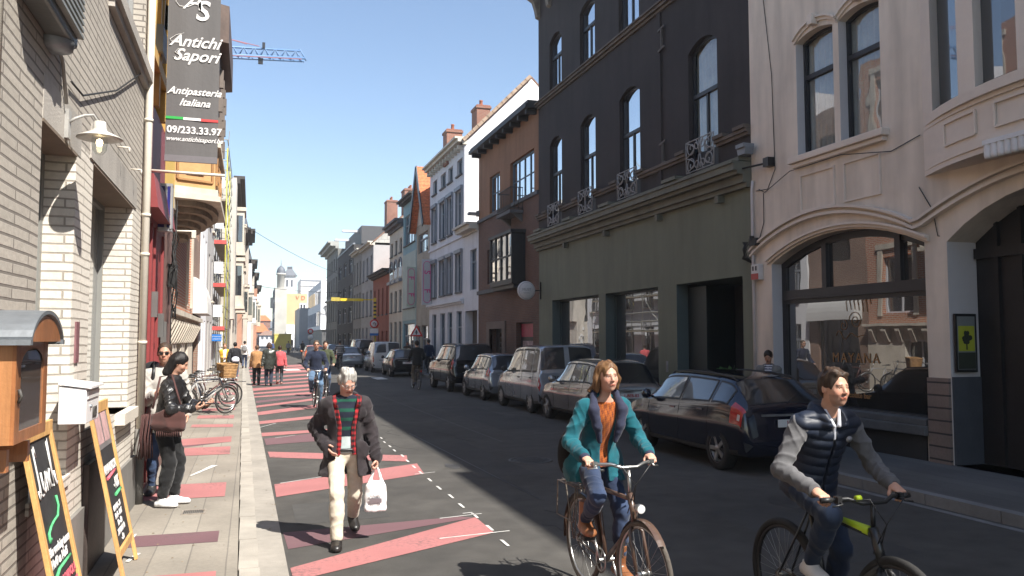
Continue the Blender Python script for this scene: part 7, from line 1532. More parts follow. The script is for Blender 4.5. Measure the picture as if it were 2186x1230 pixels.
make_car('hatchback', 'dark grey hatchback parked past the white off-road car', 'hatch', 3.9, 1.7, 1.48, 8.0, 74, paint('grey_car_paint', (.06, .06, .065), .3, .3), 0); make_car('hatchback', 'far silver hatchback parked before the corner', 'hatch', 3.9, 1.7, 1.48, 8.0, 84, silv, 0)
# ---------------------------------------------------------------- clothes
def uvt(J, X, Y, Z):
    dx, dy, dz = X - J.P[0], Y - J.P[1], Z - J.P[2]; M = J.M
    return [M[i][0] * dx + M[i][1] * dy + M[i][2] * dz for i in range(3)]
def opening(F, J, wf, vmin=.02):
    def fn(X, Y, Z):
        u, v, t = uvt(J, X, Y, Z); return np.maximum(np.abs(u) - wf(t), vmin - v)
    F.carve(fn)
def quilt(F, J, per=.07, amp=.008):
    X, Y, Z = np.meshgrid(*F.ax, indexing='ij', sparse=True); u, v, t = uvt(J, X, Y, Z); F.a = F.a - (amp * (np.abs(np.sin(math.pi * t / per)) ** .6 - .6)).astype(np.float32)
def top(J, parent, col, name='jacket', d=.025, da=.016, hem=-.06, sleeves=1, m=None, h=.009, fold=.004, neck=.03, open_=None, rough=.003, quilt_=None, flare=0, extra=None, end=.97, low=None, belly=0):
    def b(F):
        f_torso(F, J, d)
        if hem < -.02:
            dn = -J.Mp[2] if low is None else np.array(low); r0 = .155 * J.bulk * J.k + d * .7
            for s in (-1, 1): F.cap(J.P + J.Mp[0] * s * .05, J.P + J.Mp[0] * s * (.05 + flare) + dn * (-hem + .02), r0 - .055, r0 - .05 + flare, .06, fold, 30, seed=s + 2)
        if sleeves:
            for s in 'LR': f_arm(F, J, s, da, fold, end * sleeves, da + .004)
        if extra: extra(F)
        F.cut(J.P + J.Mp[2] * hem, -J.Mp[2] if low is None else low); F.cut(J.N + J.M[2] * neck, J.M[2])
        if rough: F.rough(rough, 32, int(d * 1e4) % 97)
        if quilt_: quilt(F, J, *quilt_)
        if open_: opening(F, J, open_)
    return garment(J, name, m or cloth(), parent, col, h, .2, b)
def hair(J, parent, c1, c2, d=.013, front=0, h=.005, extra=None, rough=.004, st=(1, 1, .25), f=70, name='hair'):
    F = Field(J.H - .3, J.H + .22, h); f_hair(F, J, front, d)
    if extra: extra(F)
    F.rough(rough, f, 2, st); return F.mesh(name, hairM(), parent, seed_col(c1, c2, 120))
def long_hair(J, L=.17, w=.05, side=.03):
    def ex(F):
        for s in (-1, 1): F.cap(hd(J, s * .06, -.035, .02), hd(J, s * (.07 + side), -.05, -L), .042, .03, .03)
        for x in (-.04, 0, .04): F.cap(hd(J, x, -.07, .0), hd(J, x * 1.3, -.085, -L), w, .035, .03)
    return ex
def glasses(J, parent, dark=True):
    b = MB(); H = lambda *a: hd(J, *a)
    for s in (-1, 1):
        if dark: b.add([H(s * .008, .098, .014), H(s * .052, .092, .017), H(s * .05, .09, -.014), H(s * .014, .097, -.018)], [(0, 1, 2, 3)]); b.tube([H(s * .052, .092, .012), H(s * .077, .05, .008), H(s * .08, -.01, .005)], .003, 5)
        else: b.tube([H(s * (.031 + .021 * math.cos(a)), .097, -.004 + .015 * math.sin(a)) for a in np.linspace(0, 6.28, 15)[:-1]], .0018, 4, closed=True); b.tube([H(s * .052, .094, .0), H(s * .077, .05, .004), H(s * .08, -.01, .003)], .002, 4)
    b.tube([H(-.01, .098, .008), H(0, .1, .01), H(.01, .098, .008)], .0025, 4); b.build('sunglasses' if dark else 'glasses', glass('dark_lens', .1, (.008, .008, .01), 0) if dark else steel, parent)
def local(o, p): return Matrix.Rotation(-o.rotation_euler[2], 4, 'Z') @ (Vector(p) - Vector(o.location))
def world(o, p): return Matrix.Rotation(o.rotation_euler[2], 4, 'Z') @ Vector(tuple(p)) + Vector(o.location)
SK = (.50, .28, .195); SKM = (.46, .25, .17)
# ---- old man with a carrier bag
J = Pose(1.74, P=(0, 0, .875), lean=.10, hunch=.03, bulk=1.0, head=(.22, .55, 0), neck=.075, sh=.165, wL=(-.29, .10, .80), wR=(.185, .075, .93), eL=(-.3, -1, -.2), eR=(.7, -1, -.1), aR=(.09, .27, .085), aL=(-.12, -.40, .17), kR=(0, 1, 0), kL=(0, 1, -.1), tR=(.08, 1, .05), tL=(-.12, .9, -.42))
om = body(J, 'person', 'white haired older man in dark open coat and cream trousers walking with head bowed', (.90, 8.16, 0), math.pi - .03, (.58, .33, .25), (.5, .48, .45), .0065, {'L': (V3(-.05, .15, -1), V3(1, .1, 0), 1.25)})
hair(J, om, (.52, .50, .46), (.20, .19, .18), .005, .042, .0045, lambda F: [F.ell(hd(J, s * .074, -.02, .02), (.020, .045, .045), J.Mh, .015) for s in (-1, 1)] and [F.cap(hd(J, x, .03, .106), hd(J, x * 1.2, -.06, .105), .010, .018, .04) for x in (-.04, 0, .04)], rough=.0055, f=75); glasses(J, om, False)
trousers(J, om, flatc((.60, .54, .43), .05), .007, .009, .020, .0035, .96)
shoes(J, om, flatc((.02, .018, .017)), .006, .008)
tart = lambda p: np.where((p[:, 2] < 1.02)[:, None], np.array([.50, .58, .58]), np.where(((np.floor(p[:, 2] / .03) % 3 == 0))[:, None], np.array([.01, .07, .045]), np.array([.012, .016, .03])))
top(J, om, tart, 'sweater', .012, .004, -.02, .3, fold=.002, h=.008)
b = MB(); M = J.Mp; b.tube([J.P + M[0] * .172 * math.cos(a) + M[1] * .135 * math.sin(a) + M[2] * .02 for a in np.linspace(0, 6.28, 25)[:-1]], .016, 6, closed=True); b.build('belt', blk, om)
wopen = lambda t: .045 + .06 * np.clip((t - .25) / .3, 0, 1) + .03 * np.clip((.1 - t) / .3, 0, 1)
top(J, om, checks((.42, .025, .03), (.16, .012, .016), (.012, .008, .01), .026), 'checked_lining', .026, .006, -.03, 0, fold=.002, h=.007, neck=.06, open_=wopen, rough=.001, extra=lambda F: [F.cap(J.N + J.M[0] * s * .07 - J.M[1] * .03, J.N + J.M[0] * s * .10 + J.M[1] * .085 - J.M[2] * .05, .03, .034, .03) for s in (-1, 1)])
wop2 = lambda t: wopen(t) + .042
def coat_x(F):
    for s in (-1, 1): F.cap(J.N + J.M[0] * s * .085 - J.M[1] * .05, J.N + J.M[0] * s * .13 + J.M[1] * .06 - J.M[2] * .06, .036, .03, .03)
    F.cap(J.N - J.M[1] * .085 + J.M[0] * .06, J.N - J.M[1] * .085 - J.M[0] * .06, .045, None, .03)
    for s in (-1, 1): F.ell(J.P + J.M[0] * s * .15 + J.M[1] * .115 + J.M[2] * .02, (.07, .022, .09), J.M, .03); F.ell(J.C + J.M[0] * s * .13 + J.M[1] * .115 + J.M[2] * .02, (.055, .015, .05), J.M, .03)
top(J, om, seed_col((.036, .029, .032), (.024, .020, .023), 25, (1, 1, 1)), 'coat', .034, .024, -.235, 1, cloth(), .0075, .008, .05, wop2, .0035, flare=.04, extra=coat_x)
hw_ = world(om, J.wL + V3(.0, 0, -.085))
bg = empty('carrier_bag', hw_, math.pi - .2, label='white plastic carrier bag with small grey print in the older man\'s hand', cat='bag')
F = Field((-.2, -.12, -.56), (.2, .12, .06), .007); F.ell((0, 0, -.36), (.135, .05, .2), None, .03); F.cap((-.09, 0, -.50), (.09, 0, -.50), .045, None, .05)
for s in (-1, 1): F.cap((s * .085, 0, -.22), (s * .015, 0, 0), .028, .012, .03, .003, 80)
F.cap((-.08, 0, -.25), (.08, 0, -.25), .028, None, .05); F.cut((0, 0, -.53), (0, 0, -1)); F.rough(.005, 32, 4, (1, 1, .5)); bg.scale = (.8, .8, .8); F.mesh('bag_body', attr_mat('white_plastic_bag', .35, .2, 60, spec=.5), bg, flatc((.82, .81, .80), .03))
text_part('SLAGERIJ', .036, mat('print_grey', (.16, .13, .14), .7, .1, 5, 0), bg, (0.0, .062, -.34), (math.pi / 2, 0, math.pi)); b = MB(); b.box(-.075, .075, .058, .060, -.425, -.37); b.box(-.06, .06, .06, .061, -.44, -.43); b.build('printed_block', MATS['print_grey'], bg)
# ---- woman on the city bike
WB = (2.59, 5.76, 0); an = 1.95
J = rider_pose(1.67, .93, (.38, 1.05, .29), an, True, .26, .02, head=(.02, .02, -.05), steer=0, sh=.172, tw=.03)
bike('old dusty city bicycle with carrier racks ridden by the woman in the teal jacket', WB, math.pi, (.085, .05, .035), .35, .019, .95, (.38, 1.05, .29), 'city', ang=an, tyre=dusty, steer=.1)
w = body(J, 'person', 'woman with shoulder length brown hair in a teal jacket riding a city bicycle', WB, math.pi, (.55, .31, .225), (.12, .06, .03), .006, grip(J)); eyes(J, w, (.12, .2, .26))
def wh_(F):
    for s in (-1, 1): F.cap(hd(J, s * .058, -.01, .05), hd(J, s * .083, -.02, -.02), .028, .03, .03); F.cap(hd(J, s * .083, -.02, -.02), hd(J, s * .09, -.03, -.10), .028, .016, .03)
    F.cap(hd(J, .09, -.03, -.04), hd(J, .14, -.05, -.11), .022, .010, .03); F.cap(hd(J, -.08, -.04, -.04), hd(J, -.125, -.07, -.12), .024, .010, .03)
    for x in (-.04, 0, .04): F.cap(hd(J, x, -.06, .02), hd(J, x * 1.7, -.085, -.11), .045, .02, .03)
hair(J, w, (.20, .105, .045), (.085, .04, .018), .010, .010, .0045, wh_, .008, f=55)
trousers(J, w, seed_col((.035, .055, .11), (.012, .02, .045), 14, (1, 1, 1)), .008, .008, .006, .005, .9)
shoes(J, w, flatc((.24, .095, .04)), .006, .008, tall=.14, name='ankle_boot')
top(J, w, seed_col((.48, .13, .02), (.10, .02, .015), 150, (1, 1, 1)), 'patterned_blouse', .008, .004, -.04, .2, fold=.001, h=.007, neck=-.02)
wj = lambda t: .035 + .055 * np.clip((t - .18) / .3, 0, 1)
def wx(F): F.cap(J.N - J.M[1] * .075 + J.M[0] * .06, J.N - J.M[1] * .075 - J.M[0] * .06, .04, None, .04); [F.ell(J.P + J.M[0] * s * .15 - J.M[1] * .05 - J.M[2] * .06, (.10, .13, .16), J.M, .05) for s in (-1, 1)]
top(J, w, seed_col((.008, .115, .145), (.006, .075, .10), 30, (1, 1, 1)), 'teal_jacket', .024, .019, -.17, .93, cloth(), .007, .006, .03, wj, .004, flare=.03, extra=wx, low=(0, .1, -1))
def lap(F):
    for s in (-1, 1):
        c = [J.N - J.M[1] * .07 + J.M[0] * s * .03 + J.M[2] * .045, J.N + J.M[0] * s * .095 - J.M[1] * .01 + J.M[2] * .035, J.N + J.M[0] * s * .12 + J.M[1] * .085 - J.M[2] * .07, J.N + J.M[0] * s * .095 + J.M[1] * .125 - J.M[2] * .18, J.N + J.M[0] * s * .065 + J.M[1] * .135 - J.M[2] * .30]
        for p, q, r0, r1 in zip(c, c[1:], (.022, .024, .042, .034), (.024, .042, .034, .018)): F.cap(p, q, r0, r1, .02)
    F.rough(.003, 40, 5)
garment(J, 'navy_collar', cloth(), w, flatc((.028, .032, .06)), .006, .2, lap)
def cuf(F):
    for E_, W_ in ((J.eL, J.wL), (J.eR, J.wR)): F.cap(E_ + (W_ - E_) * .84, E_ + (W_ - E_) * .99, .043, .040, .005)
garment(J, 'cuffs', cloth(), w, flatc((.03, .035, .065)), .006, .2, cuf)
hp = world(w, J.P + V3(.215, -.10, .02))
sb = empty('shoulder_bag', hp, math.pi, label='black shoulder bag hanging behind the hip of the woman in teal', cat='bag'); F = Field((-.15, -.25, -.25), (.15, .25, .2), .01); F.ell((0, -.02, 0), (.045, .12, .15), None, .02); F.rough(.003, 25, 8); F.mesh('bag_body', attr_mat('bag_canvas', .9, .2, 90, spec=.1), sb, flatc((.012, .012, .012)))
b = MB(); q = local(w, hp); b.tube([tuple(Vector(v) - q) for v in (q + Vector((0, .1, .12)), J.SR + V3(.01, .06, .0), J.SR + V3(-.04, 0, .10), J.SR + V3(-.02, -.09, 0), q + Vector((0, -.1, .12)))], .012, 6); b.build('strap', blk, sb)
# ---- man on the mountain bike
MBP = (3.47, 4.36, 0); rzm = math.pi - .02; an = 1.2
bike('black mountain bicycle with yellow frame flash ridden by the man in the vest', MBP, rzm, (.012, .012, .013), .37, .027, 1.0, (.40, 1.02, .31), 'mtb', False, False, False, an, rubber, spokes=32)
g = [o for o in bpy.data.objects if o.name.startswith('bicycle') and o.type == 'EMPTY'][-1]
b = MB(); b.tube([(0, .40, .835), (0, .12, .85)], [.03, .021], 8); b.build('yellow_flash', mat('neon_yellow', (.45, .60, .02), .4, .05, 4, 0), g); MB().tube([(.085, .425, 1.035), (.118, .42, 1.032)], .018, 8).build('yellow_band', MATS['neon_yellow'], g)
J = rider_pose(1.67, .935, (.40, 1.02, .31), an, False, .37, .03, head=(.08, .0, .0), sh=.20, eOut=.5, bulk=1.02)
J.wL = V3(-.28, .27, 1.06); J.wR = V3(.28, .27, 1.06); J.eL = ik(J.SL, J.wL, .298, .267, (-.6, -.5, -.6)); J.eR = ik(J.SR, J.wR, .298, .267, (.6, -.5, -.6))
m_ = body(J, 'person', 'dark haired man in a navy quilted vest over grey sleeves riding a mountain bike', MBP, rzm, (.56, .31, .215), (.035, .02, .012), .0055, grip(J, 1.0), stubble=.35); eyes(J, m_, (.06, .05, .04))
hair(J, m_, (.06, .033, .018), (.02, .011, .007), .012, .014, .0045, lambda F: [F.cap(hd(J, x, .062, .088), hd(J, x * .9, -.02, .116), .013, .02, .015) for x in (-.045, -.02, .008, .035)], .007)
trousers(J, m_, seed_col((.016, .028, .058), (.007, .012, .026), 12, (1, 1, 1)), .008, .010, .012, .004, .93)
shoes(J, m_, flatc((.62, .60, .57)), .006, .008, name='white_sneaker')
top(J, m_, flatc((.12, .118, .122), .07, 60), 'grey_sweater', .010, .012, -.04, .93, cloth(), .0065, .006, .0, rough=.002)
def vest(F): F.cap(J.N - J.M[1] * .055 + J.M[0] * .04 + J.M[2] * .02, J.N - J.M[1] * .055 - J.M[0] * .04 + J.M[2] * .02, .05, None, .04); [F.cap(J.N + J.M[0] * s * .06 - J.M[1] * .04 + J.M[2] * .03, J.N + J.M[0] * s * .055 + J.M[1] * .09 - J.M[2] * .02, .035, .03, .03) for s in (-1, 1)]
top(J, m_, flatc((.012, .018, .035), .1, 10), 'quilted_vest', .030, 0, -.06, 0, shiny(), .0065, 0, .055, lambda t: .008 + .05 * np.clip((t - .42) / .1, 0, 1), .0015, quilt_=(.062, .011), extra=vest)
def col_(F): [F.cap(J.N + J.M[0] * s * .05 + J.M[1] * .03 + J.M[2] * .035, J.N + J.M[0] * s * .02 + J.M[1] * .10 - J.M[2] * .035, .012, .013, .01) for s in (-1, 1)]; F.cap(J.N + J.M[1] * .085 - J.M[2] * .05, J.N + J.M[1] * .105 - J.M[2] * .12, .012, .012, .01)
garment(J, 'shirt_collar', cloth(), m_, flatc((.70, .70, .74)), .0055, .2, col_)
b = MB(); e = J.eL + (J.wL - J.eL) * .93; b.tube([e, e + (J.wL - J.eL) * .08], .034, 12); b.build('wrist_watch', leather() and mat('watch_strap', (.05, .02, .015), .5, .2, 5, 0), m_)
b = MB(); b.lathe([(.018, 0), (.022, .006), (0, .008)], J.C - J.M[0] * .085 + J.M[1] * .15 + J.M[2] * .05, J.M[1], 14); b.build('round_badge', mat('badge_grey', (.3, .3, .32), .5, .1, 6, 0), m_)
# ---- the pair standing by the wall
J = Pose(1.66, P=(0, -.05, .905), lean=.14, hunch=.01, fem=True, head=(.1, .42, 0), wL=(-.12, .34, 1.10), wR=(.14, .30, 1.08), eL=(-.6, -.5, -.6), eR=(.7, -.5, -.6), aR=(.08, .0, .09), aL=(-.07, .02, .085), kR=(.05, 1, 0), kL=(-.1, 1, .1), tL=(-.25, 1, 0), tR=(.1, 1, 0))
J.aR = V3(.09, -.04, .09); J.kR = ik(J.HR, J.aR, .41, .40, (0, 1, 0)); J.kL = ik(J.HL, V3(-.1, .02, .09), .41, .405, (-.1, 1, 0)); J.aL = V3(-.1, .02, .09)
wl = body(J, 'person', 'dark haired woman in a black leather jacket looking down at her phone', (-.83, 9.85, .118), -math.pi / 2 - .25, SK, (.01, .01, .01), .007, {'L': (V3(.35, .9, .1), V3(.5, 0, .9), .7), 'R': (V3(-.35, .9, .1), V3(-.5, 0, .9), .7)})
hair(J, wl, (.014, .011, .010), (.006, .005, .005), .016, -.004, .0055, long_hair(J, .15, .04, -.01), .004, f=60)
trousers(J, wl, flatc((.013, .013, .014)), .008, .018, .022, .006, .86)
shoes(J, wl, flatc((.72, .72, .72), .03), .006, .004, name='white_sneaker')
top(J, wl, flatc((.6, .6, .6)), 'white_shirt', .014, .004, -.10, 0, h=.009, fold=.002)
top(J, wl, flatc((.017, .016, .017), .2, 50), 'leather_jacket', .026, .018, -.04, .97, leather(), .0075, .009, .05, None, .004)
b = MB(); c = (J.wL + J.wR) / 2 + V3(0, .12, .03); b.box(c[0] - .04, c[0] + .04, c[1] - .06, c[1] + .08, c[2] - .005, c[2] + .005)
ph = b.build('mobile_phone', blk); ph.location = wl.location; ph.rotation_euler = wl.rotation_euler; tag(ph, 'mobile phone held in both hands by the woman in leather', 'phone')
hp = world(wl, J.P + V3(.235, .10, .10)); sb = empty('fringed_bag', hp, wl.rotation_euler[2], label='large brown suede bag with long fringes on the arm of the woman in black', cat='bag')
F = Field((-.2, -.35, -.3), (.2, .35, .25), .009); F.ell((0, 0, -.02), (.06, .19, .15), None, .02); F.cap((0, -.13, -.1), (0, .15, -.12), .05, None, .05); F.cut((0, 0, .08), (0, -.35, 1)); F.rough(.007, 20, 6); F.mesh('bag_body', attr_mat('suede', .9, .3, 120, sheen=.3, spec=.2), sb, flatc((.075, .032, .028), .12, 30))
b = MB(); random.seed(12)
for k in range(26): y = -.16 - .10 * (k / 26); x = .05 * math.sin(k * 2.3); b.tube([(x, y, .02), (x * 1.4, y - .015 + random.uniform(-.01, .01), -.22), (x * 1.5, y - .02 + random.uniform(-.02, .02), -.42 - random.uniform(0, .05))], .006, 4)
for k in range(14): b.tube([(.03, -.1 + k * .02, -.16), (.035, -.1 + k * .02, -.22)], .005, 4)
b.build('fringe', mat('suede_fringe', (.075, .03, .027), .9, .2, 9, 0), sb); b = MB(); b.tube([(0, -.16, .08), (-.09, -.12, .42), (-.1, 0.0, .44), (-.02, .14, .08)], .012, 6); b.build('strap', MATS['suede_fringe'], sb)
J = Pose(1.78, P=(0, 0, .95), head=(-.1, .03, 0), wL=(-.26, .1, .93), wR=(.1, .33, 1.2), aL=(-.11, .04, .09), aR=(.1, -.06, .09), tL=(-.3, 1, 0), tR=(.25, 1, 0))
mn = body(J, 'person', 'short haired man in sunglasses and a pale hooded top standing behind the woman', (-.98, 10.62, .118), math.pi - .12 + .25, SK, (.05, .035, .025), .008)
hair(J, mn, (.07, .045, .03), (.04, .025, .018), .006, .02, .006, None, .001); glasses(J, mn)
trousers(J, mn, seed_col((.06, .10, .19), (.03, .055, .12), 20, (1, 1, 1)), .009, .008, .006, .005); shoes(J, mn, flatc((.03, .03, .03)), .007, .01)
top(J, mn, flatc((.44, .42, .385)), 'pale_hooded_top', .022, .02, -.08, .97, cloth(), .008, .007, .05, extra=lambda F: F.ell(J.N - J.M[1] * .09 + J.M[2] * .02, (.12, .07, .08), J.M, .04))
hp = world(mn, J.C + V3(.10, -.2, -.02)); bp_ = empty('backpack', hp, mn.rotation_euler[2], label='black backpack on the back of the man in sunglasses by the wall', cat='backpack'); F = Field((-.3, -.2, -.35), (.3, .2, .35), .01); F.ell((.02, 0, 0), (.19, .11, .27), None, .03); F.ell((.02, -.07, -.1), (.14, .07, .13), None, .04); F.rough(.004, 20, 2); F.mesh('pack_body', cloth(), bp_, flatc((.014, .014, .016)))
b = MB(); [b.tube([(s * .09 - .1, .08, .2), (s * .11 - .1, .2, .27), (s * .12 - .1, .32, .12), (s * .13 - .1, .22, -.1), (s * .12 - .1, .08, -.15)], .018, 6, flat=.5) for s in (-1, 1)]; b.build('strap', blk, bp_)
# ---- smaller people -------------------------------------------------------------
def walker(loc, rz, label, ht=1.74, stride=.25, ph=1, fem=False, skin=SKM, hairc=(.03, .02, .015), topc=(.05, .05, .05), botc=(.02, .02, .025), shoec=(.03, .03, .03), hem=-.05, h=.013, lean=.04, mt=None, hairL=0, dtop=.03, arms=None, group='people further down the street', head=(0, .05, 0), sun_=False, bulk=1.0, topname='jacket', open_=None, inner=None):
    aR, aL = (.09, ph * stride, .09 if ph > 0 else .15), (-.09, -ph * stride, .15 if ph > 0 else .09); k = ht / 1.75
    kw = arms or dict(wL=(-.27 * k, ph * .14 + .03, .82 * k), wR=(.27 * k, -ph * .14 + .03, .82 * k))
    J = Pose(ht, P=(0, 0, .93 * k - stride * .09), lean=lean, aR=aR, aL=aL, tR=(.08, 1, 0 if ph > 0 else -.5), tL=(-.08, 1, -.5 if ph > 0 else 0), fem=fem, head=head, bulk=bulk, **kw)
    o = body(J, 'person', label, loc, rz, skin, hairc, h, group=group)
    hair(J, o, hairc, tuple(v * .6 for v in hairc), .014, .0, max(.008, h * .7), long_hair(J, hairL) if hairL else None, .003)
    trousers(J, o, flatc(botc), h, .014, .02, .006, .95); shoes(J, o, flatc(shoec), h * .8, .01)
    if inner: top(J, o, flatc(inner), 'shirt', .014, .004, -.05, .2, h=h)
    top(J, o, flatc(topc, .12, 30), topname, dtop, .022, hem, 1, mt, h, .008, .04, open_, .004)
    if sun_: glasses(J, o)
    return o, J
def pack(o, J, label, c, r=(.13, .07, .12), off=(.0, -.2, .0), cat='bag'):
    hp = world(o, J.P + V3(*off)); e = empty('shoulder_bag' if cat == 'bag' else 'backpack', hp, o.rotation_euler[2], label=label, cat=cat); F = Field((-.3, -.2, -.3), (.3, .2, .3), .015); F.ell((0, 0, 0), r, None, .03); F.cap((-r[0] * .5, 0, -r[2] * .5), (r[0] * .5, 0, -r[2] * .5), r[1] * .9, None, .05); F.mesh('bag_body', cloth(), e, flatc(c))
    b = MB(); b.tube([tuple(Vector(v) - Vector(J.P + V3(*off))) for v in (J.P + V3(off[0] - r[0] * .7, off[1], off[2] + r[2] * .6), J.SL + V3(.06, -.08, .1), J.SL + V3(.08, .02, .13))], .012, 5); b.build('strap', blk, e)
walker((.27, 36.95, 0), -.05, 'person in a tan and navy coat walking away', 1.70, .07, 1, topc=(.36, .19, .08), botc=(.014, .014, .018), hairc=(.13, .07, .04), hem=-.16, dtop=.045, bulk=1.1)
walker((.76, 36.05, 0), 0, 'long haired man in a shiny black leather coat walking away', 1.82, .08, -1, topc=(.03, .034, .028), botc=(.025, .03, .05), hairc=(.07, .035, .022), hem=-.26, mt=leather(), dtop=.05, hairL=.06, bulk=1.12)
walker((1.24, 37.3, 0), .04, 'person in a pinkish red hoodie walking away', 1.68, .09, 1, topc=(.50, .09, .10), botc=(.06, .065, .075), shoec=(.3, .15, .12), hairc=(.035, .018, .012), hem=-.09, dtop=.04)
o, J = walker((-1.10, 39.06, .118), math.pi, 'woman in an open yellow jacket walking towards the camera on the pavement', 1.66, .1, 1, True, SK, (.22, .12, .05), (.68, .40, .03), (.02, .02, .025), (.7, .7, .7), open_=lambda t: .05 + t * .05, inner=(.7, .7, .7), arms=dict(wL=(.0, .22, 1.02), wR=(.02, .24, 1.0)))
o, J = walker((-.66, 38.85, .118), -.1, 'dark haired person in a black coat walking away along the pavement', 1.72, .22, -1, False, SKM, (.01, .01, .01), (.018, .018, .022), (.04, .05, .08), (.5, .5, .5), hem=-.2, dtop=.045)
pack(o, J, 'white and blue bag across the back of the person in black', (.62, .63, .72), (.17, .07, .12), (.05, -.2, .06))
o, J = walker((-.35, 55, .118), 0, 'person in a pale top with a light backpack far along the pavement', 1.74, .1, 1, topc=(.6, .6, .58), botc=(.05, .07, .12), h=.018); pack(o, J, 'grey backpack of the far walker in the pale top', (.2, .2, .2), (.15, .09, .2), (0, -.2, .35), 'backpack')
o, J = walker((9.35, 44.2, .118), .15, 'man in dark navy walking away on the shaded right pavement', 1.84, .14, 1, topc=(.02, .03, .06), botc=(.015, .015, .02), h=.015, dtop=.03)
walker((9.2, 56, .118), .1, 'person in dark clothes standing past the black cars on the right pavement', 1.76, .05, 1, topc=(.03, .03, .04), h=.018); walker((9.3, 50.5, .118), math.pi, 'person in brown walking towards the camera near the triangle sign', 1.7, .12, -1, topc=(.08, .05, .035), h=.018)
o, J = walker((9.2, 13.05, .118), math.pi * .75, 'young woman in a grey coat and striped shirt reading by the arched window', 1.62, .03, 1, True, SKM, (.03, .018, .012), (.17, .165, .155), (.02, .02, .03), h=.010, open_=lambda t: .02 + t * .1, head=(0, .5, 0), arms=dict(wL=(-.06, .28, 1.08), wR=(.08, .28, 1.06)), group='people standing about', hem=-.22)
def st_(p): r = np.tile([.6, .6, .62], (len(p), 1)); r[np.floor(p[:, 2] / .022) % 2 == 0] = (.02, .03, .08); return r
top(J, o, st_, 'striped_shirt', .018, .004, -.05, 0, h=.009, fold=0, rough=0)
for i, (x, y) in enumerate(((4.6, 108), (6.6, 112), (2.6, 104), (8.6, 100), (7.9, 92))): walker((x, y, 0), (0, 3.1, 1.2, 0, 3.0)[i], ('far walker in grey beside the yellow container', 'far walker in a dark coat at the street mouth', 'far walker crossing in blue', 'far walker in black near the corner house', 'far walker in brown by the parked cars')[i], 1.75, .12, 1, topc=[(.2, .2, .2), (.03, .03, .03), (.05, .08, .2), (.02, .02, .02), (.12, .07, .04)][i], h=.035)
def cyclist(loc, rz, label, blabel, an, topc, botc, skin=SKM, hairc=(.03, .02, .015), fem=False, h=.014, sun_=False, ht=1.78, group=None, mt=None, lean=.15, basket=False, dtop=.022, fc=(.02, .02, .02), stripes=None, hem=-.05, hg=False):
    bike(blabel, loc, rz, fc, .35, .019, .97, (.36, 1.08, .28), 'city', ang=an, simple=False, spokes=16, light=True, group=group)
    J = rider_pose(ht, .97, (.36, 1.08, .28), an, fem, lean, .01, bulk=1.04); o = body(J, 'person', label, loc, rz, skin, hairc, h, grip(J), group)
    hair(J, o, hairc, tuple(v * .6 for v in hairc), .006 if hg else .013, .015 if hg else 0, .009, None, .002); trousers(J, o, flatc(botc, .15, 20), h, .014, .018, .006); shoes(J, o, flatc((.03, .03, .05)), h * .8, .01)
    top(J, o, stripes or flatc(topc, .1, 20), 'jacket', dtop, .02, hem, 1, mt, h, .007, .04)
    if sun_: glasses(J, o)
    return o
cyclist((1.80, 24.0, 0), math.pi + .02, 'balding man in sunglasses and navy sweater cycling towards the camera', 'city bicycle ridden by the man in sunglasses', 1.9, (.016, .022, .045), (.09, .15, .24), SK, (.10, .07, .05), sun_=True, hg=True, ht=1.86, h=.012)
cyclist((2.45, 28.6, 0), math.pi + .02, 'dark haired rider in an olive jacket just behind the man in sunglasses', 'bicycle ridden by the person in the olive jacket', 1.2, (.055, .065, .035), (.05, .075, .13), SK, (.03, .018, .012), ht=1.8)
cyclist((6.25, 31.9, 0), .03, 'rider in a black jacket and khaki trousers cycling away past the black car', 'bicycle with a red rear light ridden past the parked black car', .9, (.016, .016, .016), (.12, .10, .075), SKM, ht=1.82, hem=-.12, dtop=.035)
g = [o for o in bpy.data.objects if o.name.startswith('bicycle') and o.type == 'EMPTY'][-1]; MB().box(-.03, .03, -.83, -.79, .70, .76).build('rear_light', mat('red_lens', (.5, .02, .01), .3, .05, 5, 0), g)
cyclist((5.35, 52.3, 0), .02, 'rider in a striped grey sweater cycling away behind the silver hatchback', 'bicycle ridden by the person in the striped sweater', 1.6, (.2, .2, .2), (.03, .035, .05), SKM, h=.018, stripes=lambda p: np.where((np.floor(p[:, 2] / .07) % 2 == 0)[:, None], np.array([.35, .35, .33]), np.array([.06, .06, .07])))
# ---- parked bicycles on the left pavement ----------------------------------------
bk = [((-1.0, 21.3), 1.15, (.35, .34, .32), True, 'grey parked bicycle with a wicker basket on its handlebar'), ((-1.04, 22.4), 1.32, (.02, .03, .05), False, 'parked bicycle with black frame just behind the basket bicycle'), ((-1.0, 23.6), 1.5, (.38, .38, .38), False, 'silver parked bicycle in the middle of the pavement row'), ((-1.05, 25.0), 1.2, (.08, .02, .02), False, 'dark red parked bicycle last in the pavement row')]
for (x, y), a, c, bs_, lb in bk: bike(lb, (x - .12, y, .118), -a + math.pi * 0 - .0, c, .34, .019, .93, (.36, 1.06, .28), 'city', basket=bs_, spokes=18, group='bicycles parked on the left pavement', lean=.06, steer=.3)
for i in range(9):
    x = 5.2 + i * .42; bike('tiny bicycle standing in the far rack at the street mouth', (x, 122 + (i % 3), 0), .3 * (i % 4), (.1, .1, .1) if i % 2 else (.4, .4, .4), group='bicycles in the far rack', simple=True, light=False, guards=False, rack=False, tyre=blk)
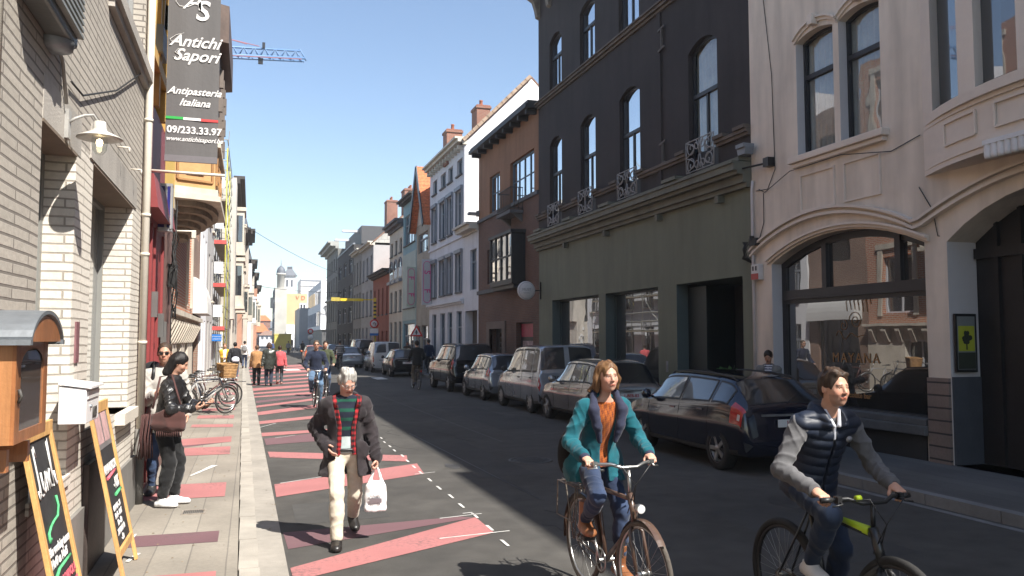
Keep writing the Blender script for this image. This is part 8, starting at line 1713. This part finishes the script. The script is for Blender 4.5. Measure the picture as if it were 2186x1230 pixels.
# ---------------------------------------------------------------- thin spring haze over the long street
hz = MB().box(-120, 120, -55, 420, -1.1, 42).build('haze', bpy.data.materials.new('haze_air')); tag(hz, kind='stuff')
hm = hz.data.materials[0]; hm.use_nodes = True; hn = hm.node_tree; hn.nodes.remove(hn.nodes['Principled BSDF']); pv = hn.nodes.new('ShaderNodeVolumePrincipled'); pv.inputs['Density'].default_value = .0006; pv.inputs['Color'].default_value = (.86, .92, 1, 1); pv.inputs['Anisotropy'].default_value = .2
hn.links.new(pv.outputs[0], hn.nodes['Material Output'].inputs['Volume'])
# ---------------------------------------------------------------- put every building's Empty at the building's base
for o in [o for o in S.objects if o.type == 'EMPTY' and not o.parent and tuple(o.location) == (0, 0, 0) and o.children]:
    vs = [c.matrix_basis @ Vector(v) for c in o.children if c.type == 'MESH' for v in c.bound_box]
    if not vs: continue
    x0, x1 = min(v.x for v in vs), max(v.x for v in vs); y0, y1 = min(v.y for v in vs), max(v.y for v in vs)
    p = Vector(((x0 + x1) / 2, (y0 + y1) / 2, max(0, min(v.z for v in vs)))); o.location = p
    for c in o.children: c.location = Vector(c.location) - p

# ---------------------------------------------------------------- pieces that could be counted become parts of their own
SPLIT = set("window_hood plinth upper_sill sill_band bracket grey_panel side_window window_trim tail_lamp headlamp reversing_lamp door_handle wing_mirror stone_window_surround cornice_bracket cornice_block bay balcony wall_lamp window strip_window lintel soffit door_pane menu_sheet yellow_bloom deck_planks white_sheet red_toe_board roof_beam bay_panel_mould bay_pier bay_window pane panel_mould timber_frame pilaster_strip bay_balcony_wall stone_door_surround crate wheel roof_rail strap stone_quoins wall_anchor white_plate trim grip_tape side_panel sill arch_window verge_tiles carved_corbel bay_moulding bay_panelling red_tie trolley mullion hall_wall open_door pipework flag_stripe wall_pilaster bumper_trim sill_trim brake_lever tower_roof square_tower lower_wall wall ledge printed_block window_bars black_band gable_wall arch_surround chimney_pot door_seam crankset".split())
def islands(me):
    n = len(me.vertices); par = list(range(n))
    def f(a):
        while par[a] != a: par[a] = par[par[a]]; a = par[a]
        return a
    for p in me.polygons:
        v = p.vertices; r = f(v[0])
        for k in v[1:]: par[f(k)] = r
    d = {}
    for p in me.polygons: d.setdefault(f(p.vertices[0]), []).append(p.index)
    out = []
    for ps in d.values():
        co = [me.vertices[k].co for q in ps for k in me.polygons[q].vertices]; out.append([ps, [min(c[i] for c in co) for i in range(3)], [max(c[i] for c in co) for i in range(3)]])
    ch = True
    while ch:
        ch = False
        for i in range(len(out)):
            for j in range(len(out) - 1, i, -1):
                A, B = out[i], out[j]
                if all(A[1][k] <= B[2][k] + .012 and B[1][k] <= A[2][k] + .012 for k in range(3)): A[0] += B[0]; A[1] = [min(a, b) for a, b in zip(A[1], B[1])]; A[2] = [max(a, b) for a, b in zip(A[2], B[2])]; out.pop(j); ch = True
    return out
for o in [o for o in S.objects if o.type == 'MESH' and o.parent and o.name.split('.')[0] in SPLIT and len(o.data.polygons) < 4000]:
    isl = islands(o.data)
    if not 1 < len(isl) <= 40: continue
    me = o.data; V = [tuple(v.co) for v in me.vertices]; nm = o.name.split('.')[0]
    for k, (ps, _, _) in enumerate(isl):
        vs = sorted({v for q in ps for v in me.polygons[q].vertices}); ix = {v: i for i, v in enumerate(vs)}; m2 = bpy.data.meshes.new(nm); m2.from_pydata([V[v] for v in vs], [], [[ix[v] for v in me.polygons[q].vertices] for q in ps])
        for m in me.materials: m2.materials.append(m)
        for p2, q in zip(m2.polygons, ps): p2.material_index = me.polygons[q].material_index; p2.use_smooth = me.polygons[q].use_smooth
        if k == 0: first = m2
        else:
            c = o.copy(); c.data = m2; COL.objects.link(c); c.parent = o.parent
    o.data = first
